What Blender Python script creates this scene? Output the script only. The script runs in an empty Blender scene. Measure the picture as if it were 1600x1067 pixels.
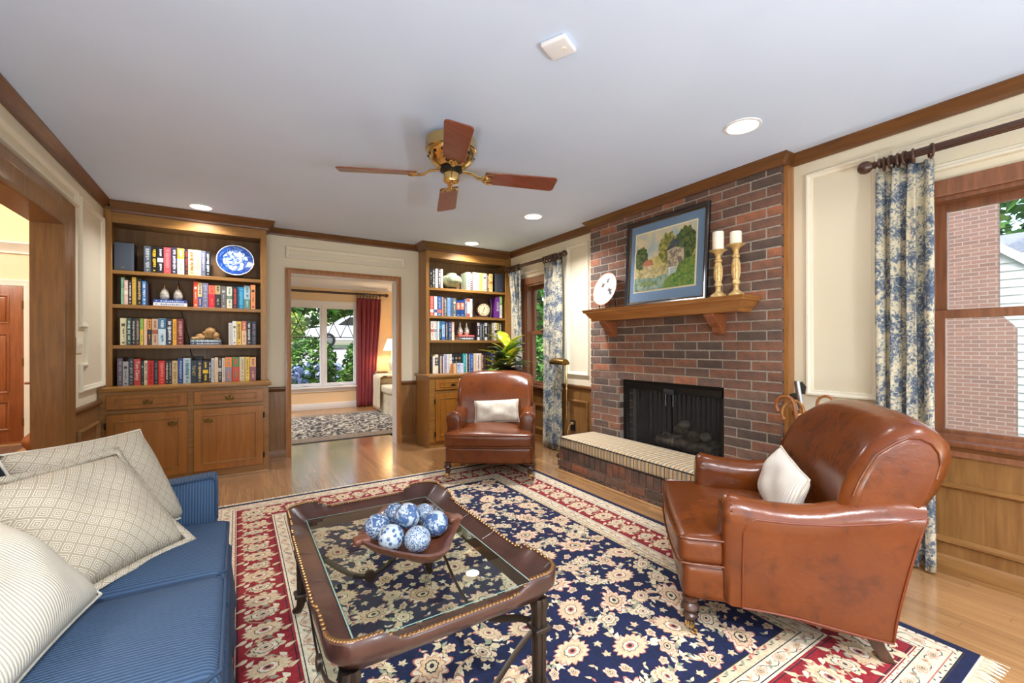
import bpy, bmesh, math, random
from math import sin, cos, pi, radians as R_
from mathutils import Vector as V, Matrix as M, noise as N_
random.seed(7)
S = bpy.context.scene
C = S.collection
# ------------------------------------------------------------------ camera, world, sun, exposure
def make_camera():
    cam = bpy.data.cameras.new('camera'); o = bpy.data.objects.new('camera', cam); C.objects.link(o)
    yaw, roll = 0.5624, -0.0031
    c, s = cos(yaw), sin(yaw); cr, sr = cos(roll), sin(roll)
    fwd = V((s, c, 0)); r0 = V((c, -s, 0)); u0 = V((0, 0, 1))
    right = r0*cr+u0*sr; up = -r0*sr+u0*cr
    m = M((right, up, -fwd)).transposed().to_4x4(); m.translation = (0, 0, 1.1928)
    o.matrix_world = m
    cam.sensor_width = 36; cam.lens = 678.99/1600*36; cam.shift_y = 6.19/1600; cam.clip_start = .02; cam.clip_end = 300
    S.camera = o
make_camera()
W = bpy.data.worlds.new('world'); S.world = W; W.use_nodes = True
wn = W.node_tree.nodes; wl = W.node_tree.links
bg = wn['Background']
sky = wn.new('ShaderNodeTexSky'); sky.sky_type = 'NISHITA'; sky.sun_disc = False
sky.sun_elevation = R_(48); sky.sun_rotation = R_(250); sky.air_density = 1.2; sky.dust_density = 2.5; sky.ozone_density = 1
wl.new(sky.outputs[0], bg.inputs[0]); bg.inputs[1].default_value = 0.42
def add_light(name, kind, loc, energy, color=(1, 1, 1), size=.1, rot=(0, 0, 0), spread=None, shape='DISK', size_y=None, parent=None):
    d = bpy.data.lights.new(name, kind); o = bpy.data.objects.new(name, d); C.objects.link(o)
    d.energy = energy; d.color = color
    if kind == 'AREA':
        d.shape = shape; d.size = size
        if size_y: d.size_y = size_y
        if spread: d.spread = spread
    elif kind != 'SUN': d.shadow_soft_size = size
    o.location = loc; o.rotation_euler = rot
    if parent: o.parent = parent; o.location = V(loc)-parent.location
    return o
SUN = add_light('sun', 'SUN', (-20, 0, 30), 2.6, (1, .95, .86)); SUN.data.angle = R_(3)
SUN.rotation_euler = V((.62, -.12, -.78)).to_track_quat('-Z', 'Y').to_euler()
S.view_settings.view_transform = 'Standard'; S.view_settings.look = 'None'
S.view_settings.gamma = 1; S.view_settings.use_curve_mapping = False
S.view_settings.exposure = 0.45
S.cycles.max_bounces = 10; S.cycles.diffuse_bounces = 6; S.cycles.transparent_max_bounces = 16
S.cycles.caustics_reflective = False; S.cycles.caustics_refractive = False
S.cycles.sample_clamp_indirect = 6
S.cycles.use_denoising = True
CAN_LIGHT = 13; REAR_FILL = 34; UP_FILL = 44  # the last two power fill lights added out of view

# ------------------------------------------------------------------ helpers
def lin(c):
    if isinstance(c, int): c = ((c >> 16) & 255, (c >> 8) & 255, c & 255)
    if max(c) > 1.001: c = [x/255 for x in c]
    return tuple((x/12.92 if x <= .04045 else ((x+.055)/1.055)**2.4) for x in c)
def c4(c): return (*lin(c), 1)

class MB:
    def __init__(s): s.v = []; s.f = []; s.m = []
    def add(s, vs, fs, m=0):
        b = len(s.v); s.v += [V(p) for p in vs]
        for f in fs: s.f.append([b+i for i in f]); s.m.append(m)
        return s
    def box(s, a, b, m=0, T=None):
        x0, x1 = sorted((a[0], b[0])); y0, y1 = sorted((a[1], b[1])); z0, z1 = sorted((a[2], b[2]))
        vs = [V(p) for p in ((x0,y0,z0),(x1,y0,z0),(x1,y1,z0),(x0,y1,z0),(x0,y0,z1),(x1,y0,z1),(x1,y1,z1),(x0,y1,z1))]
        if T: vs = [T @ p for p in vs]
        return s.add(vs, [(3,2,1,0),(4,5,6,7),(0,1,5,4),(1,2,6,5),(2,3,7,6),(3,0,4,7)], m)
    def grid(s, nx, ny, fn, m=0, closed_x=False, flip=False):
        b = len(s.v); w = nx if closed_x else nx+1
        for j in range(ny+1):
            for i in range(w): s.v.append(V(fn(i/nx, j/ny)))
        for j in range(ny):
            for i in range(nx):
                a = b+j*w+i; d = b+j*w+(i+1) % w; e = b+(j+1)*w+(i+1) % w; g = b+(j+1)*w+i
                s.f.append([a, g, e, d] if flip else [a, d, e, g]); s.m.append(m)
        return s
    def loft(s, rings, m=0, cap=True, closed=True):
        b = len(s.v); n = len(rings[0])
        for r in rings: s.v += [V(p) for p in r]
        for j in range(len(rings)-1):
            for i in range(n if closed else n-1):
                k = (i+1) % n
                s.f.append([b+j*n+i, b+j*n+k, b+(j+1)*n+k, b+(j+1)*n+i]); s.m.append(m)
        if cap:
            s.f.append([b+i for i in range(n)][::-1]); s.m.append(m)
            s.f.append([b+(len(rings)-1)*n+i for i in range(n)]); s.m.append(m)
        return s
    def lathe(s, prof, n=20, T=None, m=0, ribs=0, ribd=0):
        T = T or M.Identity(4); rings = []
        for (r, z) in prof:
            fr = [r*(1-ribd*abs(sin(ribs*pi*i/n))) if ribs else r for i in range(n)]
            rings.append([T @ V((fr[i]*cos(2*pi*i/n), fr[i]*sin(2*pi*i/n), z)) for i in range(n)])
        if prof[0][0] > .0016 and prof[-1][0] > .0016: rings.append(rings[0])
        return s.loft(rings, m, cap=False)
    def tube(s, pts, r, n=8, m=0, closed=False, flat=None):
        pts = [V(p) for p in pts]; rings = []; L = len(pts); up = None
        for i, p in enumerate(pts):
            if closed: t = pts[(i+1) % L]-pts[i-1]
            else: t = pts[min(i+1, L-1)]-pts[max(i-1, 0)]
            t.normalize()
            if up is None: up = V((0, 0, 1)) if abs(t.z) < .9 else V((1, 0, 0))
            up = (up-t*up.dot(t)); up.normalize(); sd = t.cross(up)
            rr = r[i] if isinstance(r, (list, tuple)) else r
            fa, fb = flat if flat else (1, 1)
            rings.append([p+sd*(rr*fa*cos(2*pi*k/n))+up*(rr*fb*sin(2*pi*k/n)) for k in range(n)])
        if closed: rings.append(rings[0]); s.loft(rings, m, cap=False)
        else: s.loft(rings, m)
        return s
    def ball(s, c, r, nu=12, nv=8, m=0, sc=(1, 1, 1), T=None):
        c = V(c); rings = []
        for j in range(nv+1):
            a = -pi/2+pi*j/nv
            rr = max(cos(a), .02)
            q = [V((r*rr*cos(2*pi*i/nu)*sc[0], r*rr*sin(2*pi*i/nu)*sc[1], r*sin(a)*sc[2])) for i in range(nu)]
            if T: q = [T @ p for p in q]
            rings.append([c+p for p in q])
        return s.loft(rings, m)
    def prism(s, poly, fr, d, m=0):
        """poly 2D in frame fr=(o,ux,uy,n), extruded by d along n"""
        o, ux, uy, n = [V(x) for x in fr]
        a = [o+ux*p[0]+uy*p[1] for p in poly]; return s.loft([a, [p+n*d for p in a]], m)
    def mould(s, path, prof, fr, closed=True, m=0, side=1):
        """sweep profile (a=in plane offset to the left*side, b=height along n) along a path with mitres"""
        o, ux, uy, n = [V(x) for x in fr]; P = [V((p[0], p[1])) for p in path]; L = len(P); rings = []
        for i, p in enumerate(P):
            d0 = (p-P[i-1]).normalized() if (closed or i > 0) else None
            d1 = (P[(i+1) % L]-p).normalized() if (closed or i < L-1) else None
            if d0 is None: d0 = d1
            if d1 is None: d1 = d0
            n0 = V((-d0.y, d0.x)); n1 = V((-d1.y, d1.x)); mm = n0+n1
            mm = mm/max(mm.dot(mm)/2, 1e-6) if mm.length > 1e-6 else n0
            ring = []
            for a, b in prof:
                q = p+mm*(a*side); ring.append(o+ux*q.x+uy*q.y+n*b)
            rings.append(ring)
        if closed: rings.append(rings[0]); s.loft(rings, m, cap=False)
        else: s.loft(rings, m)
        return s
    def rbox(s, a, b, r, n=6, m=0, fn=None, T=None):
        """rounded box, fn deforms a point given normalised coords"""
        a = V(a); b = V(b); c = (a+b)/2; h = (b-a)/2; r = min(r, *h)
        def ts(hh):
            core = hh-r; k = max(1, n); t = [-1]
            out = []
            for i in range(4): out.append(-core-r*cos(pi/2*i/4*1.0))
            for i in range(k+1): out.append(-core+2*core*i/k if core > 1e-6 else 0)
            for i in range(1, 5): out.append(core+r*sin(pi/2*i/4))
            res = []
            for x in out:
                if not res or x-res[-1] > 1e-6: res.append(x)
            return res
        ax = [ts(h[i]) for i in range(3)]
        def P(p):
            q = V([max(-(h[i]-r), min(h[i]-r, p[i])) for i in range(3)]); d = V(p)-q
            if d.length > 1e-9: d = d.normalized()*r
            w = q+d
            if fn: w = V(fn(w, V((w.x/h.x, w.y/h.y, w.z/h.z))))
            w = w+c
            return T @ w if T else w
        for k in range(3):
            i, j = (k+1) % 3, (k+2) % 3
            for sg in (-1, 1):
                def f(u, v, k=k, i=i, j=j, sg=sg):
                    p = [0, 0, 0]; p[k] = sg*h[k]; p[i] = ax[i][round(u*(len(ax[i])-1))]; p[j] = ax[j][round(v*(len(ax[j])-1))]
                    return P(p)
                s.grid(len(ax[i])-1, len(ax[j])-1, f, m, flip=(sg < 0))
        return s

OFF = {}
def obj(name, mb, mats, parent=None, loc=(0, 0, 0), rot=None, bev=0, smooth=True, angle=40, weld=False, sub=0, kind=None, label=None, seg=2):
    """one mesh object; with a parent whose vertices are given in world coordinates the parent's place is taken off"""
    me = bpy.data.meshes.new(name)
    off = OFF.get(parent.name, V((0, 0, 0))) if parent else V(loc) if OFF.get('_w') else V((0, 0, 0))
    me.from_pydata([tuple(p-off) for p in mb.v], [], mb.f)
    if not isinstance(mats, (list, tuple)): mats = [mats]
    for m in mats: me.materials.append(m)
    me.polygons.foreach_set('material_index', mb.m)
    if weld or bev:
        bm = bmesh.new(); bm.from_mesh(me)
        bmesh.ops.remove_doubles(bm, verts=bm.verts, dist=1e-5)
        bmesh.ops.recalc_face_normals(bm, faces=bm.faces)
        if bev:
            es = [e for e in bm.edges if len(e.link_faces) == 2 and e.calc_face_angle(0) > .6]
            bmesh.ops.bevel(bm, geom=es, offset=bev, segments=seg, affect='EDGES', profile=.5, clamp_overlap=True)
        bm.to_mesh(me); bm.free()
    me.update()
    if smooth:
        me.polygons.foreach_set('use_smooth', [True]*len(me.polygons))
        me.set_sharp_from_angle(angle=R_(angle))
    o = bpy.data.objects.new(name, me); C.objects.link(o)
    o.location = loc
    if rot: o.rotation_euler = rot
    if parent: o.parent = parent; OFF[o.name] = off
    if sub:
        md = o.modifiers.new('s', 'SUBSURF'); md.levels = sub; md.render_levels = sub
    if kind: o['kind'] = kind
    if label: o['label'] = label
    return o
def tag(o, label, cat=None, group=None, kind=None):
    o['label'] = label
    if cat: o['category'] = cat
    if group: o['group'] = group
    if kind: o['kind'] = kind
    return o
def thing(name, label, cat, loc=(0, 0, 0), rz=0, group=None, world=True):
    o = bpy.data.objects.new(name, None); C.objects.link(o); o.location = loc; o.rotation_euler = (0, 0, rz)
    o.empty_display_size = .05
    tag(o, label, cat, group)
    OFF[o.name] = V(loc) if world else V((0, 0, 0))
    return o
def solo(name, mb, mats, label, cat, loc=(0, 0, 0), group=None, **k):
    """a thing that is one mesh; vertices in world coordinates, origin moved to loc"""
    for i in range(len(mb.v)): mb.v[i] = mb.v[i]-V(loc)
    o = obj(name, mb, mats, loc=loc, **k); return tag(o, label, cat, group)
def struct(name, mb, mats, label=None, parent=None, **k):
    o = obj(name, mb, mats, parent=parent, **k)
    if parent is None: o['kind'] = 'structure'
    if label: o['label'] = label
    return o
def inst(src, name, parent=None, loc=(0, 0, 0), rot=None, scale=None):
    o = src.copy() if isinstance(src, bpy.types.Object) else bpy.data.objects.new(name, src)
    o.name = name; C.objects.link(o); o.location = loc
    if rot: o.rotation_euler = rot
    if scale: o.scale = scale
    if parent: o.parent = parent; o.location = V(loc)-OFF.get(parent.name, V((0, 0, 0)))
    return o
def mesh_only(name, mb, mats, smooth=False, weld=False):
    o = obj(name, mb, mats, smooth=smooth, weld=weld); me = o.data; bpy.data.objects.remove(o); return me
def copy_tree(o, parent=None):
    c = o.copy(); C.objects.link(c); OFF[c.name] = OFF.get(o.name, V((0, 0, 0)))
    if parent: c.parent = parent
    for ch in list(o.children): copy_tree(ch, c)
    return c
def bez(p0, p1, p2, p3, n=10):
    p0, p1, p2, p3 = V(p0), V(p1), V(p2), V(p3)
    return [p0*(1-t)**3+p1*3*t*(1-t)**2+p2*3*t*t*(1-t)+p3*t**3 for t in [i/n for i in range(n+1)]]

# ------------------------------------------------------------------ materials
def mat(name, col, rough=.5, metal=0, spec=.5, coat=0, bump=None, noise=None, noise2=None, trans=0, emit=None, rnd=0, stretch=None, sheen=0):
    """principled with optional noise mix (scale, colour2, detail, low, high), bump (scale, strength), per object value variation"""
    m = bpy.data.materials.new(name); m.use_nodes = True; nt = m.node_tree; n = nt.nodes; l = nt.links
    b = n['Principled BSDF']; b.inputs['Roughness'].default_value = rough; b.inputs['Metallic'].default_value = metal
    b.inputs['Specular IOR Level'].default_value = spec; b.inputs['Coat Weight'].default_value = coat; b.inputs['Coat Roughness'].default_value = .15
    if sheen: b.inputs['Sheen Weight'].default_value = sheen
    tc = n.new('ShaderNodeTexCoord'); mp = n.new('ShaderNodeMapping'); l.new(tc.outputs['Object'], mp.inputs[0])
    if stretch: mp.inputs['Scale'].default_value = stretch
    rgb = n.new('ShaderNodeRGB'); rgb.outputs[0].default_value = c4(col); out = rgb.outputs[0]
    for ns in (noise, noise2):
        if ns:
            t = n.new('ShaderNodeTexNoise'); t.inputs['Scale'].default_value = ns[0]; t.inputs['Detail'].default_value = ns[2] if len(ns) > 2 else 3
            t.inputs['Distortion'].default_value = ns[5] if len(ns) > 5 else 0
            l.new(mp.outputs[0], t.inputs[0]); r = n.new('ShaderNodeMapRange')
            r.inputs[1].default_value = ns[3] if len(ns) > 3 else .35; r.inputs[2].default_value = ns[4] if len(ns) > 4 else .65
            l.new(t.outputs[0], r.inputs[0]); x = n.new('ShaderNodeMix'); x.data_type = 'RGBA'
            l.new(r.outputs[0], x.inputs[0]); l.new(out, x.inputs[6]); x.inputs[7].default_value = c4(ns[1]); out = x.outputs[2]
    if rnd:
        oi = n.new('ShaderNodeObjectInfo'); r = n.new('ShaderNodeMapRange'); r.inputs[3].default_value = 1-rnd; r.inputs[4].default_value = 1+rnd
        l.new(oi.outputs['Random'], r.inputs[0]); h = n.new('ShaderNodeHueSaturation'); l.new(r.outputs[0], h.inputs['Value']); l.new(out, h.inputs['Color']); out = h.outputs[0]
    l.new(out, b.inputs['Base Color'])
    if bump:
        t = n.new('ShaderNodeTexNoise'); t.inputs['Scale'].default_value = bump[0]; t.inputs['Detail'].default_value = 4
        l.new(mp.outputs[0], t.inputs[0]); bp = n.new('ShaderNodeBump'); bp.inputs['Strength'].default_value = bump[1]; bp.inputs['Distance'].default_value = bump[2] if len(bump) > 2 else .01
        l.new(t.outputs[0], bp.inputs['Height']); l.new(bp.outputs[0], b.inputs['Normal'])
    if emit: b.inputs['Emission Color'].default_value = c4(col); b.inputs['Emission Strength'].default_value = emit
    return m
def wood(name, dark, light, axis='z', rough=.38, k=1, rnd=.06, coat=.15, bs=.08):
    sc = {'x': (1.2, 14, 14), 'y': (14, 1.2, 14), 'z': (14, 14, 1.2)}[axis]; sc = tuple(x*k for x in sc)
    m = mat(name, dark, rough, noise=(3, light, 6, .3, .7, .6), bump=(9, bs), stretch=sc, rnd=rnd, coat=coat)
    return m
def ramp_mat(name, stops, tex, rough=.6, bump=0, coat=0, space='Object', stretch=None, rnd=0):
    """colour ramp over a list of texture specs blended: tex(nodes, links, vector) -> socket"""
    m = bpy.data.materials.new(name); m.use_nodes = True; n = m.node_tree.nodes; l = m.node_tree.links; b = n['Principled BSDF']
    b.inputs['Roughness'].default_value = rough; b.inputs['Coat Weight'].default_value = coat; b.inputs['Coat Roughness'].default_value = .08
    tc = n.new('ShaderNodeTexCoord'); mp = n.new('ShaderNodeMapping'); l.new(tc.outputs[space], mp.inputs[0])
    if stretch: mp.inputs['Scale'].default_value = stretch
    fac = tex(n, l, mp.outputs[0]); r = n.new('ShaderNodeValToRGB'); e = r.color_ramp.elements
    while len(e) < len(stops): e.new(.5)
    for i, (p, c) in enumerate(stops): e[i].position = p; e[i].color = c4(c)
    l.new(fac, r.inputs[0]); l.new(r.outputs[0], b.inputs['Base Color'])
    if bump:
        bp = n.new('ShaderNodeBump'); bp.inputs['Strength'].default_value = bump; bp.inputs['Distance'].default_value = .004
        l.new(fac, bp.inputs['Height']); l.new(bp.outputs[0], b.inputs['Normal'])
    return m
def math_(n, l, op, a, b=None, c=None):
    q = n.new('ShaderNodeMath'); q.operation = op
    for i, x in enumerate((a, b, c)):
        if x is None: continue
        if isinstance(x, (int, float)): q.inputs[i].default_value = x
        else: l.new(x, q.inputs[i])
    return q.outputs[0]
def noise_(n, l, v, sc, det=3, dist=0):
    t = n.new('ShaderNodeTexNoise'); t.inputs['Scale'].default_value = sc; t.inputs['Detail'].default_value = det; t.inputs['Distortion'].default_value = dist
    l.new(v, t.inputs[0]); return t.outputs[0]
def glass(name='window_glass', tint=(1, 1, 1), rough=0.0, refl=1.0):
    m = bpy.data.materials.new(name); m.use_nodes = True; n = m.node_tree.nodes; l = m.node_tree.links; n.remove(n['Principled BSDF'])
    t = n.new('ShaderNodeBsdfTransparent'); t.inputs[0].default_value = (*tint, 1); g = n.new('ShaderNodeBsdfGlossy'); g.inputs['Roughness'].default_value = rough
    f = n.new('ShaderNodeFresnel'); f.inputs[0].default_value = 1.5; ge = n.new('ShaderNodeNewGeometry'); fm = math_(n, l, 'MULTIPLY', math_(n, l, 'MULTIPLY', f.outputs[0], refl), math_(n, l, 'SUBTRACT', 1, ge.outputs['Backfacing']))
    x = n.new('ShaderNodeMixShader'); l.new(fm, x.inputs[0]); l.new(t.outputs[0], x.inputs[1]); l.new(g.outputs[0], x.inputs[2]); l.new(x.outputs[0], n['Material Output'].inputs[0])
    return m
MT = {}
MT['ceiling'] = mat('ceiling_paint', (208, 223, 245), .9, noise=(2, (205, 220, 242), 2))
MT['cream'] = mat('cream_wall_paint', (224, 214, 188), .55, bump=(90, .03))
MT['creamtrim'] = mat('cream_trim_paint', (230, 222, 200), .4)
MT['white'] = mat('white_trim_paint', (230, 230, 232), .4)
MT['hallwall'] = mat('hall_beige_paint', (226, 208, 184), .8)
MT['yellowwall'] = mat('hall_yellow_paint', (234, 222, 172), .8)
MT['peach'] = mat('front_room_peach_paint', (236, 208, 168), .8)
for a in 'xyz':
    MT['trim'+a] = wood('walnut_trim_'+a, (88, 54, 24), (116, 74, 36), a)
    MT['cab'+a] = wood('cabinet_wood_'+a, (136, 92, 40), (162, 116, 54), a)
    MT['wains'+a] = wood('wainscot_wood_'+a, (118, 80, 40), (142, 102, 56), a)
    MT['mantel'+a] = wood('mantel_wood_'+a, (140, 88, 40), (166, 112, 56), a, rough=.3)
    MT['red'+a] = wood('mahogany_'+a, (122, 66, 36), (150, 88, 52), a, rough=.3)
    MT['dark'+a] = wood('dark_walnut_'+a, (56, 34, 24), (84, 54, 38), a, rough=.3)
MT['cabback'] = wood('cabinet_back_wood', (92, 64, 32), (118, 84, 44), 'z', rough=.6, k=.5)
MT['door'] = wood('cabinet_door_wood', (150, 92, 28), (172, 112, 42), 'z', k=.6)
MT['sashwood'] = wood('window_sash_wood', (104, 62, 38), (134, 84, 54), 'z', rough=.4)
MT['oak'] = mat('oak_floor', (150, 108, 68), .2, noise=(3, (182, 140, 94), 6, .25, .75, .5), bump=(9, .012), stretch=(34, .9, 14), rnd=.14, coat=1)
MT['oakdark'] = wood('oak_floor_base', (150, 110, 70), (182, 142, 96), 'y', rough=.3, rnd=0)
MT['brass'] = mat('polished_brass', (222, 188, 122), .16, 1)
MT['abrass'] = mat('antique_brass', (120, 92, 48), .38, 1)
MT['iron'] = mat('dark_bronze_iron', (72, 62, 54), .4, .8)
MT['black'] = mat('black_metal', (16, 16, 17), .45, .3)
MT['blackp'] = mat('black_plastic', (20, 20, 22), .4)
MT['chrome'] = mat('brushed_steel', (150, 150, 152), .3, 1)
MT['glass'] = glass(); MT['tglass'] = glass('table_glass', (.88, .93, .9), 0, 1.3)
MT['gedge'] = mat('glass_edge_green', (120, 150, 138), .2)
MT['mortar'] = mat('grey_mortar', (170, 160, 146), .95, noise=(60, (150, 140, 128), 3), bump=(120, .3))
MT['paper'] = mat('page_block', (222, 208, 178), .9, stretch=(1, 1, 1))
MT['leather'] = mat('cognac_leather', (94, 43, 13), .26, spec=.45, noise=(5, (112, 56, 18), 4, .3, .7), noise2=(14, (72, 33, 10), 3, .54, .85), bump=(45, .10, .01), coat=.08)
MT['leatherdk'] = mat('leather_piping', (110, 48, 18), .35)
MT['tleather'] = mat('oxblood_leather', (58, 34, 28), .3, noise=(9, (76, 46, 36), 4), bump=(60, .08), coat=.25)
def sep(n, l, v, i):
    q = n.new('ShaderNodeSeparateXYZ'); l.new(v, q.inputs[0]); return q.outputs[i]
def stripes(freq, axis):
    def f(n, l, v):
        a = sep(n, l, v, axis); return math_(n, l, 'MULTIPLY_ADD', math_(n, l, 'SINE', math_(n, l, 'MULTIPLY', a, freq)), .5, .5)
    return f
MT['blue'] = ramp_mat('blue_corded_fabric', [(.1, (38, 58, 82)), (.8, (58, 83, 112))], stripes(620, 1), .9, bump=.5)
MT['bluex'] = ramp_mat('blue_corded_fabric_x', [(.1, (38, 58, 82)), (.8, (58, 83, 112))], stripes(620, 0), .9, bump=.5)
MT['bluep'] = mat('blue_piping', (40, 58, 82), .9)
def greek(n, l, v):
    # concentric square key pattern in cells
    sx = sep(n, l, v, 0); sy = sep(n, l, v, 2); k = 34
    a = math_(n, l, 'MULTIPLY', math_(n, l, 'ADD', sx, sy), k*.707); b = math_(n, l, 'MULTIPLY', math_(n, l, 'SUBTRACT', sx, sy), k*.707)
    fa = math_(n, l, 'ABSOLUTE', math_(n, l, 'SUBTRACT', math_(n, l, 'FRACT', a), .5)); fb = math_(n, l, 'ABSOLUTE', math_(n, l, 'SUBTRACT', math_(n, l, 'FRACT', b), .5))
    mx = math_(n, l, 'MAXIMUM', fa, fb)
    return math_(n, l, 'MULTIPLY_ADD', math_(n, l, 'SINE', math_(n, l, 'MULTIPLY', mx, 38)), .5, .5)
MT['greek'] = ramp_mat('cream_key_weave', [(.3, (164, 148, 122)), (.6, (208, 199, 180))], greek, .95, bump=.4)
MT['linen'] = mat('pale_linen', (214, 206, 190), .95, bump=(220, .3, .004), noise=(30, (200, 190, 172), 3))
MT['ticking'] = ramp_mat('cream_ticking', [(.2, (182, 174, 156)), (.5, (220, 212, 194))], stripes(760, 0), .95, bump=.3)
MT['ticking2'] = ramp_mat('cream_ticking_fine', [(.2, (196, 186, 172)), (.5, (222, 214, 204))], stripes(900, 0), .95, bump=.3)
def toile(n, l, v):
    a = noise_(n, l, v, 34, 6, 2.0); b = noise_(n, l, v, 8, 3, .8); c = noise_(n, l, v, 110, 4, 1.2)
    q = math_(n, l, 'ADD', math_(n, l, 'MULTIPLY', a, .75), math_(n, l, 'MULTIPLY', b, .75)); q = math_(n, l, 'ADD', q, math_(n, l, 'MULTIPLY', c, .35))
    return math_(n, l, 'SUBTRACT', q, .42)
MT['toile'] = ramp_mat('blue_toile_cotton', [(.34, (66, 80, 102)), (.46, (106, 116, 126)), (.55, (188, 180, 156)), (.72, (206, 194, 164))], toile, .9)
# ------------------------------------------------------------------ room shell
H = 2.44; RX = 3.128; LX = -.969; BY = 5.238; RY = -1.9
XZ = lambda y: ((0, y, 0), (1, 0, 0), (0, 0, 1), (0, 1, 0))
def wall_poly(name, poly, fr, d, m, label): return struct(name, MB().prism(poly, fr, d), m, label, weld=True, smooth=False)
floor = struct('floor', MB().box((LX-.13, RY, -.12), (RX+.1, BY+.16, -.016)), MT['oakdark'], 'honey oak strip floor of the living room')
struct('floor_hall', MB().box((-5, 1.5, -.12), (LX-.13, 8.0, 0)), MT['oakdark'], 'oak floor of the entrance hall')
struct('floor_front_room', MB().box((LX-.13, BY+.16, -.12), (3.3, 9.0, -.016)), MT['oakdark'], 'oak floor of the front room')
struct('ceiling', MB().box((LX-.15, RY, H), (RX+.15, BY+.16, H+.2)), MT['ceiling'], 'smooth pale grey white ceiling')
struct('ceiling_front_room', MB().box((LX-.13, BY+.16, H), (3.3, 9.05, H+.2)), MT['white'], 'white ceiling of the front room')
struct('ceiling_hall', MB().box((-5, 1.5, 4.2), (LX-.13, 8.05, 4.3)), MT['white'], 'high white ceiling of the entrance hall')
wall_poly('wall_back', [(LX, -.1), (.483, -.1), (.483, 1.978), (1.632, 1.978), (1.632, -.1), (RX+.14, -.1), (RX+.14, H), (LX, H)], XZ(BY), .15, MT['cream'], 'cream back wall with a wide cased opening')
YZ = ((LX, 0, 0), (0, 1, 0), (0, 0, 1), (-1, 0, 0))
wall_poly('wall_left', [(RY, -.1), (.9, -.1), (.9, 1.99), (3.946, 1.99), (3.946, -.1), (8.0, -.1), (8.0, H), (RY, H)], YZ, .13, MT['cream'], 'cream left wall with the cased hall opening')
def holes(x0, x1, ys, zs, hole, mb):
    for i in range(len(ys)-1):
        for j in range(len(zs)-1):
            if not hole(i, j): mb.box((x0, ys[i], zs[j]), (x1, ys[i+1], zs[j+1]))
    return mb
NW = (-.19, .79, .70, 1.965); FW = (4.03, 4.62, .70, 1.965)          # near and far window openings y0 y1 z0 z1
ys = [RY, NW[0], NW[1], 1.478, 3.303, FW[0], FW[1], BY+.15]; zs = [-.1, .1, .70, .95, 1.965, H]
struct('wall_right', holes(RX, RX+.14, ys, zs, lambda i, j: (i in (1, 5) and j in (2, 3)) or i == 3, MB()), MT['cream'], 'cream right wall with two windows and the fireplace', weld=True, smooth=False)
# front room and hall shells
FY = 8.85
struct('wall_front', holes(0, .16, [-1.1, .25, 1.98, 3.3], [-.1, .43, 1.97, H], lambda i, j: i == 1 and j == 1, MB()), MT['peach'], 'peach front wall of the room beyond', weld=True, smooth=False,
       rot=(0, 0, 0))
o = bpy.data.objects['wall_front']
for v in o.data.vertices: x, y, z = v.co; v.co = (y, FY+x, z)
o.data.flip_normals()
struct('wall_front_side', MB().box((3.05, BY+.15, 0), (3.2, FY, H)), MT['peach'], 'peach side wall of the room beyond', smooth=False)
struct('wall_hall_back', MB().box((-5, 7.9, 0), (LX-.13, 8.05, 2.40)).box((-5, 7.901, 2.40), (LX-.13, 8.05, 4.2), 1), [MT['hallwall'], MT['yellowwall']], 'beige hall wall with yellow paint above the crown', smooth=False)
struct('wall_hall_side', MB().box((-5.1, 1.5, 0), (-5, 8.05, 4.2)), MT['hallwall'], 'far side wall of the hall', smooth=False)
struct('wall_hall_near', MB().box((-5, 1.4, 0), (LX-.13, 1.5, 4.2)), MT['hallwall'], 'near end wall of the hall', smooth=False)
struct('wall_hall_upper', MB().box((LX-.13, 1.5, H), (LX, 8.05, 4.2)), MT['yellowwall'], 'upper hall wall over the opening', smooth=False)
# oak strips
pm = random.Random(3); planks = []; nplank = 0; rest = MB()
pw = .0572
def want(x, y0, y1):
    x0, x1 = x, x+pw
    if y0 > BY-.02 and not (x1 > .44 and x0 < 1.72 and y0 < 6.0): return None
    if y0 > 5.9: return 'rest'
    if x0 > 2.57 and 1.45 < y0 and y1 < 3.3: return None
    if x0 > -.1 and x1 < 2.33 and y0 > .5 and y1 < 3.8: return None
    if x1 < .0 and y1 < 3.9: return None
    if y0 > 4.85 and (x1 < .24 or x0 > 1.9): return None
    if y1 < .2 or x1 < -.6: return 'rest'
    return 'part'
x = LX-.01
while x < RX:
    y = -.9+pm.random()*.6
    while y < 8.83:
        L = pm.uniform(.55, 1.5); y1 = min(y+L, 8.84); k = want(x, y, y1)
        b = ((x+.0004, y+.0004, -.016), (x+pw-.0004, y1-.0004, 0.0))
        if k == 'part' and nplank < 296:
            w = V(((b[0][0]+b[1][0])/2, (y+y1)/2, 0)); mb = MB().box(V(b[0])-w, V(b[1])-w)
            o = obj('floor_plank', mb, MT['oak'], parent=floor, loc=w, smooth=False); nplank += 1
        elif k and y1-y > .05: rest.box(*b)
        y = y1
    x += pw
obj('floor_boards', rest, MT['oak'], parent=floor, smooth=False, kind='stuff')
# front-room boards under the far rug show as plain base at the same level
struct('floor_front_boards', MB().box((LX-.1, 5.39, -.016), (.44, 8.84, 0)).box((1.72, 5.39, -.016), (3.04, 8.84, 0)).box((.44, 7.0, -.016), (1.72, 8.84, -.0002)), MT['oakdark'], 'oak boards of the front room', smooth=False)

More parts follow.
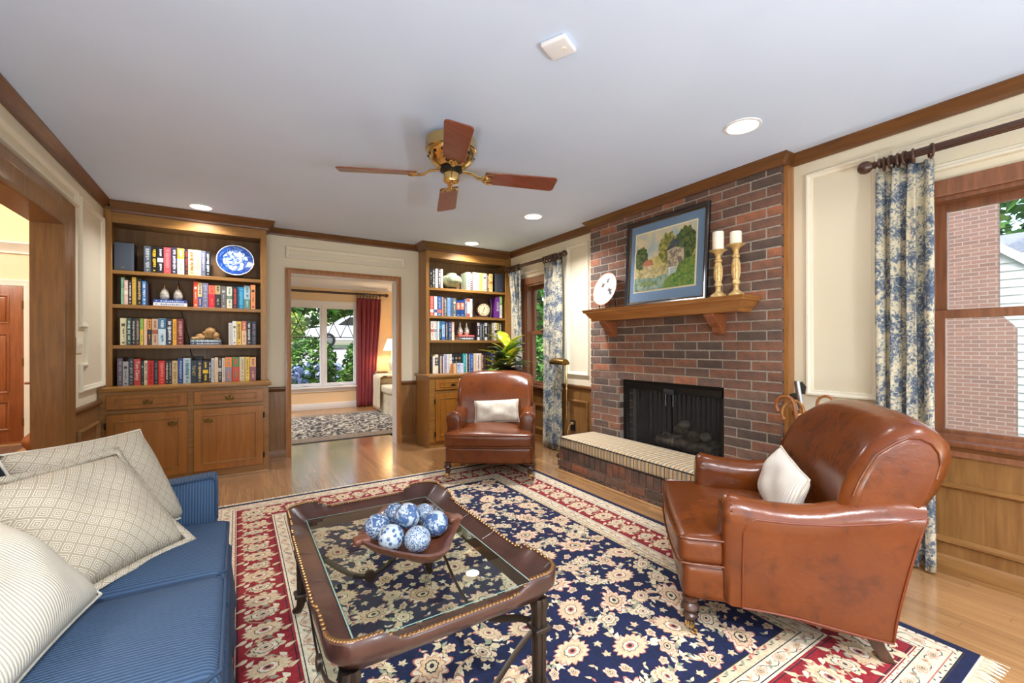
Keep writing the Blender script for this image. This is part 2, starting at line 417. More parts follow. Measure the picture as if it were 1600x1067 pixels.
# ------------------------------------------------------------------ mouldings
TN = [0]
def trim(mb, m, label, **k):
    TN[0] += 1; return struct('trim_%d' % TN[0], mb, m, label, **k)
CROWN = [(0, 0), (.058, 0), (.058, .008), (.050, .016), (.036, .030), (.022, .044), (.016, .052), (.012, .060), (.012, .069), (0, .069)]
PLAN = ((0, 0, H), (1, 0, 0), (0, 1, 0), (0, 0, -1))
BF = 4.98; CY0 = 1.471; CY1 = 3.31; CXF = 3.03
trim(MB().mould([(LX, RY), (LX, BF)], CROWN, PLAN, False, side=-1), MT['trimy'], 'walnut crown moulding along the left wall', weld=True)
trim(MB().mould([(.246, BY), (1.913, BY)], CROWN, PLAN, False, side=-1), MT['trimx'], 'walnut crown moulding above the doorway', weld=True)
trim(MB().mould([(RX, BF), (RX, CY1), (CXF, CY1), (CXF, CY0), (RX, CY0), (RX, RY)], CROWN, PLAN, False, side=-1), MT['trimy'], 'walnut crown moulding along the right wall and chimney breast', weld=True)
CASE = [(0, 0), (0, .014), (.006, .018), (.040, .018), (.046, .024), (.062, .024), (.062, 0)]
# doorway casing (back wall), jambs
fb = ((0, BY, 0), (1, 0, 0), (0, 0, 1), (0, -1, 0))
trim(MB().mould([(.483, 0), (.483, 1.978), (1.632, 1.978), (1.632, 0)], [(a*.9, b) for a, b in CASE], fb, False, side=1), MT['mantelz'], 'wooden casing of the back doorway', weld=True)
j = MB().box((.463, BY-.005, 0), (.483, BY+.16, 1.978)); j = MB().prism([(.471, 0), (.471, 1.990), (1.644, 1.990), (1.644, 0), (1.6295, 0), (1.6295, 1.9755), (.4855, 1.9755), (.4855, 0)], ((0, BY-.004, 0), (1, 0, 0), (0, 0, 1), (0, 1, 0)), .165)
trim(j, MT['white'], 'white painted jamb lining of the back doorway', weld=True, smooth=False)
fl = ((LX, 0, 0), (0, 1, 0), (0, 0, 1), (1, 0, 0))
trim(MB().mould([(.9, 0), (.9, 1.99), (3.946, 1.99), (3.946, 0)], [(a*2.6, b*1.2) for a, b in CASE], fl, False, side=1), MT['wainsz'], 'walnut casing of the hall opening', weld=True)
trim(MB().prism([(.88, 0), (.88, 2.01), (3.966, 2.01), (3.966, 0), (3.944, 0), (3.944, 1.988), (.902, 1.988), (.902, 0)], ((LX+.005, 0, 0), (0, 1, 0), (0, 0, 1), (-1, 0, 0)), .15), MT['wainsz'], 'walnut jamb of the hall opening', weld=True, smooth=False)
trim(MB().prism([(3.966, 0), (3.966, 2.01), (4.04, 2.01), (4.04, 0)], ((LX-.131, 0, 0), (0, 1, 0), (0, 0, 1), (-1, 0, 0)), .02), MT['white'], 'white casing edge on the hall side of the opening', weld=True, smooth=False)
# cream picture frame mouldings
PM = [(0, 0), (0, .012), (.006, .022), (.016, .022), (.026, .012), (.036, .010), (.040, .004), (.040, 0)]
fr_ = ((RX, 0, 0), (0, 1, 0), (0, 0, 1), (-1, 0, 0))
def rect(a, b, c, d): return [(a, c), (b, c), (b, d), (a, d)]
trim(MB().mould(rect(.432, 1.738, 2.14, 2.269), PM, fb), MT['creamtrim'], 'cream panel moulding above the back doorway', weld=True)
trim(MB().mould(rect(1.4, 4.24, 2.177, 2.291), PM, fl), MT['creamtrim'], 'cream panel moulding above the hall opening', weld=True)
trim(MB().mould([(4.30, .862), (4.945, .862), (4.945, 2.28), (4.30, 2.28), (4.30, 1.335), (4.435, 1.335), (4.435, 1.07), (4.30, 1.07)], PM, fl), MT['creamtrim'], 'tall cream panel moulding notched round the light switch', weld=True)
trim(MB().mould(rect(3.432, 3.79, .866, 2.295), PM, fr_), MT['creamtrim'], 'cream panel moulding left of the chimney', weld=True)
trim(MB().mould(rect(.985, 1.369, .864, 2.295), PM, fr_), MT['creamtrim'], 'cream panel moulding right of the chimney', weld=True)
trim(MB().mould(rect(-.4, .93, 2.10, 2.285), PM, fr_), MT['creamtrim'], 'cream panel moulding above the near window', weld=True)
trim(MB().mould(rect(3.95, 4.74, 2.10, 2.285), PM, fr_), MT['creamtrim'], 'cream panel moulding above the far window', weld=True)
# wainscot boards, chair rails, bases
RAIL = [(0, 0), (.014, 0), (.018, .012), (.030, .022), (.034, .034), (.030, .046), (.016, .052), (0, .052)]
def wains(fr, y0, y1, panels, name, side=1, mz='wainsz', mr='y', top=.709):
    T = ((V(fr[0])), fr[1], fr[2], fr[3])
    trim(MB().prism(rect(y0, y1, .0, top), fr, .012), MT[mz], name+' wainscot board', weld=True, smooth=False)
    o, ux, uy, n = [V(q) for q in fr]
    r = MB().mould([(y0, top), (y1, top)], [(b, a) for a, b in RAIL], fr, False); trim(r, MT['trim'+mr], name+' chair rail', weld=True)
    b = MB().mould([(y0, 0), (y1, 0)], [(0, 0), (0, .03), (.012, .028), (.016, .022), (.085, .022), (.095, .014), (.097, .012), (.097, 0)], fr, False)
    struct('baseboard_%d' % TN[0], b, MT['wains'+mr], name+' baseboard', weld=True)
    for p in panels:
        trim(MB().mould(rect(*p), [(0, .012), (0, .022), (.008, .034), (.020, .034), (.030, .020), (.034, .012)], fr), MT['wains'+mr], name+' raised panel moulding', weld=True)
wains(fb, .246, .431, [], 'wood left of doorway', mr='x'); wains(fb, 1.69, 1.876, [], 'wood right of doorway', mr='x')
wains(fl, 4.10, 4.78, [(4.19, 4.72, .15, .60)], 'wood by the hall opening')
wains(fr_, CY1, 3.86, [(3.43, 3.77, .15, .60)], 'wood left of chimney'); wains(fr_, .9, CY0, [(.98, 1.40, .15, .60)], 'wood right of chimney')
wains(fr_, RY, .9, [(-1.6, -.3, .162, .479), (-.2, .85, .162, .479)], 'wood below near window', top=.628)
wains(fr_, 3.86, 4.78, [(3.94, 4.72, .162, .479)], 'wood below far window', top=.628)
trim(MB().mould([(CXF+.02, CY0), (RX, CY0)], [(0, 0), (.024, 0), (.028, .006), (.028, 2.37), (0, 2.37)], ((0, 0, 0), (1, 0, 0), (0, 1, 0), (0, 0, 1)), False, side=-1), MT['mantelz'], 'wooden corner strip on the chimney side', weld=True)
# ------------------------------------------------------------------ double hung windows
def dh_window(num, op, label):
    y0, y1, z0, z1 = op
    w = struct('window_%d' % num, MB().mould(rect(y0, y1, z0, z1), [(0, 0), (0, .016), (.012, .02), (.062, .024), (.082, .028), (.085, 0)], fr_, side=-1), MT['sashwood'], label, weld=True)
    jm = MB().mould(rect(y0, y1, z0, z1), [(0, .0), (.0, -.14), (.022, -.14), (.022, 0)], fr_, side=1); obj('frame', jm, MT['sashwood'], w, weld=True)
    obj('sill', MB().box((RX-.055, y0-.11, z0-.03), (RX+.02, y1+.11, z0-.002)).box((RX-.018, y0-.09, z0-.08), (RX, y1+.09, z0-.03)), MT['sashwood'], w, bev=.005)
    zm = 1.353
    for nm, a, b, d in (('upper_sash', zm-.022, z1-.02, -.09), ('lower_sash', z0, zm+.022, -.055)):
        s = MB().mould(rect(y0+.02, y1-.02, a, b), [(0, d), (0, d-.03), (.044, d-.03), (.044, d)], fr_, side=1); so = obj(nm, s, MT['sashwood'], w, weld=True, bev=.002, seg=1)
        p = RX-d+.015; obj('pane', MB().box((p-.002, y0+.06, a+.04), (p+.002, y1-.06, b-.04)), MT['glass'], so, smooth=False)
    l = MB().box((RX+.03, (y0+y1)/2-.03, zm+.022), (RX+.055, (y0+y1)/2+.03, zm+.03)).tube([(RX+.04, (y0+y1)/2-.02, zm+.036), (RX+.035, (y0+y1)/2+.05, zm+.038)], .006, 6)
    obj('lock', l, MT['brass'], w)
    return w
dh_window(1, FW, 'narrow brown framed double hung window behind the plant')
dh_window(2, NW, 'brown framed double hung window at the right edge')
# front room window: white pair of casements with diamond lattice
ff = ((0, FY, 0), (1, 0, 0), (0, 0, 1), (0, -1, 0))
w3 = struct('window_3', MB().mould(rect(.25, 1.98, .43, 1.97), [(0, 0), (0, .02), (.06, .026), (.075, .02), (.075, 0)], ff, side=-1), MT['white'], 'white casement window pair with diamond lattice', weld=True)
obj('frame', MB().mould(rect(.25, 1.98, .43, 1.97), [(0, 0), (0, -.14), (.03, -.14), (.03, 0)], ff), MT['white'], w3, weld=True)
obj('sill', MB().box((.15, FY-.07, .40), (2.08, FY+.02, .43)).box((.17, FY-.02, .33), (2.06, FY, .40)), MT['white'], w3, bev=.005)
for k in (1.368, .756): obj('mullion', MB().box((k-.03, FY-.012, .43), (k+.03, FY+.12, 1.97)), MT['white'], w3, bev=.004)
for (a, b) in ((.282, .724), (.815-.03, 1.31+.03), (1.425-.028, 1.925+.028)):
    s = obj('sash', MB().mould(rect(a, b, .46, 1.94), [(0, -.02), (0, -.06), (.034, -.06), (.034, -.02)], ff), MT['white'], w3, weld=True, bev=.003, seg=1)
    obj('pane', MB().box((a+.03, FY+.04, .49), (b-.03, FY+.044, 1.91)), MT['glass'], s, smooth=False)
    x0, x1 = a+.03, b-.03; xm = (x0+x1)/2; zt, zb = 1.91, 1.357
    mt = MT.setdefault('lead', mat('lattice_grey', (72, 66, 62), .5, .3))
    for p, q in (((x0, zt), (xm, zb)), ((xm, zt), (x0, zb)), ((xm, zt), (x1, zb)), ((x1, zt), (xm, zb))):
        obj('lattice_bar', MB().tube([(p[0], FY+.034, p[1]), (q[0], FY+.034, q[1])], .0075, 6), mt, s)
    obj('cross_bar', MB().box((x0, FY+.028, zb-.009), (x1, FY+.04, zb+.009)), mt, s)
    obj('crank', MB().box(((a+b)/2-.04, FY-.02, .452), ((a+b)/2+.04, FY+.02, .475)), MT['white'], s, bev=.004)
# front room trims
struct('baseboard_front', MB().box((-.9, FY-.018, 0), (3.05, FY, .12)), MT['white'], 'white baseboard under the lattice window', bev=.004)
WCROWN = [(a*2.2, b*2.2) for a, b in CROWN]
trim(MB().mould([(-1.0, FY), (3.05, FY), (3.05, BY+.15)], WCROWN, PLAN, False, side=-1), MT['white'], 'white crown moulding of the front room', weld=True)
# hall trims and front door
HY = 7.9
fh = ((0, HY, 0), (1, 0, 0), (0, 0, 1), (0, -1, 0))
trim(MB().mould([(-5, 0), (LX-.13, 0)], [(a*1.9, b*1.9) for a, b in CROWN], ((0, HY, 2.49), (1, 0, 0), (0, -1, 0), (0, 0, -1)), False, side=1), MT['white'], 'white crown band across the hall wall', weld=True)
trim(MB().mould([(-2.20, .74), (LX-.13, .74)], [(b, a) for a, b in RAIL], fh, False), MT['white'], 'white chair rail in the hall', weld=True)
struct('baseboard_hall', MB().box((-2.20, HY-.018, 0), (LX-.13, HY, .14)), MT['white'], 'white baseboard in the hall', bev=.004)
trim(MB().mould([(-3.20, 0), (-3.20, 1.958), (-2.278, 1.958), (-2.278, 0)], [(a*1.25, b) for a, b in CASE], fh, False, side=1), MT['white'], 'white casing of the front door', weld=True)
d1 = struct('door_1', MB().box((-3.19, HY-.012, .005), (-2.282, HY+.03, 1.955)), MT['redz'], 'reddish brown panelled front door in the hall', bev=.003)
for (a, b) in ((-3.08, -2.80), (-2.69, -2.40)):
    for (c, e) in ((.16, .52), (.62, 1.36), (1.48, 1.84)):
        pnl = obj('panel', MB().box((a+.03, HY-.022, c+.03), (b-.03, HY-.012, e-.03)), MT['redz'], d1, bev=.008)
        obj('moulding', MB().mould(rect(a, b, c, e), [(0, 0), (0, .02), (.010, .024), (.024, .016), (.028, .012), (.028, 0)], ((0, HY, 0), (1, 0, 0), (0, 0, 1), (0, -1, 0))), MT['redz'], pnl, weld=True)
for z in (.25, 1.0, 1.72): obj('hinge', MB().box((-2.293, HY-.02, z-.05), (-2.275, HY-.01, z+.05)), MT['abrass'], d1)
obj('threshold', MB().box((-3.2, HY-.05, 0), (-2.27, HY, .012)), MT['redx'], d1)
# ------------------------------------------------------------------ built in bookcases
def pull(mb, x, y, z, w=.035):
    mb.rbox((x-w*.95, y-.006, z-.012), (x+w*.95, y, z+.016), .004, 1)
    mb.ball((x-w*.7, y-.010, z+.004), .006, 8, 5); mb.ball((x+w*.7, y-.010, z+.004), .006, 8, 5); mb.ball((x, y-.007, z+.016), .009, 8, 5)
    mb.tube([(x-w*.7, y-.013, z+.003), (x-w*.8, y-.016, z-.012), (x-w*.35, y-.018, z-.024), (x+w*.35, y-.018, z-.024), (x+w*.8, y-.016, z-.012), (x+w*.7, y-.013, z+.003)], .0032, 6)
    return mb
def bookcase(X0, X1, oa, ob, bx0, bx1, fronts, label, crown):
    t = thing('bookcase', label, 'bookcase', (X0+.6, BF, 0))
    B0, CT = 4.78, .852
    W_ = MT['cabz']
    xl, xr = X0+.003, X1-.003
    obj('side_panel', MB().box((xl, BF+.02, CT), (oa-.012, BY-.004, 2.40)), W_, t); obj('side_panel', MB().box((ob+.012, BF+.02, CT), (xr, BY-.004, 2.40)), W_, t)
    obj('back_panel', MB().box((oa-.012, BY-.016, CT), (ob+.012, BY-.004, 2.40)), MT['cabback'], t)
    obj('stile', MB().box((xl, BF, CT), (oa, BF+.02, 2.37)), W_, t, bev=.0015, seg=1); obj('stile', MB().box((ob, BF, CT), (xr, BF+.02, 2.37)), W_, t, bev=.0015, seg=1)
    obj('frieze', MB().box((oa, BF+.001, 2.262), (ob, BF+.02, 2.40)), MT['cabx'], t, bev=.001, seg=1)
    obj('top_panel', MB().box((oa, BF+.02, 2.262), (ob, BY-.016, 2.28)), MT['cabback'], t)
    cr = MB().mould(crown, [(a*1.18, b*1.3) for a, b in CROWN], ((0, 0, H-.001), (1, 0, 0), (0, 1, 0), (0, 0, -1)), False, side=-1)
    obj('crown', cr, MT['trimx'], t, weld=True)
    for z in fronts['shelves']:
        obj('shelf', MB().box((oa-.01, BF+.008, z-.032), (ob+.01, BY-.017, z)), MT['cabx'], t, bev=.002, seg=1)
    # base
    b0, b1 = bx0+.003, bx1-.003
    obj('base_body', MB().box((b0, B0+.018, .06), (b1, BY-.004, CT-.034)), MT['cabz'], t)
    fr = MB().box((b0, B0, .06), (b1, B0+.018, .075)).box((b0, B0, .79), (b1, B0+.018, CT-.034)).box((b0, B0, .635), (b1, B0+.018, .665))
    fx = fronts['stiles']
    for a, b in fx: fr.box((a, B0+.0005, .07), (b, B0+.018, .80))
    obj('face_frame', fr, MT['cabx'], t)
    obj('plinth', MB().box((b0, B0+.012, .0), (b1, BY-.004, .06)).mould([(b0, B0+.012), (b1, B0+.012)], [(0, 0), (.018, 0), (.014, .014), (.004, .02), (0, .02)], ((0, 0, 0), (1, 0, 0), (0, 1, 0), (0, 0, 1)), False, side=-1), MT['cabx'], t)
    ct = MB().box((bx0-(.02 if bx0 > 0 else -.003), B0-.022, CT-.034), (bx1+(.02 if bx1 < 1 else -.003), BY-.004, CT)); obj('countertop', ct, MT['cabx'], t, bev=.006)
    for (a, b) in fronts['drawers']:
        d = obj('drawer', MB().box((a, B0-.016, .672), (b, B0, .790)), MT['door'], t, bev=.003, seg=1)
        obj('panel_moulding', MB().mould(rect(a+.055, b-.055, .70, .762), [(0, 0), (.002, .006), (.007, .006), (.010, 0)], ((0, B0-.016, 0), (1, 0, 0), (0, 0, 1), (0, -1, 0))), MT['cabx'], d, weld=True)
        obj('pull', pull(MB(), (a+b)/2, B0-.016, .722), MT['abrass'], d)
    for (a, b, hx, hs) in fronts['doors']:
        d = obj('door', MB().box((a, B0-.018, .078), (b, B0, .632)), MT['door'], t, bev=.003, seg=1)
        obj('panel_moulding', MB().mould(rect(a+.055, b-.055, .135, .575), [(0, 0), (.002, .007), (.009, .007), (.013, 0)], ((0, B0-.018, 0), (1, 0, 0), (0, 0, 1), (0, -1, 0))), MT['cabx'], d, weld=True)
        obj('pull', pull(MB(), hx, B0-.018, .525), MT['abrass'], d)
        for z in (.16, .54): obj('hinge', MB().box((hs-.006, B0-.020, z-.028), (hs+.006, B0-.004, z+.028)), MT['black'], d, bev=.002, seg=1)
    return t
bookcase(LX, .246, -.913, .190, LX, .249, dict(shelves=(1.855, 1.560, 1.207), stiles=((LX+.003, -.914), (-.379, -.334), (.2, .246)), drawers=((-.914, -.379), (-.334, .200)), doors=((-.914, -.379, -.482, -.920), (-.334, .200, -.226, .206))),
         'tall built in walnut bookcase left of the doorway', [(LX+.05, BF), (.246, BF), (.246, BY-.06)])
bookcase(1.913, RX, 1.961, 3.040, 1.876, RX, dict(shelves=(1.903, 1.560, 1.261), stiles=((1.879, 1.949), (2.391, 2.44), (2.9, RX-.003)), drawers=((1.949, 2.391), (2.44, 2.9)), doors=((1.949, 2.391, 2.345, 1.942), (2.44, 2.9, 2.49, 2.906))),
         'tall built in walnut bookcase in the corner by the window', [(1.913, BY-.06), (1.913, BF), (RX-.05, BF)])

# ------------------------------------------------------------------ books
BOOKS={'A':[
(-0.706,0.048,0.233,(84,92,104),(190,195,200),'L','slate grey book with silver lettering'),
(-0.658,0.045,0.232,(22,22,24),(235,190,30),'L','black book with yellow and orange lettering'),
(-0.613,0.045,0.233,(25,27,38),(235,235,235),'B','black book with a white spine band'),
(-0.567,0.050,0.235,(205,78,84),(225,130,130),'L','coral red hardcover'),
(-0.517,0.047,0.243,(52,42,66),(205,200,210),'L','dark purple book with pale lettering'),
(-0.470,0.052,0.238,(232,228,220),(240,150,40),'T','white book with an orange and yellow top'),
(-0.415,0.025,0.236,(40,24,24),(190,50,45),'L','thin black book with red lettering'),
(-0.390,0.052,0.238,(240,215,150),(215,90,40),'L','cream yellow book with orange red lettering'),
(-0.338,0.045,0.238,(246,226,170),(200,160,110),'L','pale yellow book with faint lettering'),
(-0.293,0.035,0.236,(98,98,120),(150,150,165),'L','grey violet paperback'),
(-0.258,0.036,0.232,(26,28,34),(200,215,220),'L','black book with white panels')],
'B':[
(-0.860,0.023,0.236,(160,205,170),(120,170,140),'T','mint green paperback'),
(-0.837,0.026,0.212,(232,190,180),(245,235,215),'B','pink and cream paperback'),
(-0.810,0.022,0.211,(52,36,36),(225,220,215),'L','dark brown book with white lettering'),
(-0.787,0.029,0.243,(205,165,60),(225,190,90),'L','golden yellow hardcover'),
(-0.756,0.035,0.231,(28,24,22),(205,165,100),'L','black book with tan lettering'),
(-0.719,0.028,0.214,(60,130,200),(225,235,245),'L','bright blue paperback with white lettering'),
(-0.691,0.014,0.205,(50,40,60),(90,80,100),'L','thin dark violet book')],
'C':[
(-0.351,0.033,0.238,(240,80,40),(245,225,210),'D','orange red paperback'),
(-0.318,0.032,0.232,(235,200,130),(60,80,140),'H','cream book with a blue lower half'),
(-0.284,0.046,0.229,(118,114,140),(160,160,180),'L','grey lavender hardcover'),
(-0.236,0.050,0.210,(205,30,48),(240,100,70),'T','bright red hardcover'),
(-0.186,0.045,0.215,(36,38,44),(180,160,110),'T','black book with a gold and white top'),
(-0.138,0.042,0.212,(104,100,98),(180,180,180),'D','dark grey hardcover'),
(-0.093,0.045,0.210,(225,220,195),(110,140,115),'B','cream book with a green band'),
(-0.047,0.043,0.211,(28,30,44),(205,60,45),'L','navy black book with red lettering'),
(-0.003,0.051,0.213,(30,140,190),(90,180,215),'L','cyan blue hardcover'),
(0.050,0.052,0.229,(165,200,215),(95,140,125),'H','pale blue and green hardcover'),
(0.106,0.040,0.238,(245,150,90),(60,50,45),'D','light orange paperback')],
'D':[
(-0.867,0.042,0.234,(232,224,180),(90,80,60),'D','cream hardcover with a dark seal'),
(-0.823,0.030,0.234,(60,84,74),(190,205,195),'L','dark green paperback'),
(-0.793,0.028,0.233,(28,32,36),(215,215,215),'L','black paperback with white lettering'),
(-0.764,0.030,0.234,(64,48,42),(170,150,140),'L','dark brown paperback'),
(-0.733,0.023,0.233,(225,190,80),(110,180,70),'T','yellow paperback with a green top'),
(-0.707,0.022,0.233,(245,205,170),(235,190,150),'L','thin peach paperback'),
(-0.684,0.029,0.231,(40,38,40),(225,150,60),'T','black book with an orange top'),
(-0.652,0.044,0.234,(205,175,145),(160,90,70),'B','tan book with a reddish band'),
(-0.607,0.054,0.239,(205,225,235),(60,115,150),'T','white book with a blue top'),
(-0.551,0.046,0.237,(44,46,64),(225,225,230),'L','dark indigo book with bold white lettering'),
(-0.504,0.028,0.236,(240,175,30),(200,140,30),'L','amber yellow paperback'),
(-0.475,0.047,0.239,(130,44,44),(200,150,140),'L','dark red book with pale lettering')],
'E':[
(-0.078,0.030,0.212,(215,215,210),(190,190,190),'L','pale grey thin book'),
(-0.047,0.035,0.229,(240,238,228),(120,110,100),'D','white paperback with a small emblem'),
(-0.011,0.037,0.228,(245,205,70),(120,90,30),'L','yellow paperback with dark lettering'),
(0.029,0.041,0.231,(240,200,160),(205,110,90),'T','peach book with a rosy top'),
(0.072,0.036,0.234,(34,34,36),(225,225,220),'L','black paperback with white lettering'),
(0.112,0.039,0.230,(52,46,60),(120,110,130),'L','dark plum hardcover')],
'F':[
(-0.886,0.036,0.239,(96,86,100),(150,140,150),'L','grey purple hardcover'),
(-0.849,0.038,0.211,(165,168,172),(60,60,64),'D','light grey hardcover with a dark dot'),
(-0.811,0.035,0.238,(52,58,68),(150,155,165),'L','dark slate book'),
(-0.775,0.045,0.232,(190,64,60),(245,240,235),'L','red book with bold white lettering'),
(-0.729,0.021,0.215,(44,54,48),(120,170,160),'D','thin dark green book'),
(-0.706,0.023,0.215,(240,228,200),(120,100,90),'L','thin cream paperback'),
(-0.682,0.042,0.214,(205,34,44),(150,24,32),'L','crimson hardcover'),
(-0.639,0.030,0.216,(46,42,46),(120,120,120),'L','charcoal book'),
(-0.607,0.046,0.212,(215,52,48),(235,130,120),'L','scarlet hardcover'),
(-0.560,0.025,0.212,(42,40,40),(215,205,190),'L','black and white patterned book'),
(-0.534,0.021,0.210,(48,48,58),(160,160,170),'L','thin charcoal violet book'),
(-0.512,0.043,0.210,(222,196,140),(170,140,90),'L','straw coloured hardcover'),
(-0.467,0.037,0.231,(32,64,140),(150,170,210),'L','royal blue book'),
(-0.429,0.056,0.234,(180,205,215),(70,120,150),'L','pale blue white hardcover')],
'F2':[
(-0.375,0.048,0.210,(26,50,60),(170,180,150),'L','dark teal book with gilt lettering'),
(-0.326,0.040,0.210,(30,42,74),(215,180,90),'L','navy book with gold lettering'),
(-0.283,0.044,0.206,(30,30,32),(245,205,30),'B','black book with a yellow block'),
(-0.238,0.022,0.205,(34,34,34),(220,220,215),'L','thin black book with white lettering'),
(-0.216,0.026,0.230,(200,205,210),(160,165,170),'L','silver grey paperback'),
(-0.189,0.027,0.235,(245,215,175),(225,180,140),'L','pale peach paperback'),
(-0.162,0.028,0.231,(46,46,48),(195,195,190),'B','black and white banded paperback'),
(-0.132,0.025,0.230,(240,232,215),(200,180,160),'L','ivory paperback'),
(-0.106,0.055,0.235,(150,135,150),(240,140,30),'T','orange topped book with a violet landscape spine'),
(-0.049,0.058,0.236,(205,72,42),(90,140,70),'T','red book with a green top'),
(0.011,0.044,0.236,(220,205,170),(180,160,130),'L','beige hardcover'),
(0.057,0.038,0.236,(238,205,70),(170,140,50),'L','lemon yellow paperback'),
(0.097,0.052,0.232,(150,90,100),(240,180,110),'T','rose violet sunset coloured paperback')],
'G':[
(1.980,0.031,0.229,(24,22,22),(160,160,160),'D','black book'),
(2.011,0.034,0.231,(60,54,54),(215,215,205),'L','black and white book'),
(2.046,0.033,0.232,(240,235,222),(190,180,170),'L','white book'),
(2.081,0.035,0.236,(66,56,60),(225,220,210),'L','dark brown book with pale lettering'),
(2.116,0.031,0.235,(245,230,205),(225,205,180),'L','cream book')],
'H':[
(2.469,0.054,0.227,(195,205,180),(70,76,90),'L','pale green book with dark lettering'),
(2.523,0.038,0.230,(92,76,84),(190,180,180),'L','dusky mauve book'),
(2.563,0.047,0.234,(240,228,170),(205,190,140),'L','pale cream book'),
(2.610,0.044,0.232,(245,225,165),(200,180,120),'L','buff book'),
(2.655,0.053,0.235,(245,215,110),(225,190,80),'L','bright yellow book'),
(2.710,0.055,0.235,(245,230,180),(40,60,100),'D','pale yellow book with a dark blue spot'),
(2.767,0.038,0.233,(112,76,60),(225,205,180),'L','brown book with white lettering'),
(2.805,0.047,0.235,(240,205,130),(190,130,60),'B','tan yellow book with an orange band')],
'I':[
(1.980,0.047,0.241,(240,105,85),(240,235,235),'W','coral book with a white block'),
(2.030,0.038,0.238,(238,240,245),(60,100,150),'W','white book with a blue block'),
(2.073,0.058,0.238,(50,90,150),(240,110,95),'W','blue book with a coral block'),
(2.135,0.018,0.231,(220,160,140),(190,130,120),'L','thin dusty pink book'),
(2.156,0.045,0.226,(84,84,84),(170,170,160),'L','charcoal grey book'),
(2.202,0.038,0.230,(130,165,210),(100,140,190),'L','sky blue book'),
(2.241,0.039,0.229,(84,104,140),(50,70,120),'L','steel blue book'),
(2.282,0.044,0.230,(100,106,98),(225,215,180),'D','olive grey book with a cream emblem'),
(2.330,0.052,0.207,(14,60,120),(240,110,80),'M','navy coral book, left of a pair'),
(2.383,0.054,0.210,(14,60,120),(240,110,80),'M','navy coral book, right of a pair'),
(2.439,0.031,0.225,(96,104,120),(190,195,205),'L','slate blue book'),
(2.474,0.039,0.232,(242,240,235),(240,75,50),'E','white book with red ends'),
(2.515,0.038,0.232,(222,220,205),(160,160,150),'L','off white book')],
'J':[
(2.900,0.063,0.277,(112,50,140),(240,230,245),'L','purple book with white lettering'),
(2.965,0.035,0.289,(235,235,215),(110,180,80),'T','white book with a green top')],
'K':[
(1.984,0.039,0.231,(232,228,215),(215,110,90),'B','cream book with a red band'),
(2.024,0.038,0.232,(222,224,220),(140,160,165),'B','white book with a grey floral spine'),
(2.071,0.023,0.230,(240,240,240),(180,180,185),'L','thin white book'),
(2.097,0.033,0.234,(48,56,66),(70,150,190),'T','dark slate book with a cyan top'),
(2.133,0.036,0.233,(175,205,240),(60,120,190),'E','light blue book'),
(2.177,0.031,0.229,(60,64,72),(190,180,170),'L','dark grey book'),
(2.214,0.047,0.229,(46,62,96),(140,160,190),'L','navy blue hardcover'),
(2.265,0.035,0.229,(235,180,165),(245,220,190),'H','pink and cream book')],
'L':[
(2.624,0.037,0.229,(70,58,66),(235,225,225),'E','dark plum book with white ends'),
(2.665,0.024,0.227,(78,84,88),(190,195,195),'L','thin grey book'),
(2.691,0.037,0.228,(48,50,52),(150,150,150),'L','black grey book'),
(2.732,0.041,0.231,(40,42,42),(225,225,220),'E','black book with white ends'),
(2.776,0.037,0.230,(46,42,36),(130,120,100),'L','black brown book'),
(2.814,0.023,0.231,(60,54,44),(130,120,100),'L','thin dark olive book'),
(2.843,0.031,0.231,(225,205,165),(150,130,100),'H','tan and cream book'),
(2.876,0.033,0.232,(225,225,222),(70,74,80),'B','white book with a dark band'),
(2.911,0.038,0.232,(64,76,84),(225,195,60),'T','dark book with a yellow top'),
(2.951,0.036,0.231,(76,80,90),(200,205,215),'H','grey book with a pale lower half')],
'M':[
(1.983,0.022,0.211,(26,24,24),(90,90,90),'D','thin black book'),
(2.007,0.030,0.211,(240,238,230),(200,195,185),'L','white book'),
(2.040,0.045,0.232,(235,225,185),(44,44,44),'M','cream book with a black panel'),
(2.088,0.019,0.217,(44,50,72),(120,125,140),'L','thin navy book'),
(2.109,0.016,0.214,(240,215,200),(200,170,160),'L','thin pale pink book'),
(2.126,0.026,0.215,(72,52,56),(240,235,230),'R','maroon and white thin book'),
(2.155,0.044,0.235,(175,175,195),(140,140,165),'L','lavender grey book'),
(2.200,0.028,0.235,(225,226,226),(190,190,195),'L','silver white book'),
(2.229,0.031,0.236,(240,230,215),(190,180,170),'L','warm white book'),
(2.266,0.046,0.239,(36,36,40),(150,160,180),'D','tall black book behind a small orange book'),
(2.317,0.043,0.240,(40,40,42),(170,160,120),'D','tall black book behind a small pale blue book'),
(2.362,0.050,0.241,(42,36,38),(200,110,90),'D','tall black book behind a small white book'),
(2.416,0.045,0.238,(40,150,155),(120,200,200),'L','teal book'),
(2.463,0.012,0.236,(230,228,222),(190,190,190),'L','very thin white book'),
(2.476,0.026,0.235,(32,34,38),(120,120,130),'L','black paperback'),
(2.503,0.016,0.233,(180,190,205),(150,160,180),'L','thin pale blue grey book'),
(2.519,0.042,0.236,(36,84,165),(150,180,220),'L','royal blue book')],
'N':[
(2.569,0.046,0.238,(240,215,180),(210,180,140),'L','buff cream book'),
(2.616,0.043,0.237,(240,236,230),(120,80,120),'L','white book with violet lettering'),
(2.660,0.023,0.238,(238,220,190),(200,180,150),'L','thin cream book'),
(2.685,0.034,0.238,(92,36,44),(225,200,200),'L','maroon book with white lettering'),
(2.721,0.034,0.234,(44,30,28),(120,90,70),'L','black brown book, first of three alike'),
(2.756,0.035,0.234,(40,32,28),(120,100,80),'L','black brown book, middle of three alike'),
(2.792,0.037,0.235,(46,34,30),(120,90,70),'L','black brown book, last of three alike'),
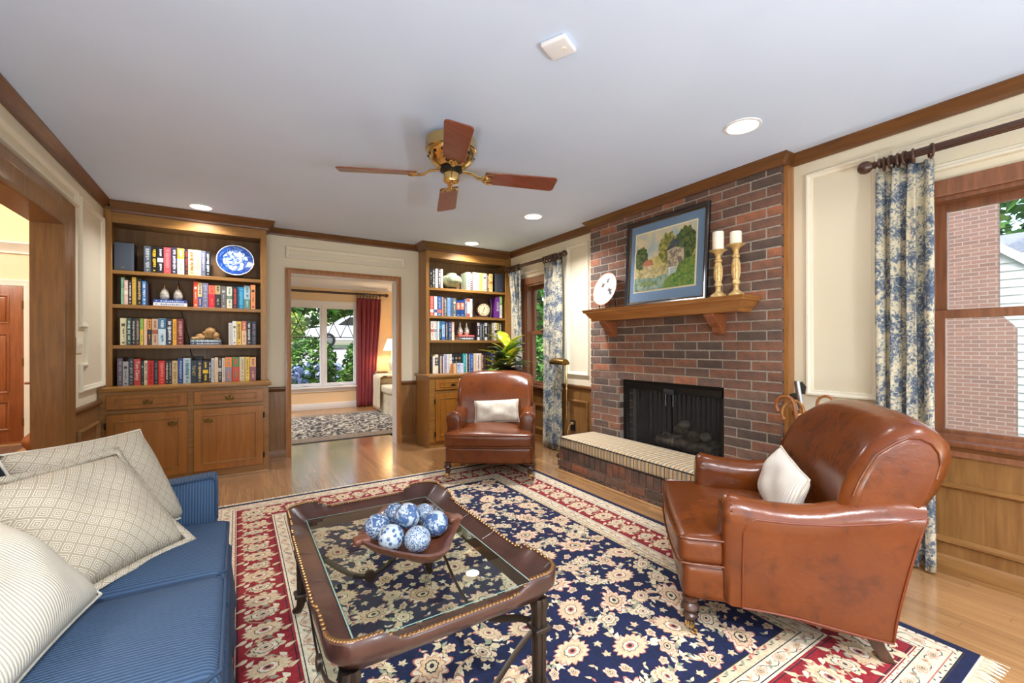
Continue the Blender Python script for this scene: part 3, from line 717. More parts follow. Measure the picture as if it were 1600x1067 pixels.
(2.830,0.042,0.246,(50,120,205),(190,215,240),'L','bright blue book'),
(2.876,0.040,0.246,(215,180,140),(160,80,60),'B','tan book with a red brown band'),
(2.920,0.028,0.240,(60,80,50),(100,120,90),'L','dark green book'),
(2.953,0.016,0.235,(235,235,228),(190,190,190),'L','very thin white book'),
(2.971,0.047,0.282,(76,78,76),(110,112,110),'L','tall grey book at the shelf end')]}

bm_ = bpy.data.materials.new('book_cover'); bm_.use_nodes = True
_a = bm_.node_tree.nodes.new('ShaderNodeAttribute'); _a.attribute_name = 'Col'; bm_.node_tree.links.new(_a.outputs['Color'], bm_.node_tree.nodes['Principled BSDF'].inputs['Base Color'])
bm_.node_tree.nodes['Principled BSDF'].inputs['Roughness'].default_value = .42
MT['title'] = mat('white_lettering', (240, 236, 228), .5); MT['titleg'] = mat('gilt_lettering', (190, 175, 120), .5)
ORD = 'first second third fourth fifth sixth seventh eighth ninth tenth eleventh twelfth thirteenth fourteenth fifteenth sixteenth seventeenth eighteenth nineteenth twentieth'.split()
def book_mesh(w, h, d, c1, c2, style, rng):
    mb = MB(); cols = []
    def q(b, col): n0 = len(mb.f); b(); cols.extend([col]*(len(mb.f)-n0))
    k1, k2 = lin(c1), lin(c2); pg = lin((226, 214, 186)); t = min(.003, w*.18)
    U = [(-w/2, 0), (w/2, 0), (w/2, d), (w/2-t, d), (w/2-t, t), (-w/2+t, t), (-w/2+t, d), (-w/2, d)]
    q(lambda: mb.prism(U, ((0, 0, 0), (1, 0, 0), (0, 1, 0), (0, 0, 1)), h), k1)
    q(lambda: mb.box((-w/2+t, t, .003), (w/2-t, d-.004, h-.004)), pg)
    def patch(x0, x1, z0, z1, col=None, o=.0005): q(lambda: mb.add([(x0*w, -o, z0*h), (x1*w, -o, z0*h), (x1*w, -o, z1*h), (x0*w, -o, z1*h)], [(0, 1, 2, 3)]), col or k2)
    def text(z0, z1, col=None, wd=.5):
        z = z1
        while z > z0+.01:
            s = rng.uniform(.006, .014)/h; wv = wd*rng.uniform(.7, 1)/2
            patch(-wv*rng.uniform(.3, 1), wv, max(z-s, z0), z, col, .0007); z -= s+rng.uniform(.002, .005)/h
            if rng.random() < .15: z -= .012/h
    if style == 'L': text(.18, .90, wd=.62); text(.05, .11, wd=.4)
    elif style == 'B': patch(-.5, .5, .42, .58); text(.66, .92, wd=.45); text(.1, .36, wd=.45)
    elif style == 'T': patch(-.5, .5, .60, .995); text(.66, .93, k1, .5); text(.12, .4, wd=.4)
    elif style == 'H': patch(-.5, .5, .003, .42); text(.5, .9, k2, .5); text(.08, .34, k1, .4)
    elif style == 'D': patch(-.28, .28, .70, .80); text(.3, .6, wd=.25); patch(-.2, .2, .06, .11)
    elif style == 'W': patch(-.5, .5, .16, .32); text(.40, .92, tuple(.6*a+.3 for a in k1), .5); patch(-.2, .2, .04, .1, tuple(.5*a+.4 for a in k1))
    elif style == 'M': patch(-.46, .46, .42, .84); text(.5, .78, lin((245, 225, 190)), .5); patch(-.3, .3, .08, .11, lin((170, 190, 210)))
    elif style == 'E': patch(-.5, .5, .003, .18); patch(-.5, .5, .82, .995); text(.3, .75, tuple(.5*a for a in k1) if sum(k1) > 1 else k2, .5)
    elif style == 'R': patch(.05, .5, .003, .995)
    return mb, cols
def text_mesh(s, size, m):
    cu = bpy.data.curves.new('t', 'FONT'); cu.body = s; cu.size = size; cu.align_x = 'CENTER'; cu.align_y = 'CENTER'; cu.resolution_u = 2; cu.extrude = .0003
    to = bpy.data.objects.new('t', cu); C.objects.link(to); dg = bpy.context.evaluated_depsgraph_get(); dg.update()
    me = bpy.data.meshes.new_from_object(to.evaluated_get(dg)); bpy.data.objects.remove(to); me.name = 'lettering'
    me.materials.clear(); me.materials.append(m); return me
PLACE = {'A': ('top shelf, left bookcase', 1.855), 'B': ('left row, second shelf, left bookcase', 1.56), 'C': ('right row, second shelf, left bookcase', 1.56), 'D': ('left row, third shelf, left bookcase', 1.207), 'E': ('right row, third shelf, left bookcase', 1.207),
         'F': ('bottom shelf, left bookcase', .852), 'F2': ('bottom shelf, left bookcase', .852), 'G': ('left row, top shelf, corner bookcase', 1.903), 'H': ('right row, top shelf, corner bookcase', 1.903), 'I': ('left row, second shelf, corner bookcase', 1.56), 'J': ('right row, second shelf, corner bookcase', 1.56),
         'K': ('left row, third shelf, corner bookcase', 1.261), 'L': ('right row, third shelf, corner bookcase', 1.261), 'M': ('bottom shelf, corner bookcase', .852), 'N': ('bottom shelf, corner bookcase', .852)}
TITLES = {'red book with bold white lettering': ('Tom Clancy', .034), 'dark teal book with gilt lettering': ('TENET', .034), 'purple book with white lettering': ('WINE', .05)}
br = random.Random(11); NUM = {}
def book(x, y, z, w, h, d, c1, c2, style, label, group, text=None, rz=0, flat=False):
    rng = random.Random(hash((round(x*1000), round(z*1000))) & 0xffff)
    mb, cols = book_mesh(w, h, d, c1, c2, '' if text else style, rng)
    o = obj('book', mb, [bm_], loc=(x, y, z), smooth=False, angle=30)
    me = o.data; ca = me.color_attributes.new('Col', 'FLOAT_COLOR', 'CORNER')
    arr = []
    for p, c in zip(me.polygons, cols): arr += [*c, 1]*p.loop_total
    ca.data.foreach_set('color', arr)
    tag(o, label, 'book', group)
    if flat: o.rotation_euler = (0, -pi/2, rz)
    elif rz: o.rotation_euler = (0, rz, 0)
    if text:
        me = text_mesh(text[0], text[1], MT['titleg'] if 'gilt' in label else MT['title'])
        to = bpy.data.objects.new('lettering', me); C.objects.link(to); to.parent = o; to.location = (0, -.0008, h*.55); to.rotation_euler = (0, pi/2, 0)
        to.rotation_euler = M(((0, 0, -1), (0, 1, 0), (1, 0, 0))).to_euler()
        mm = M(((0, 1, 0), (0, 0, -1), (-1, 0, 0))); to.rotation_euler = mm.to_euler()
    return o
cnt = {}
for key in ('A', 'B', 'C', 'D', 'E', 'F', 'F2', 'G', 'H', 'I', 'J', 'K', 'L', 'M', 'N'):
    place, z = PLACE[key]
    for (x, w, h, c1, c2, st, desc) in BOOKS[key]:
        i = cnt.get(place, 0); cnt[place] = i+1
        rk = ORD[i] if i < 20 else 'twenty '+ORD[i-20] if i < 29 else 'thirtieth'
        label = '%s, %s from left, %s' % (desc, rk, place)
        if len(label.split()) > 16: label = '%s, %s on %s' % (desc, rk, place)
        if len(label.split()) > 16: print('LONG', label)
        tx = TITLES.get(desc)
        yy = 5.0+br.uniform(-.004, .012)+(.03 if 'behind a small' in desc else 0)
        if key in 'IJ' and w > .06: pass
        d = br.uniform(.14, .19)
        if key == 'J' and 'purple' in desc: d = .2
        book(x+w/2, yy, z+.0005, w-.0012, min(h, .31), d, c1, c2, st, label, 'books on the '+place.replace(',', ' of the'), tx)
for i, (x, w, h, c1, c2, ds) in enumerate(((2.240, .040, .118, (240,180,120), (230,210,180), 'small orange paperback in front of tall black books, corner bookcase'), (2.286, .040, .125, (180,210,240), (40,50,75), 'small pale blue paperback in front of tall black books, corner bookcase'), (2.331, .044, .122, (225,225,245), (180,180,210), 'small white paperback in front of tall black books, corner bookcase'))):
    book(x+w/2, 4.90, .8525, w-.001, h, .10, c1, c2, 'D', ds, 'small paperbacks at the front of the shelf')
def flat_book(x0, x1, z, th, c1, c2, label, dep=.17):
    L = x1-x0; o = book(0, 0, 0, th, L, dep, c1, c2, 'L', label, 'books lying flat on the shelves')
    o.rotation_euler = M(((0, 0, 1), (0, 1, 0), (-1, 0, 0))).to_euler(); o.location = (x0, 4.995, z+th/2)
flat_book(-.641, -.398, 1.5605, .030, (230,232,238), (140,150,180), 'white book lying under a blue one, second shelf, left bookcase')
flat_book(-.639, -.400, 1.591, .026, (44,70,144), (180,200,240), 'blue book lying under two egg shaped bottles, left bookcase')
flat_book(-.375, -.135, 1.2075, .025, (60,70,96), (200,205,215), 'dark blue book lying lowest under the reclining lion figure')
flat_book(-.374, -.138, 1.233, .024, (120,140,150), (230,235,240), 'grey blue book lying directly under the reclining lion figure')
flat_book(2.356, 2.580, 1.2615, .046, (52,48,58), (220,220,224), 'dark book with white lettering lying lowest under two bottle vases', .16)
flat_book(2.356, 2.578, 1.308, .020, (230,80,70), (250,180,170), 'red book lying directly under two bottle vases', .16)

# ------------------------------------------------------------------ things on the shelves
def speaker(x0, x1, y, z, h, col, label, curved):
    t = thing('speaker', label, 'speaker', ((x0+x1)/2, y, z))
    m = mat('speaker_cloth', col, .9, bump=(300, .2, .002)); d = .15
    obj('cabinet', MB().rbox((x0, y+.02, z), (x1, y+d, z+h), .004, 2), MT['blackp'], t)
    xm = (x0+x1)/2; w = (x1-x0)/2
    g = MB().loft([[(xm+w*.97*cos(a), y+.022-(.022 if curved else .012)*sin(a)**(.6 if curved else .25), zz) for a in [pi*i/14 for i in range(15)]] for zz in (z+.003, z+h-.003)], closed=True)
    obj('grille', g, m, t)
    b = MB().ball((0, 0, 0), .012, 10, 6, sc=(1.2, .25, .5)); 
    for i in range(len(b.v)): b.v[i] += V((xm-.01 if not curved else xm+.02, y-(.0 if curved else -.009), z+.028))
    obj('badge', b, MT['chrome'], t)
    return t
speaker(-.908, -.772, 4.99, 1.8555, .245, (76, 84, 96), 'grey loudspeaker with cloth grille at the left end of the top shelf', False)
speaker(2.89, 3.035, 4.99, 1.9035, .25, (52, 56, 64), 'charcoal curved loudspeaker on the corner bookcase top shelf', True)
def plate_frame(c, r, up, facing):
    z = V(facing).normalized(); y = V(up); y = (y-z*y.dot(z)).normalized(); x = y.cross(z); m = M((x, y, z)).transposed().to_4x4(); m.translation = V(c); return m
def plate(name, c, r, facing, mats, label, cat='plate'):
    T = plate_frame(c, r, (0, 0, 1), facing)
    mb = MB().lathe([(.001, .004), (r*.62, .004), (r*.68, .008), (r*.97, .020), (r, .022)], 40, M.Identity(4), 0)
    n0 = len(mb.f); mb.lathe([(r, .022), (r*.97, .016), (r*.66, .003), (r*.5, -.004), (.001, -.004)], 40, M.Identity(4), 1)
    o = obj(name, mb, mats, smooth=True, weld=True); o.matrix_world = T
    tag(o, label, cat); return o, T
def stand(c, w, z0, facing, label, h=.05):
    f = V(facing); f.z = 0; f.normalize(); s = V((-f.y, f.x, 0)); c = V((c[0], c[1], z0)); t = thing('plate_stand', label, 'plate stand', c)
    for k in (-1, 1):
        p = c+s*(k*w)
        mb = MB().tube([p-f*.06+V((0, 0, .004)), p+V((0, 0, .006)), p+f*.028+V((0, 0, .006)), p+f*.034+V((0, 0, .018)), p+f*.03+V((0, 0, h))], .005, 6)
        mb.tube([p-f*.05+V((0, 0, .004)), p-f*.03+V((0, 0, .12))], .004, 6); obj('leg', mb, MT['blackp'], t)
    obj('bar', MB().tube([c-s*w+V((0, 0, .008)), c+V((0, 0, .016))+f*.01, c+s*w+V((0, 0, .008))], .006, 6), MT['blackp'], t)
def blueplate(n, l, v):
    px = sep(n, l, v, 0); py = sep(n, l, v, 1); r = math_(n, l, 'SQRT', math_(n, l, 'ADD', math_(n, l, 'MULTIPLY', px, px), math_(n, l, 'MULTIPLY', py, py)))
    rim = math_(n, l, 'COMPARE', r, .127, .022); a = noise_(n, l, v, 22, 4, 1.5); ed = math_(n, l, 'GREATER_THAN', r, .151)
    q = math_(n, l, 'ADD', a, math_(n, l, 'MULTIPLY', rim, .17)); q = math_(n, l, 'SUBTRACT', q, math_(n, l, 'MULTIPLY', ed, .5)); return math_(n, l, 'SUBTRACT', q, 0)
MT['bluep1'] = ramp_mat('blue_white_transferware', [(.44, (226, 230, 234)), (.49, (110, 140, 190)), (.60, (44, 84, 160)), (.72, (30, 58, 124))], blueplate, .12, coat=.6)
MT['porc'] = mat('white_porcelain', (232, 230, 224), .15, coat=.5)
plate('plate', (-.02, 5.075, 2.035), .157, (0, -1, .24), [MT['bluep1'], MT['porc']], 'blue and white transferware plate standing on the left bookcase')
stand((-.02, 5.06, 0), .075, 1.8555, (0, -1, 0), 'black plate stand under the blue and white plate', .045)
# egg shaped bottles, lion, black box and cord
MT['crackle'] = mat('mother_of_pearl', (206, 200, 186), .25, noise=(40, (150, 138, 116), 4, .4, .7), coat=.3)
for x, lb in ((-.568, 'left of a pair of egg shaped pearly bottles on books'), (-.469, 'right of a pair of egg shaped pearly bottles on books')):
    t = thing('bottle', lb, 'bottle', (x, 5.06, 1.6172), group='egg shaped bottles')
    T = M.Translation((x, 5.06, 1.6172))
    obj('body', MB().lathe([(.001, 0), (.024, 0), (.032, .012), (.036, .035), (.033, .065), (.024, .09), (.012, .105), (.008, .11)], 20, T), MT['crackle'], t)
    obj('stopper', MB().lathe([(.008, .108), (.007, .125), (.005, .130), (.008, .138), (.004, .148), (.001, .15)], 12, T), MT['brass'], t)
MT['lion'] = mat('sandy_stone', (204, 160, 104), .7, noise=(30, (160, 116, 66), 4), bump=(120, .3))
lt = thing('lion_figure', 'sandy reclining lion figure resting on two flat books', 'figurine', (-.26, 5.06, 1.2575)); z = 1.2575
b = MB().ball((-.235, 5.07, z+.036), .042, 14, 10, sc=(1.6, .85, .85)).ball((-.185, 5.06, z+.038), .038, 12, 8, sc=(1, 1, 1)).ball((-.30, 5.06, z+.03), .035, 12, 8, sc=(1.2, .9, .85))
obj('body', b, MT['lion'], lt)
obj('head', MB().ball((-.225, 5.05, z+.075), .046, 14, 10, sc=(1.0, .8, 1.0)).ball((-.262, 5.045, z+.063), .022, 10, 7, sc=(1.2, .9, .9)), MT['lion'], lt)
for yy in (5.025, 5.075): obj('paw', MB().tube([(-.27, yy, z+.018), (-.32, yy, z+.014), (-.358, yy, z+.012)], [.016, .014, .012], 8).ball((-.358, yy, z+.012), .014, 8, 6), MT['lion'], lt)
obj('tail', MB().tube([(-.165, 5.06, z+.012), (-.155, 5.03, z+.01), (-.18, 5.015, z+.008)], .007, 6), MT['lion'], lt)
solo('media_box', MB().rbox((-.368, 5.195, .8525), (-.29, 5.218, 1.095), .006, 2), MT['blackp'], 'small black box behind books on the left bookcase bottom shelf', 'box', (-.33, 5.205, .8525))
solo('cable', MB().tube(bez((-.481, 5.214, 1.823), (-.47, 5.214, 1.74), (-.465, 5.214, 1.66), (-.461, 5.214, 1.565), 8), .0035, 6), MT['black'], 'upper length of black cable on the left bookcase back', 'cable', (-.47, 5.214, 1.57))
solo('cable', MB().tube(bez((-.458, 5.214, 1.525), (-.44, 5.214, 1.42), (-.40, 5.214, 1.3), (-.394, 5.214, 1.211), 8), .0035, 6), MT['black'], 'middle length of black cable behind the lion figure shelf', 'cable', (-.42, 5.214, 1.21))
solo('cable', MB().tube(bez((-.392, 5.205, 1.173), (-.388, 5.205, 1.13), (-.38, 5.2, 1.12), (-.375, 5.2, 1.10), 6), .0035, 6), MT['black'], 'short length of black cable above the black box', 'cable', (-.38, 5.205, 1.10))
# corner bookcase: celadon pot, clock, bottle vases
MT['celadon'] = mat('celadon_glaze', (166, 172, 138), .25, noise=(20, (140, 150, 120), 2), coat=.4)
pt = thing('pot', 'squat green textured pot on a dark base, corner bookcase top shelf', 'pot', (2.303, 5.09, 1.9035)); T = M.Translation((2.303, 5.09, 1.9035))
obj('base', MB().lathe([(.001, 0), (.07, 0), (.072, .012), (.055, .022), (.058, .03), (.001, .03)], 24, T), MT['darkz'], pt)
prof = [(.055, .03), (.085, .055), (.118, .09), (.125, .115), (.118, .145), (.09, .175), (.062, .19), (.06, .205), (.055, .205), (.052, .19)]
def knob_r(r, z): return r
mb = MB().lathe(prof, 32, T)
for r_, z in [(.118, .145), (.124, .13), (.126, .115), (.123, .10), (.106, .16)]:
    n = 34
    for i in range(n):
        a = 2*pi*(i+(.5 if int(z*1000) % 30 else 0))/n; mb.ball(T @ V((r_*cos(a), r_*sin(a), z)), .0062, 6, 4)
obj('body', mb, MT['celadon'], pt, kind=None)
ck = thing('clock', 'dark wooden shelf clock with a round cream face', 'clock', (2.71, 5.1, 1.5605))
MT['clockface'] = mat('clock_cream', (226, 200, 160), .5)
obj('back_board', MB().rbox((2.605, 5.12, 1.5605), (2.82, 5.14, 1.835), .008, 2), MT['darkz'], ck)
obj('foot', MB().rbox((2.62, 5.03, 1.5605), (2.81, 5.13, 1.58), .006, 2), MT['darkx'], ck)
TC = plate_frame((2.74, 5.05, 1.663), 1, (0, 0, 1), (-.25, -1, 0))
obj('bezel', MB().lathe([(.001, -.06), (.08, -.06), (.098, -.03), (.1, 0), (.092, .008), (.083, .004), (.001, .003)], 28, TC), MT['darkx'], ck)
fc = obj('dial', MB().lathe([(.001, .004), (.078, .004), (.078, .008), (.001, .0085)], 28, TC), MT['clockface'], ck)
mk = MB()
for i in range(12):
    a = pi/6*i; mk.box((-.0035, .055, .0088), (.0035, .070, .0096), T=TC @ M.Rotation(a, 4, 'Z'))
obj('hour_marks', mk, MT['blackp'], fc)
obj('hands', MB().box((-.003, -.01, .0098), (.003, .045, .0108), T=TC @ M.Rotation(-.4, 4, 'Z')).box((-.002, -.01, .0110), (.002, .06, .012), T=TC @ M.Rotation(2.8, 4, 'Z')), MT['blackp'], fc)
solo('bookend', MB().loft([[(2.845+.02*sin(3*q), 5.06+.012*cos(a)*(1+.3*sin(9*q)), 1.5605+.25*q) if i == 0 else (2.845+.02*sin(3*q)+(.018-.008*q)*sin(a), 5.06+(.018-.008*q)*cos(a), 1.5605+.25*q) for i, a in enumerate([2*pi*k/8 for k in range(8)])] for q in [k/8 for k in range(9)]]), MT['darkz'], 'slender dark carved ornament beside the shelf clock', 'ornament', (2.845, 5.06, 1.5605))
MT['cloisonne'] = mat('spotted_porcelain', (214, 204, 188), .25, noise=(55, (80, 74, 80), 3, .55, .62), coat=.4)
for x, lb in ((2.404, 'left of two long necked bottle vases on red books'), (2.495, 'right of two long necked bottle vases on red books')):
    T = M.Translation((x, 5.06, 1.3285))
    solo('bottle_vase', MB().lathe([(.001, 0), (.024, 0), (.034, .02), (.037, .045), (.030, .075), (.016, .10), (.010, .125), (.009, .145), (.012, .155), (.008, .155)], 20, T), MT['cloisonne'], lb, 'vase', (x, 5.06, 1.3285), 'bottle vases')
# ------------------------------------------------------------------ fireplace, bricks one by one
rb = random.Random(5)
BRK = []
for i, (c, c2) in enumerate((((140, 94, 72), (108, 80, 68)), ((114, 84, 70), (138, 92, 70)), ((98, 80, 70), (80, 68, 62)), ((166, 102, 72), (124, 86, 68)), ((104, 80, 70), (126, 88, 70)), ((126, 94, 78), (100, 82, 72)), ((90, 76, 70), (114, 84, 72)))):
    BRK.append(mat('brick_%d' % i, c, .9, noise=(9, c2, 4, .4, .62), noise2=(45, tuple(x*.72 for x in c), 2, .58, .72), bump=(70, .6, .006), rnd=.10))
BR_W = [3, 3, 3, 2, 3, 2, 3]
BMESH = {}
def brick(parent, c, dim, wts=None):
    """one brick of size dim centred at c"""
    k = tuple(round(x, 3) for x in dim); mi = rb.choices(range(7), wts or BR_W)[0]
    if (k, mi) not in BMESH:
        h = V(dim)/2; BMESH[(k, mi)] = mesh_only('brick', MB().box(-h, h), [BRK[mi]])
        bm = bmesh.new(); bm.from_mesh(BMESH[(k, mi)]); bmesh.ops.bevel(bm, geom=bm.edges[:], offset=.0022, segments=1, affect='EDGES'); bm.to_mesh(BMESH[(k, mi)]); bm.free()
    o = bpy.data.objects.new('brick', BMESH[(k, mi)]); C.objects.link(o); o.parent = parent
    o.location = V(c)+V((rb.uniform(-.0015, .0015), rb.uniform(-.001, .001), 0))-OFF[parent.name]
    o.rotation_euler = (0, 0, rb.uniform(-.006, .006)); return o
fp = thing('fireplace', 'floor to ceiling brown brick chimney breast with black screened firebox', 'fireplace', (3.03, 2.39, 0))
FB0, FB1, FBT = 1.882, 2.915, .876            # opening y0 y1 top
core = holes(CXF+.0055, RX+.13, [CY0+.01, FB0, FB1, CY1-.01], [0, FBT, H], lambda i, j: i == 1 and j == 0, MB())
obj('mortar_core', core, MT['mortar'], fp, weld=True, smooth=False)
CH, BW, JT = .0694, .2125, .010
nb = 0
for r in range(36):
    z0 = FBT-13*CH+r*CH+.001; z1 = z0+CH-JT
    if z1 > H-.002: z1 = H-.004
    if z0 < .0 or z1-z0 < .02: continue
    y = CY0-(0 if r % 2 else .1065)
    while y < CY1-.012:
        a, b = max(y, CY0), min(y+BW-JT, CY1); y += BW
        if b-a < .025: continue
        if z0 < FBT-.01:
            if a < FB1 and b > FB0:
                if a < FB0: b = FB0
                elif b > FB1: a = FB1
                else: continue
                if b-a < .02: continue
        if z1 < .24 and 1.55 < a and b < 3.25: continue
        brick(fp, ((CXF+RX)/2-.0, (a+b)/2, (z0+z1)/2), (RX-CXF-.004, b-a, z1-z0)); nb += 1
    if z0 < FBT-.01 and z1 > .24:     # reveal headers
        for ya, yb in ((FB1-.002, FB1+.03), (FB0-.03, FB0+.002)):
            brick(fp, (RX+.03, (ya+yb)/2, (z0+z1)/2), (.10, yb-ya, z1-z0)); nb += 1
print('fireplace bricks', nb)
MT['soot'] = mat('sooty_firebrick', (34, 30, 28), .95, noise=(8, (52, 46, 42), 4))
fx = MB().box((3.46, FB0-.02, .2), (3.48, FB1+.02, 1.0)).box((RX+.02, FB0-.03, .2), (3.47, FB0-.012, 1.0)).box((RX+.02, FB1+.012, .2), (3.47, FB1+.03, 1.0)).box((RX+.02, FB0-.02, .95), (3.47, FB1+.02, .97)).box((RX-.05, FB0-.02, .205), (3.47, FB1+.02, .225))
obj('firebox', fx, MT['soot'], fp, smooth=False)
obj('lintel', MB().box((CXF+.02, FB0-.03, FBT-.002), (RX+.1, FB1+.03, FBT+.006)), MT['black'], fp)
sc = thing('fire_screen', 'black metal fireplace screen with mesh curtains and two pull rods', 'fire screen', (3.06, 2.39, .225))
X_ = 3.075; g0, g1 = FB0+.004, FB1-.006
obj('frame', MB().mould(rect(g0, g1, .226, FBT-.004), [(0, 0), (0, .03), (.045, .03), (.05, .02), (.05, 0)], ((X_+.03, 0, 0), (0, 1, 0), (0, 0, 1), (-1, 0, 0))), MT['black'], sc, weld=True, bev=.002, seg=1)
obj('hood', MB().box((X_-.012, g0+.03, FBT-.085), (X_+.03, g1-.03, FBT-.03)), MT['black'], sc, bev=.003)
lv = MB()
for k in range(22): lv.box((X_-.006, g1-.04, .26+k*.025), (X_+.004, g1-.012, .272+k*.025))
obj('louvre', lv, MT['blackp'], sc, kind='stuff')
obj('latch_plate', MB().box((X_-.03, 2.33, FBT-.10), (X_-.008, 2.43, FBT-.055)), mat('dark_grey_metal', (52, 54, 60), .4, .5), sc, bev=.003)
MT['mesh'] = bpy.data.materials.new('wire_mesh'); MT['mesh'].use_nodes = True; n = MT['mesh'].node_tree.nodes; l = MT['mesh'].node_tree.links
p = n['Principled BSDF']; p.inputs['Base Color'].default_value = c4((48, 46, 46)); p.inputs['Roughness'].default_value = .5; p.inputs['Metallic'].default_value = .4
t = n.new('ShaderNodeBsdfTransparent'); x = n.new('ShaderNodeMixShader'); x.inputs[0].default_value = .56; l.new(t.outputs[0], x.inputs[1]); l.new(p.outputs[0], x.inputs[2]); l.new(x.outputs[0], n['Material Output'].inputs[0])
for (a, b) in ((g0+.05, 2.37), (2.39, g1-.05)):
    obj('mesh_curtain', MB().grid(90, 2, lambda u, v: (X_+.022+.008*sin(u*62)+.003*sin(u*23), a+(b-a)*u, .235+v*.56)), MT['mesh'], sc)
for y in (2.345, 2.42): obj('pull_rod', MB().tube([(X_-.014, y, FBT-.09), (X_-.014, y, FBT-.20)], .0035, 6).tube([(X_-.014, y, FBT-.155), (X_-.014, y, FBT-.20)], .006, 8), MT['chrome'], sc)
MT['log'] = mat('ceramic_log', (90, 78, 66), .9, noise=(12, (150, 134, 114), 4, .4, .6), bump=(30, .6, .01)); MT['logw'] = mat('pale_ember_stone', (170, 160, 146), .9, noise=(14, (100, 92, 84), 3))
gr = thing('fire_grate', 'black iron log grate inside the firebox', 'grate', (3.3, 2.35, .2255))
gb = MB()
for y in (2.05, 2.2, 2.35, 2.5, 2.65): gb.tube([(3.2, y, .30), (3.22, y, .275), (3.42, y, .275)], .008, 6)
gb.tube([(3.22, 2.02, .265), (3.22, 2.68, .265)], .008, 6).tube([(3.40, 2.02, .265), (3.40, 2.68, .265)], .008, 6)
obj('bars', gb, MT['black'], gr)
for a in ((3.22, 2.1), (3.22, 2.6), (3.4, 2.1), (3.4, 2.6)): obj('leg', MB().tube([(a[0], a[1], .262), (a[0], a[1], .2258)], .008, 6), MT['black'], gr)
def log(a, b, r, m, lb):
    a, b = V(a), V(b); pts = [a.lerp(b, q/6)+V((0, 0, .006*sin(q*2))) for q in range(7)]
    solo('log', MB().tube(pts, [r*(1+.1*sin(q*2.3)) for q in range(7)], 10), m, lb, 'log', tuple((a+b)/2-V((0, 0, r))), 'ceramic logs in the firebox')
log((3.25, 2.08, .325), (3.27, 2.66, .33), .045, MT['log'], 'front charred log lying across the grate'); log((3.36, 2.06, .335), (3.35, 2.66, .34), .05, MT['log'], 'rear charred log lying across the grate')
log((3.25, 2.25, .42), (3.36, 2.52, .44), .038, MT['log'], 'small charred log laid askew over the two long logs')
for (y, z, lb) in ((2.20, .425, 'pale ash coloured log end at the right of the fire'), (2.40, .50, 'pale rounded ember stone on the small log')):
    solo('ember_stone', MB().ball((3.29, y, z), .045, 10, 8, sc=(1, 1.2, .9)), MT['logw'], lb, 'stone', (3.29, y, z-.04))
# raised hearth with rowlock bricks
HX, HY0, HY1, HT = 2.58, 1.46, 3.285, .222
he = thing('hearth', 'raised brick hearth in front of the fireplace', 'hearth', (2.8, 2.37, 0))
obj('mortar_core', MB().box((HX+.012, HY0+.012, .0), (CXF-.001, HY1-.012, HT-.010)), MT['mortar'], he, smooth=False)
W2 = [2, 4, 6, 1, 3, 3, 5]
def course(z0, z1, w, j=.010, off=0):
    y = HY0-off
    while y < HY1-.01:
        a, b = max(y, HY0), min(y+w-j, HY1); y += w
        if b-a > .02: brick(he, (HX+.045, (a+b)/2, (z0+z1)/2), (.09, b-a, z1-z0), W2)
    x = HX+.10
    while x < CXF-.02:
        b = min(x+w-j, CXF-.002)
        if b-x > .02: brick(he, ((x+b)/2, HY1-.045, (z0+z1)/2), (b-x, .09, z1-z0), W2)
        x += w
course(.118, HT, .0695); course(.052, .108, .2125, off=.08); course(.004, .042, .0765, off=.02)
struct('trim_90', MB().mould([(HX, HY0), (HX, HY1), (CXF, HY1)], [(0, 0), (.018, 0), (.015, .014), (.004, .02), (0, .02)], ((0, 0, 0), (1, 0, 0), (0, 1, 0), (0, 0, 1)), False), MT['oakdark'], 'oak shoe moulding round the hearth', weld=True)
def plaid(n, l, v):
    y = sep(n, l, v, 1); x = sep(n, l, v, 0); z = sep(n, l, v, 2)
    def ln(s, f, w, ph=0): return math_(n, l, 'LESS_THAN', math_(n, l, 'ABSOLUTE', math_(n, l, 'SUBTRACT', math_(n, l, 'FRACT', math_(n, l, 'MULTIPLY_ADD', s, f, ph)), .5)), w)
    a = ln(y, 14, .06); b = ln(y, 14, .13, .5); c = ln(y, 14, .05, .24); d = ln(x, 9, .05)
    q = math_(n, l, 'ADD', math_(n, l, 'MULTIPLY', a, .72), math_(n, l, 'MULTIPLY', b, .46)); q = math_(n, l, 'MAXIMUM', q, math_(n, l, 'MULTIPLY', c, .3)); return math_(n, l, 'MAXIMUM', q, math_(n, l, 'MULTIPLY', d, .25))
MT['plaid'] = ramp_mat('plaid_cushion', [(.0, (206, 184, 142)), (.30, (172, 152, 120)), (.46, (146, 138, 132)), (.72, (112, 70, 56))], plaid, .95)
hc = thing('hearth_cushion', 'long plaid box cushion lying on the raised hearth', 'cushion', (2.8, 2.37, HT+.001))
obj('pad', MB().rbox((HX-.004, HY0+.05, HT+.001), (CXF-.004, HY1-.02, HT+.108), .03, 8, fn=lambda w, q: (w.x, w.y, w.z+(.012*(1-q.x**4)*(1-q.y**8) if q.z > .5 else 0))), MT['plaid'], hc, weld=True, smooth=True)
pp = [(HX-.003, HY0+.08, HT+.1), (HX-.003, HY1-.05, HT+.1), (HX+.03, HY1-.02, HT+.1), (CXF-.03, HY1-.02, HT+.1)]
obj('piping', MB().tube(pp, .0045, 6), MT['blackp'], hc); obj('piping', MB().tube([(a, b, HT+.012) for a, b, c in pp], .004, 6), MT['blackp'], hc)

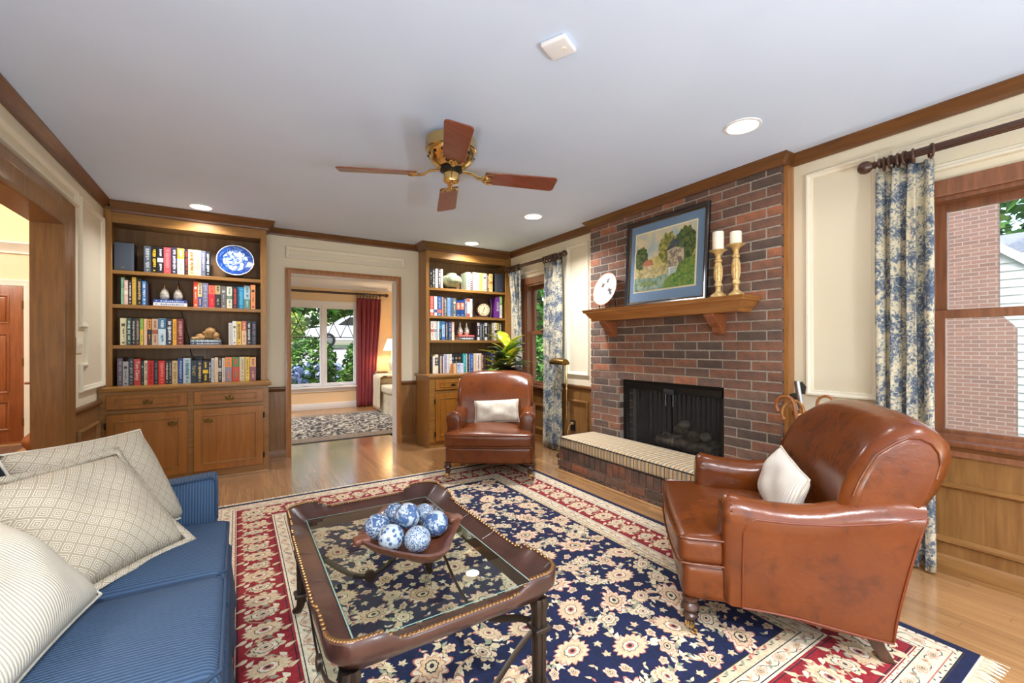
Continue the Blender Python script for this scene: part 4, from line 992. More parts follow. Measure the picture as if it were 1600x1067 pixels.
# mantel shelf
ms = thing('mantel_shelf', 'honey coloured wooden mantel shelf on two corbels', 'mantel', (2.9, 2.39, 1.42))
MP = [(0, 0), (.012, 0), (.018, .018), (.022, .024), (.030, .030), (.052, .056), (.058, .070), (.075, .074), (.075, .088), (.082, .094), (.085, .104), (0, .104)]
obj('shelf', MB().mould([(CXF-.003, 3.092), (2.878, 3.092), (2.878, 1.688), (CXF-.003, 1.688)], [(a, b) for a, b in MP], ((0, 0, 1.421), (1, 0, 0), (0, 1, 0), (0, 0, 1)), False, side=-1).box((2.877, 1.687, 1.4215), (CXF-.003, 3.093, 1.5248)), MT['mantely'], ms, weld=False)
for y in (1.895, 2.975):
    pr = [(0, 0), (-.16, 0), (-.165, -.02), (-.15, -.028), (-.13, -.05), (-.095, -.085), (-.06, -.10), (-.055, -.125), (-.03, -.15), (0, -.155)]
    obj('corbel', MB().prism(pr, ((CXF-.003, y-.04, 1.4205), (1, 0, 0), (0, 0, 1), (0, 1, 0)), .08), MT['redz'], ms, weld=True, bev=.004, seg=1)
# framed print: flat landscape of a mill by a stream
fp2 = thing('framed_picture', 'dark framed landscape print of a water mill with blue mat on the mantel', 'picture', (2.965, 2.37, 1.526), world=False)
LEAN = M.Rotation(R_(4), 4, 'Y')
def PT(u, v, d=0): return LEAN @ V((-d, -u, v))      # u to the right seen from the room, v up
PF = (PT(0, 0), LEAN.to_3x3() @ V((0, -1, 0)), LEAN.to_3x3() @ V((0, 0, 1)), LEAN.to_3x3() @ V((-1, 0, 0)))
pw_, ph_ = .81, .755
u0, u1 = -pw_/2, pw_/2
obj('frame', MB().mould(rect(u0, u1, 0, ph_), [(0, 0), (0, .022), (.008, .028), (.024, .02), (.032, .014), (.036, .006), (.036, 0)], PF), mat('ebony_frame', (30, 24, 26), .22, coat=.6), fp2, weld=True)
obj('frame_lip', MB().mould(rect(u0+.034, u1-.034, .034, ph_-.034), [(0, 0), (0, .010), (.006, .010), (.006, 0)], PF), MT['abrass'], fp2, weld=True)
def flat(poly, d, m, name, par=fp2): return obj(name, MB().prism(poly, (PT(0, 0, d), PF[1], PF[2], PF[3]), .0004), m, par, smooth=False)
obj('backing', MB().prism(rect(u0+.01, u1-.01, .01, ph_-.01), PF, .003), MT['blackp'], fp2)
flat(rect(u0+.036, u1-.036, .036, ph_-.036), .0034, mat('blue_mat', (108, 134, 162), .9), 'mat_board')
p0, p1, q0, q1 = -.305, .292, .135, .635
flat(rect(p0-.012, p1+.012, q0-.012, q1+.012), .0042, mat('print_margin', (232, 224, 190), .9), 'print_margin')
A_ = lambda nm, c, c2, s=14, lo=.4, hi=.6: mat('print_'+nm, c, .8, noise=(s, c2, 6, lo, hi, 1.0))
pr = flat(rect(p0, p1, q0, q1), .005, A_('sky', (170, 188, 184), (226, 208, 160), 5), 'print')
def blob(cx, cy, rx, ry, n=40, j=.12, sd=1):
    g = random.Random(sd); return [(min(p1, max(p0, cx+rx*cos(2*pi*i/n)*(1+g.uniform(-j, j)))), min(q1, max(q0, cy+ry*sin(2*pi*i/n)*(1+g.uniform(-j, j))))) for i in range(n)]
tg = A_('tree', (92, 104, 48), (178, 164, 80), 26); tg2 = A_('tree_dark', (52, 72, 38), (104, 120, 56), 34); 
k = .0056
for nm, poly, m in (('far_hills', [(p0, .30), (p0, .42), (-.15, .40), (.0, .44), (.1, .40), (p1, .42), (p1, .30)], A_('hill', (176, 170, 96), (206, 190, 120), 12)),
    ('tall_tree', blob(.03, .47, .085, .13, sd=2), tg), ('left_tree', blob(-.24, .42, .07, .10, sd=3), tg2), ('right_tree', blob(.20, .47, .10, .14, sd=4), tg2),
    ('cottage', [(-.215, .30), (-.215, .35), (-.11, .35), (-.11, .30)], A_('stucco', (214, 196, 156), (170, 150, 110), 30)), ('cottage_roof', [(-.235, .35), (-.20, .395), (-.13, .395), (-.10, .345)], A_('roof', (160, 96, 70), (190, 120, 84), 30)),
    ('bank', [(p0, .24), (p0, .31), (-.10, .31), (.02, .33), (.05, .26), (-.1, .22)], A_('bank', (150, 140, 84), (206, 190, 140), 22)), ('mill', [(.035, .30), (.035, .445), (.11, .46), (.19, .44), (.19, .30)], A_('mill', (198, 184, 156), (120, 108, 92), 24, .45, .6)),
    ('mill_roof', [(.015, .44), (.085, .535), (.15, .50), (.14, .47), (.09, .46), (.05, .445)], A_('mroof', (58, 66, 78), (84, 92, 96), 30)), ('water', [(p0, q0), (p0, .25), (-.1, .235), (.03, .25), (.06, q0)], A_('water', (96, 126, 116), (150, 168, 140), 18)),
    ('mill_race', [(.04, .292), (.04, .30), (.11, .303), (.11, .295)], A_('race', (236, 236, 230), (210, 214, 206), 10)), ('waterfall', [(.055, .235), (.055, .292), (.065, .292), (.065, .235)], A_('fall', (226, 230, 224), (200, 210, 206), 10)),
    ('bushes', [(.0, q0), (.02, .20), (.07, .24), (.12, .25), (.15, .32), (.22, .35), (p1, .37), (p1, q0)], A_('bush', (60, 110, 44), (128, 146, 60), 40)), ('reeds', blob(-.16, .19, .09, .022, sd=6), A_('reed', (84, 116, 70), (140, 150, 96), 40))):
    flat(poly, k, m, nm, pr); k += .0005
obj('glazing', MB().prism(rect(u0+.034, u1-.034, .034, ph_-.034), (PT(0, 0, .0145), PF[1], PF[2], PF[3]), .0015), glass('picture_glass', refl=.5), fp2, smooth=False)
# mantel plate, candles
def birds(n, l, v):
    px = sep(n, l, v, 0); py = sep(n, l, v, 1); r = math_(n, l, 'SQRT', math_(n, l, 'ADD', math_(n, l, 'MULTIPLY', px, px), math_(n, l, 'MULTIPLY', py, py)))
    a = noise_(n, l, v, 20, 5, 1.8); low = math_(n, l, 'LESS_THAN', r, .125); q = math_(n, l, 'MULTIPLY', math_(n, l, 'GREATER_THAN', a, .62), math_(n, l, 'MULTIPLY', low, .5)); rim = math_(n, l, 'GREATER_THAN', r, .152); return math_(n, l, 'MAXIMUM', q, rim)
MT['birdplate'] = ramp_mat('cream_bird_plate', [(0, (228, 224, 216)), (.4, (140, 124, 110)), (.6, (140, 124, 110)), (.9, (176, 120, 84))], birds, .15, coat=.5)
pl, TP = plate('plate', (2.945, 3.0, 1.72), .16, (-1, .05, .24), [MT['birdplate'], MT['porc']], 'cream plate with flying ducks and brown rim on the mantel')
MT['duck'] = mat('painted_duck_brown', (96, 78, 68), .4); MT['duck2'] = mat('painted_duck_slate', (84, 92, 100), .4); MT['reedp'] = mat('painted_reed', (150, 140, 110), .4)
def duck(cx, cy, s, a, m):
    Rm = M.Rotation(a, 3, 'Z'); out = MB()
    for poly in ([(-1, 0), (-.3, .22), (.5, .18), (1.1, .30), (1.2, .18), (.6, -.02), (-.2, -.15)], [(-.3, .1), (-.5, 1.1), (.05, .6), (.3, .1)], [(-.1, 0), (.1, -1.0), (.35, -.4), (.35, 0)]):
        out.add([Rm @ V((x*s, y*s, 0))+V((cx, cy, .0088)) for x, y in poly], [list(range(len(poly)))])
    return obj('painted_duck', out, m, pl, smooth=False)
duck(.012, .085, .03, 2.2, MT['duck2']); duck(-.045, .045, .03, 1.9, MT['duck']); duck(.055, -.015, .034, .1, MT['duck']); duck(.075, -.045, .034, .1, MT['duck2'])
rg = MB()
for i in range(26):
    a = random.uniform(-.1, .09); b = random.uniform(-.11, -.04); h = random.uniform(.02, .05); t = random.uniform(-.3, .3)
    rg.add([(a, b, .0086), (a+.0025, b, .0086), (a+t*h+.001, b+h, .0086)], [(0, 1, 2)])
obj('painted_reeds', rg, MT['reedp'], pl, smooth=False, kind='stuff')
stand((2.955, 3.0, 0), .07, 1.5255, (-1, .05, 0), 'black plate stand under the cream duck plate', .05)
MT['gilt'] = mat('gilded_wood', (196, 152, 84), .4, .25, noise=(40, (222, 196, 140), 4), bump=(60, .2)); MT['wax'] = mat('ivory_wax', (240, 232, 210), .5)
MT['wax'].node_tree.nodes['Principled BSDF'].inputs['Subsurface Weight'].default_value = .15
def candlestick(x, y, h, ch, l1, l2):
    z = 1.5255; t = thing('candlestick', l1, 'candlestick', (x, y, z), group='gilded candlesticks'); T = M.Translation((x, y, z)); k = h/.345
    obj('base', MB().lathe([(.001, 0), (.052, 0), (.054, .01*k), (.048, .022*k), (.030, .035*k), (.019, .045*k), (.017, .07*k), (.020, .078*k)], 24, T), MT['gilt'], t)
    obj('knop', MB().lathe([(.018, .078*k), (.027, .085*k), (.029, .098*k), (.024, .11*k), (.019, .115*k)], 24, T, ribs=14, ribd=.12), MT['gilt'], t)
    obj('shaft', MB().lathe([(.019, .115*k), (.027, .14*k), (.030, .175*k), (.028, .215*k), (.022, .245*k), (.018, .255*k)], 36, T, ribs=12, ribd=.10), MT['gilt'], t)
    obj('dish', MB().lathe([(.018, .255*k), (.025, .262*k), (.026, .272*k), (.018, .28*k), (.017, .30*k), (.026, .322*k), (.045, .335*k), (.060, .343*k), (.060, .345*k), (.05, .346*k), (.001, .344*k)], 28, T), MT['gilt'], t)
    zc = z+.346*k+.0006; c = thing('candle', l2, 'candle', (x, y, zc), group='ivory pillar candles'); TCc = M.Translation((x, y, zc))
    obj('wax', MB().lathe([(.001, 0), (.036, 0), (.0375, .004), (.0375, ch-.004), (.035, ch), (.030, ch-.004), (.001, ch-.010)], 24, TCc), MT['wax'], c)
    obj('wick', MB().tube([(x, y, zc+ch-.012), (x+.002, y, zc+ch+.003)], .0015, 5), MT['blackp'], c)
candlestick(2.875, 1.822, .335, .128, 'shorter gilded candlestick next to the picture frame', 'taller ivory candle on the shorter candlestick')
candlestick(2.925, 1.722, .362, .088, 'taller gilded candlestick nearer the end of the mantel', 'shorter ivory candle on the taller candlestick')

# ------------------------------------------------------------------ curtain rods, rings, toile panels
def rod(y0, y1, ends, label, xr=3.03, z=2.20, fluted=True, r=.021):
    t = thing('curtain_rod', label, 'curtain rod', (xr, (y0+y1)/2, z))
    rings = [[(xr+(r*(1-.1*(k % 2)))*cos(pi*k/12), y, z+(r*(1-.1*(k % 2)))*sin(pi*k/12)) for k in range(24)] for y in (y0, y1)]
    obj('rod', MB().loft(rings), MT['darky'], t, angle=20)
    for (y, s) in ends:
        Tm = M.Translation((xr, y, z)) @ M.Rotation(-pi/2*s, 4, 'X')
        obj('finial', MB().lathe([(.022, -.006), (.027, 0), (.027, .008), (.018, .012), (.015, .022), (.022, .028), (.018, .034), (.020, .042), (.032, .055), (.036, .075), (.030, .094), (.016, .105), (.001, .108)], 20, Tm), MT['darky'], t)
        obj('bracket', MB().tube([(xr, y-s*.10, z-.022), (xr+.05, y-s*.10, z-.03), (RX-.004, y-s*.10, z-.03)], .011, 8).rbox((RX-.012, y-s*.10-.02, z-.075), (RX-.0005, y-s*.10+.02, z+.015), .004, 1), MT['darky'], t)
    return t
def ring(t, xr, y, z, tilt, R=.034, r=.0065):
    T = M.Translation((xr, y, z-.010)) @ M.Rotation(tilt, 4, 'Z') @ M.Rotation(pi/2, 4, 'X')
    return obj('ring', MB().tube([T @ V((R*cos(a), R*sin(a), 0)) for a in [2*pi*k/20 for k in range(20)]], r, 8, closed=True), MT['darky'], t)
def curtain(label, ya, yb, z0, z1, folds, xr, ringys, zr, m, amp=.032, group='blue toile curtain panels', bottom=None, axis='y', lean=0):
    """pleated panel hanging below the rod; ya..yb top, bottom=(ya,yb) below"""
    mid = ((ya+yb)/2); t = thing('curtain', label, 'curtain', (xr, mid, z0) if axis == 'y' else (mid, xr, z0), group=group)
    ba, bb = bottom or (ya, yb); ph = random.Random(int(ya*1000)).uniform(0, 6)
    def f(u, v):
        zz = z1+(z0-z1)*v; e = min(1, .35+v*5)
        a = ya+(ba-ya)*min(1, v*1.6); b = yb+(bb-yb)*min(1, v*1.6)
        yy = a+(b-a)*u+.010*e*sin(2*pi*folds*2*u+ph+.6*v)
        xx = xr+amp*e*(sin(2*pi*folds*u+ph+.5*sin(3*v+5*u))*.75+.25*sin(2*pi*folds*2.3*u+1.3+v))+.006*sin(7*v+9*u)
        if v < .02: xx = xr+amp*.55*sin(2*pi*folds*u+ph)
        return (xx, yy, zz) if axis == 'y' else (yy, xx, zz)
    o = obj('panel', MB().grid(int(folds*16), 26, f), m, t, angle=180); md = o.modifiers.new('t', 'SOLIDIFY'); md.thickness = .003
    for y, tl in ringys:
        if axis == 'y': ring(t, 3.03, y, zr, tl)
        else: ring(t, *y, zr, tl, R=.022, r=.004)
    return t
rod(3.80, 4.93, ((3.80, -1), (4.90, 1)), 'dark wooden curtain rod over the far window')
rod(-.45, .95, ((.95, 1),), 'fluted dark wooden curtain rod over the right hand window')
curtain('blue toile curtain beside the corner bookcase', 4.62, 4.92, .86, 2.155, 4, 3.045, [(4.87, .2), (4.82, -.2), (4.77, .15), (4.72, -.1), (4.66, .25), (4.625, -.2)], 2.2, MT['toile'], bottom=(4.60, 4.74), amp=.026)
curtain('blue toile curtain between the far window and the floor lamp', 3.81, 4.12, .012, 2.155, 4.5, 3.045, [(3.86, .2), (3.90, -.2), (3.94, .1), (3.99, -.15), (4.05, .2), (4.10, .45)], 2.2, MT['toile'])
curtain('blue toile curtain behind the near armchair', .735, .985, .012, 2.155, 3.7, 3.045, [(.935, .2), (.905, -.1), (.875, .1), (.845, -.15), (.815, .3), (.742, .5)], 2.2, MT['toile'], bottom=(.735, .985))

# ------------------------------------------------------------------ floor lamp, outlet, switches
LXX, LYY = 2.985, 3.64
fl_ = thing('floor_lamp', 'slim brass pharmacy floor lamp between curtain and hearth', 'floor lamp', (LXX, LYY, 0))
obj('base', MB().lathe([(.001, 0), (.10, 0), (.11, .008), (.105, .016), (.03, .024), (.012, .04), (.001, .04)], 28, M.Translation((LXX, LYY, 0))), MT['abrass'], fl_)
obj('pole', MB().tube([(LXX, LYY, .03), (LXX, LYY, .99)], .007, 10).lathe([(.012, .72), (.012, .745), (.008, .75)], 12, M.Translation((LXX, LYY, 0))).tube([(LXX, LYY, .72), (LXX, LYY, .985)], .011, 10), MT['brass'], fl_)
obj('arm', MB().tube([(LXX, LYY, .975), (LXX-.01, LYY+.03, .985), (LXX-.02, LYY+.09, .998)], .006, 8).ball((LXX, LYY, .985), .013, 10, 8), MT['brass'], fl_)
sh = MB().loft([[(LXX-.02+dx*cos(a), LYY+.10+.11*(2*t-1), .985+dz*max(0, sin(a))**.8+.0) for a in [pi*k/12 for k in range(13)]] for t, dx, dz in ((0, .05, .055), (.1, .054, .062), (.5, .056, .068), (.9, .054, .062), (1, .05, .055))], cap=True, closed=False)
obj('shade', sh, MT['abrass'], fl_)
bpy.data.objects[fl_.children[-1].name].modifiers.new('t', 'SOLIDIFY').thickness = .003
ol = thing('outlet', 'black outlet plate with plug on the wainscot by the hearth', 'outlet', (3.112, 3.685, .31))
obj('plate', MB().rbox((3.108, 3.645, .255), (3.116, 3.725, .37), .003, 1), MT['blackp'], ol)
obj('plug', MB().rbox((3.085, 3.665, .325), (3.108, 3.695, .35), .005, 1).tube(bez((3.09, 3.68, .335), (3.05, 3.70, .33), (3.03, 3.69, .2), (2.99, 3.66, .03), 10), .004, 6), MT['gilt'], ol)
def switch(name, x, y, z, axis, label, w, h):
    t = thing(name, label, 'switch', (x, y, z), world=False); t.rotation_euler = (0, 0, 0 if axis == 'y' else pi/2)
    obj('plate', MB().rbox((-w/2, -.006, -h/2), (w/2, 0, h/2), .003, 1), MT['creamtrim'], t)
    for k in (-1, 1): obj('toggle', MB().box((k*w*.25-.004, -.016, -.006), (k*w*.25+.004, -.005, .010)), MT['creamtrim'], t)
switch('light_switch', LX+.0005, 4.30, 1.203, 'x', 'cream double light switch by the hall opening', .13, .116)
switch('light_switch', -2.14, HY-.0005, 1.2, 'y', 'cream light switch on the hall wall beside the front door', .075, .115)

# ------------------------------------------------------------------ croton plant on a stand
def leaf_mat(nm, c, c2): return mat(nm, c, .3, noise=(18, c2, 3, .42, .6, 1), coat=.3)
LM = [leaf_mat('croton_yellow', (214, 206, 40), (120, 150, 30)), leaf_mat('croton_green', (52, 104, 40), (130, 160, 50)), leaf_mat('croton_dark', (28, 44, 30), (60, 80, 44)), leaf_mat('croton_red', (96, 34, 28), (50, 40, 28))]
PC = V((2.70, 4.40, 0))
st = thing('plant_stand', 'dark wooden plant stand behind the far armchair', 'stand', PC)
obj('top', MB().lathe([(.001, .53), (.15, .53), (.155, .54), (.15, .55), (.001, .55)], 28, M.Translation(PC)), MT['darkx'], st)
for k in range(3):
    a = 2*pi*k/3+.4; obj('leg', MB().tube([PC+V((.11*cos(a), .11*sin(a), .53)), PC+V((.13*cos(a), .13*sin(a), .25)), PC+V((.15*cos(a), .15*sin(a), .0))], .014, 8), MT['darkz'], st)
pl_ = thing('potted_plant', 'croton plant with yellow green and dark red leaves in black pot', 'plant', (PC.x, PC.y, .5505)); T = M.Translation((PC.x, PC.y, .5505))
obj('pot', MB().lathe([(.001, 0), (.09, 0), (.10, .02), (.135, .22), (.14, .235), (.13, .24), (.125, .22), (.001, .215)], 28, T), mat('black_glazed_pot', (18, 18, 22), .2, coat=.5), pl_)
obj('soil', MB().lathe([(.001, .222), (.122, .222), (.124, .216)], 20, T), mat('soil', (48, 36, 26), .95), pl_)
rl = random.Random(21)
stems = []
for k, (dx, dy, h) in enumerate(((0, 0, .42), (.05, .04, .32), (-.06, .03, .30), (-.03, -.05, .26), (-.08, .06, .20))):
    a = PC+V((dx*.4, dy*.4, .77)); b = PC+V((dx*1.3, dy*1.3, .77+h)); stems.append((a, b)); obj('stem', MB().tube([a, a.lerp(b, .5)+V((.01, 0, 0)), b], [.009, .008, .005], 7), mat('croton_stem', (96, 84, 56), .7) if k == 0 else bpy.data.materials['croton_stem'], pl_)
def leaf(base, d, L, w, m, droop):
    d = V(d).normalized(); s = d.cross(V((0, 0, 1))); s = s.normalized() if s.length > .01 else V((1, 0, 0)); up = s.cross(d)
    rows = []
    for i in range(8):
        t = i/7; c = base+d*(L*t)-V((0, 0, 1))*(droop*L*t*t)+up*(.02*sin(pi*t)); ww = w*(sin(pi*min(1, t*.92+.06)))**.75; rows.append((c-s*ww+up*(.18*ww), c, c+s*ww+up*(.18*ww)))
    mb = MB()
    mb.v = [V(p) for r in rows for p in r]
    for i in range(7):
        for j in range(2): mb.f.append([i*3+j, i*3+j+1, (i+1)*3+j+1, (i+1)*3+j]); mb.m.append(0)
    o = obj('leaf', mb, m, pl_, angle=180); o.modifiers.new('t', 'SOLIDIFY').thickness = .0015
for (a, b) in stems:
    n = 20 if a is stems[0][0] else 11
    for i in range(n):
        t = .15+.85*i/n; base = a.lerp(b, t); an = i*2.4+rl.uniform(-.3, .3); el = rl.uniform(.05, .4)+.6*t*t
        m = LM[0] if t > .8 else rl.choice([LM[1], LM[1], LM[0], LM[2]]) if t > .6 else rl.choice([LM[1], LM[2], LM[2], LM[3]]) if t > .35 else rl.choice([LM[2], LM[3], LM[3]])
        leaf(base, (cos(an)*cos(el), sin(an)*cos(el), sin(el)), rl.uniform(.26, .38), rl.uniform(.048, .075), m, rl.uniform(.15, .7)*(1.15-t))

# ------------------------------------------------------------------ basket of walking sticks right of the chimney
MT['cane'] = mat('varnished_cane', (186, 124, 58), .3, noise=(20, (150, 92, 38), 3), coat=.3); MT['cane2'] = mat('bent_cane_brown', (150, 88, 44), .3, coat=.3); MT['caned'] = mat('dark_cane', (84, 48, 26), .35)
SB = V((2.88, 1.245, 0))
sb = thing('stick_stand', 'wooden bucket stand for walking sticks behind the near armchair', 'stand', SB)
obj('bucket', MB().lathe([(.001, 0), (.11, 0), (.12, .01), (.14, .60), (.146, .615), (.135, .62), (.128, .60), (.11, .03), (.001, .02)], 28, M.Translation(SB)), MT['redz'], sb)
obj('hoop', MB().lathe([(.134, .46), (.139, .46), (.140, .485), (.135, .485)], 28, M.Translation(SB)), MT['abrass'], sb)
def stick(foot, top, r, m, label, hook=None, name='walking_stick', extra=None, cat='walking stick', m2=None):
    foot = SB+V(foot); top = SB+V(top); d = (top-foot).normalized(); pts = [foot, foot.lerp(top, .5), top]
    t = thing(name, label, cat, foot)
    if hook:
        hx = V(hook); R = hx.length; hx.normalize(); pts = [foot, foot.lerp(top, .5)]+[top+hx*(R*(1-cos(q)))+d*(R*1.1*sin(q)) for q in [pi*1.15*k/10 for k in range(11)]]
    obj('shaft', MB().tube(pts, r, 9).ball(pts[-1], r*1.1, 8, 6), m, t)
    if extra: extra(t, top, d)
    obj('ferrule', MB().tube([foot+d*.001, foot+d*.03], r*1.12, 8), MT['abrass'] if not m2 else m2, t)
    return t
stick((-.02, -.03, .032), (-.02, .075, .825), .0115, MT['cane2'], 'bent handled brown cane leaning out furthest left', (0, .052, -.01))
stick((.03, -.04, .032), (.03, .05, .80), .011, MT['cane'], 'pale cane with a short curled tip behind the brown one', (-.02, .05, -.02))
stick((.02, .0, .032), (.045, -.02, .84), .008, MT['cane2'], 'dark crook handled cane leaning to the right', (.0, -.045, 0))
def blade(t, top, d):
    s = V((0, 1, .25)).normalized(); b = MB()
    b.tube([top-d*.06, top, top+d*.11], [.015, .017, .016], 10, flat=(1, .8)); obj('handle_grip', b, MT['chrome'], t)
    obj('fin', MB().prism([(0, 0), (.035, .01), (.05, .06), (.028, .085), (0, .06)], (top+d*.03, s*-1, d, s.cross(d)), .006).prism([(0, 0), (.05, -.01), (.06, .03), (.02, .05)], (top-d*.02, s, d, s.cross(d)), .006), mat('pewter_fins', (74, 74, 70), .4, .7), t)
stick((.06, -.02, .032), (.03, .07, .86), .012, MT['cane'], 'stick with a metal folding seat handle', None, 'seat_stick', blade)
stick((-.06, .02, .032), (-.07, .085, .66), .009, MT['cane'], 'thin stick with a steel tip leaning low at the left', None, m2=MT['chrome'])
stick((0, .03, .032), (-.01, .05, .76), .016, mat('bare_pale_wood', (206, 168, 116), .6), 'thick pale whittled stick in the middle of the bundle')

# ------------------------------------------------------------------ ceiling fan, lights, detector
FC = V((1.084, 2.397, 0)); T = M.Translation(FC)
fan = thing('ceiling_fan', 'brass flush mount ceiling fan with four mahogany blades', 'ceiling fan', (FC.x, FC.y, 2.25))
obj('housing', MB().lathe([(.001, 2.4395), (.10, 2.4395), (.125, 2.43), (.150, 2.418), (.150, 2.372), (.153, 2.368), (.153, 2.355), (.145, 2.348), (.001, 2.348)], 40, T), MT['brass'], fan)
bw = obj('lower_bowl', MB().lathe([(.147, 2.350), (.140, 2.325), (.115, 2.285), (.085, 2.262), (.06, 2.256), (.001, 2.256)], 40, T), MT['brass'], fan)
for k in range(16):
    a = 2*pi*k/16; q = MB()
    q.rbox((-.011, -.036, -.002), (.011, .036, .002), .0015, 1, T=T @ M.Rotation(a, 4, 'Z') @ M.Translation((0, .115, 2.298)) @ M.Rotation(R_(44), 4, 'X'))
    obj('vent', q, MT['blackp'] if k % 2 else MT['darkz'], bw)
obj('flywheel', MB().lathe([(.001, 2.256), (.062, 2.256), (.066, 2.25), (.066, 2.236), (.05, 2.228), (.001, 2.228)], 28, T), MT['black'], fan)
obj('switch_cup', MB().lathe([(.001, 2.229), (.046, 2.229), (.050, 2.222), (.048, 2.19), (.049, 2.183), (.044, 2.172), (.026, 2.165), (.012, 2.163), (.008, 2.156), (.001, 2.155)], 28, T), MT['brass'], fan)
MT['blade'] = wood('fan_blade_wood', (104, 46, 28), (138, 66, 42), 'x', rough=.3, coat=.4)
for k in range(4):
    a = R_(69+90*k); Tb = T @ M.Rotation(a, 4, 'Z') @ M.Rotation(R_(1.2), 4, 'Y')
    ol_ = [(x-.045, y) for x, y in [(.20, -.052), (.21, -.060), (.62, -.071), (.637, -.066), (.646, -.052), (.646, .052), (.637, .066), (.62, .071), (.21, .060), (.20, .052)]]
    Tw = Tb @ M.Translation((0, 0, 2.212)) @ M.Rotation(R_(-12), 4, 'X')
    mb = MB().prism(ol_, ((0, 0, 0), (1, 0, 0), (0, 1, 0), (0, 0, 1)), .007); mb.v = [Tw @ v for v in mb.v]
    bl = obj('blade', mb, MT['blade'], fan, weld=True, bev=.002, seg=1)
    ir = MB().tube([(.02, 0, .030), (.08, 0, .022), (.115, 0, -.002), (.145, 0, -.005)], [.009, .010, .011, .012], 8, flat=(1.3, .7))
    for s in (-1, 1):
        ir.tube([(.14, 0, -.004), (.15, s*.025, -.004), (.17, s*.045, -.004), (.19, s*.052, -.004), (.205, s*.042, -.004)], [.009, .009, .008, .008, .006], 7, flat=(1, .5)); ir.tube([(.155, s*.02, -.004), (.18, s*.018, -.004), (.195, s*.005, -.004)], .006, 6, flat=(1, .5))
    ir.ball((.17, 0, -.005), .012, 10, 6, sc=(1.2, 1, .5)); ir.v = [Tw @ v for v in ir.v]
    obj('blade_iron', ir, MT['brass'], fan)
def can(x, y, label, power=CAN_LIGHT):
    t = thing('recessed_light', label, 'ceiling light', (x, y, H), group=None); T = M.Translation((x, y, 0))
    obj('trim_ring', MB().lathe([(.078, H-.0005), (.098, H-.0005), (.096, H-.006), (.082, H-.008), (.078, H-.004)], 32, T), MT['white'], t, weld=False)
    obj('lens', MB().lathe([(.001, H-.0035), (.0785, H-.0035), (.0785, H-.001), (.001, H-.001)], 32, T), MT['lens'], t)
    add_light('can_lamp', 'AREA', (x, y, H-.009), power, (.97, .97, 1), .15, spread=R_(135), parent=t)
MT['lens'] = mat('lit_lens', (255, 244, 226), .5, emit=9)
can(-.277, 4.763, 'round recessed ceiling light above the left bookcase', 9); can(2.412, 4.741, 'round recessed ceiling light above the corner bookcase'); can(2.416, 3.443, 'round recessed ceiling light before the far end of the mantel', 25); can(2.437, 1.394, 'round recessed ceiling light nearest the right hand window', 2.2)
for x, y in ((-.2, -.4), (1.1, -.5), (2.44, -.4)): can(x, y, power=REAR_FILL*{-.2: 1.3, 1.1: 1.0, 2.44: .25}[x], label='added unseen ceiling light behind the camera for fill, %s row end' % {-.2: 'left', 1.1: 'middle', 2.44: 'right'}[x])  # extra cans invented behind the camera to fill the room with light
for k, (x, y) in enumerate(((-.74, -.9), (2.92, -1.4), (1.1, -1.5))):  # made-up uplights out of view, added to brighten the ceiling
    t = thing('fill_uplight', '%s added brass uplight, unseen behind the camera, brightening the ceiling' % ('left', 'right', 'middle')[k], 'floor lamp', (x, y, 0)); T = M.Translation((x, y, 0))
    obj('base', MB().lathe([(.001, 0), (.14, 0), (.14, .02), (.02, .03), (.012, .05), (.012, .62), (.001, .62)], 24, T), MT['abrass'], t)
    obj('bowl', MB().lathe([(.02, .60), (.10, .62), (.17, .66), (.175, .66), (.11, .615), (.02, .59)], 28, T), MT['abrass'], t)
    add_light('ceiling_fill_light', 'AREA', (x, y, .665), UP_FILL*(1, .4, 1)[k], (.80, .90, 1), .28, rot=(pi-.6, 0, 0), parent=t)
sd = thing('smoke_detector', 'white rounded smoke detector on the ceiling', 'smoke detector', (1.128, 1.42, H-.025))
obj('body', MB().rbox((-.058, -.058, -.022), (.058, .058, -.0005), .020, 3, T=M.Translation((1.128, 1.42, H)) @ M.Rotation(R_(25), 4, 'Z')), MT['white'], sd)
obj('button', MB().lathe([(.001, -.025), (.008, -.025), (.010, -.0215), (.001, -.0215)], 16, M.Translation((1.14, 1.40, H))), MT['creamtrim'], sd)
# ------------------------------------------------------------------ oriental rug: woven motifs as flat coloured figures on the pile
def wool(nm, c, c2): return mat('wool_'+nm, c, .95, noise=(60, c2, 3, .4, .6), bump=(500, .25, .002))
RUGM = [wool('navy', (13, 25, 66), (9, 18, 50)), wool('cream', (214, 196, 162), (196, 176, 142)), wool('red', (148, 30, 40), (126, 22, 32)), wool('tan', (200, 166, 128), (216, 186, 150)),
        wool('coral', (166, 92, 80), (190, 120, 104)), wool('dark', (34, 30, 46), (40, 34, 40)), wool('ivory', (222, 210, 184), (208, 194, 166)), wool('sage', (150, 152, 126), (130, 136, 112))]
NV, CRM, RED, TAN, COR, DRK, IVO, SAG = range(8)
QX0, QX1, QY0, QY1, QZ = -.165, 2.392, .45, 3.85, .0085
rug = thing('rug', 'navy oriental rug with cream flowers and a crimson border', 'rug', (1.11, 2.15, 0))
base = MB().rbox((QX0, QY0, .0005), (QX1, QY1, QZ), .003, 2, m=NV)
obj('pile', base, RUGM, rug, weld=True)
rp = MB(); rr = random.Random(77); EPS = .00035
def fan_poly(pts, z, m):
    cx = sum(p[0] for p in pts)/len(pts); cy = sum(p[1] for p in pts)/len(pts)
    n = len(pts); z += rr.uniform(0, .00012); rp.add([(cx, cy, z)]+[(p[0], p[1], z) for p in pts], [(0, i+1, (i+1) % n+1) for i in range(n)], m)
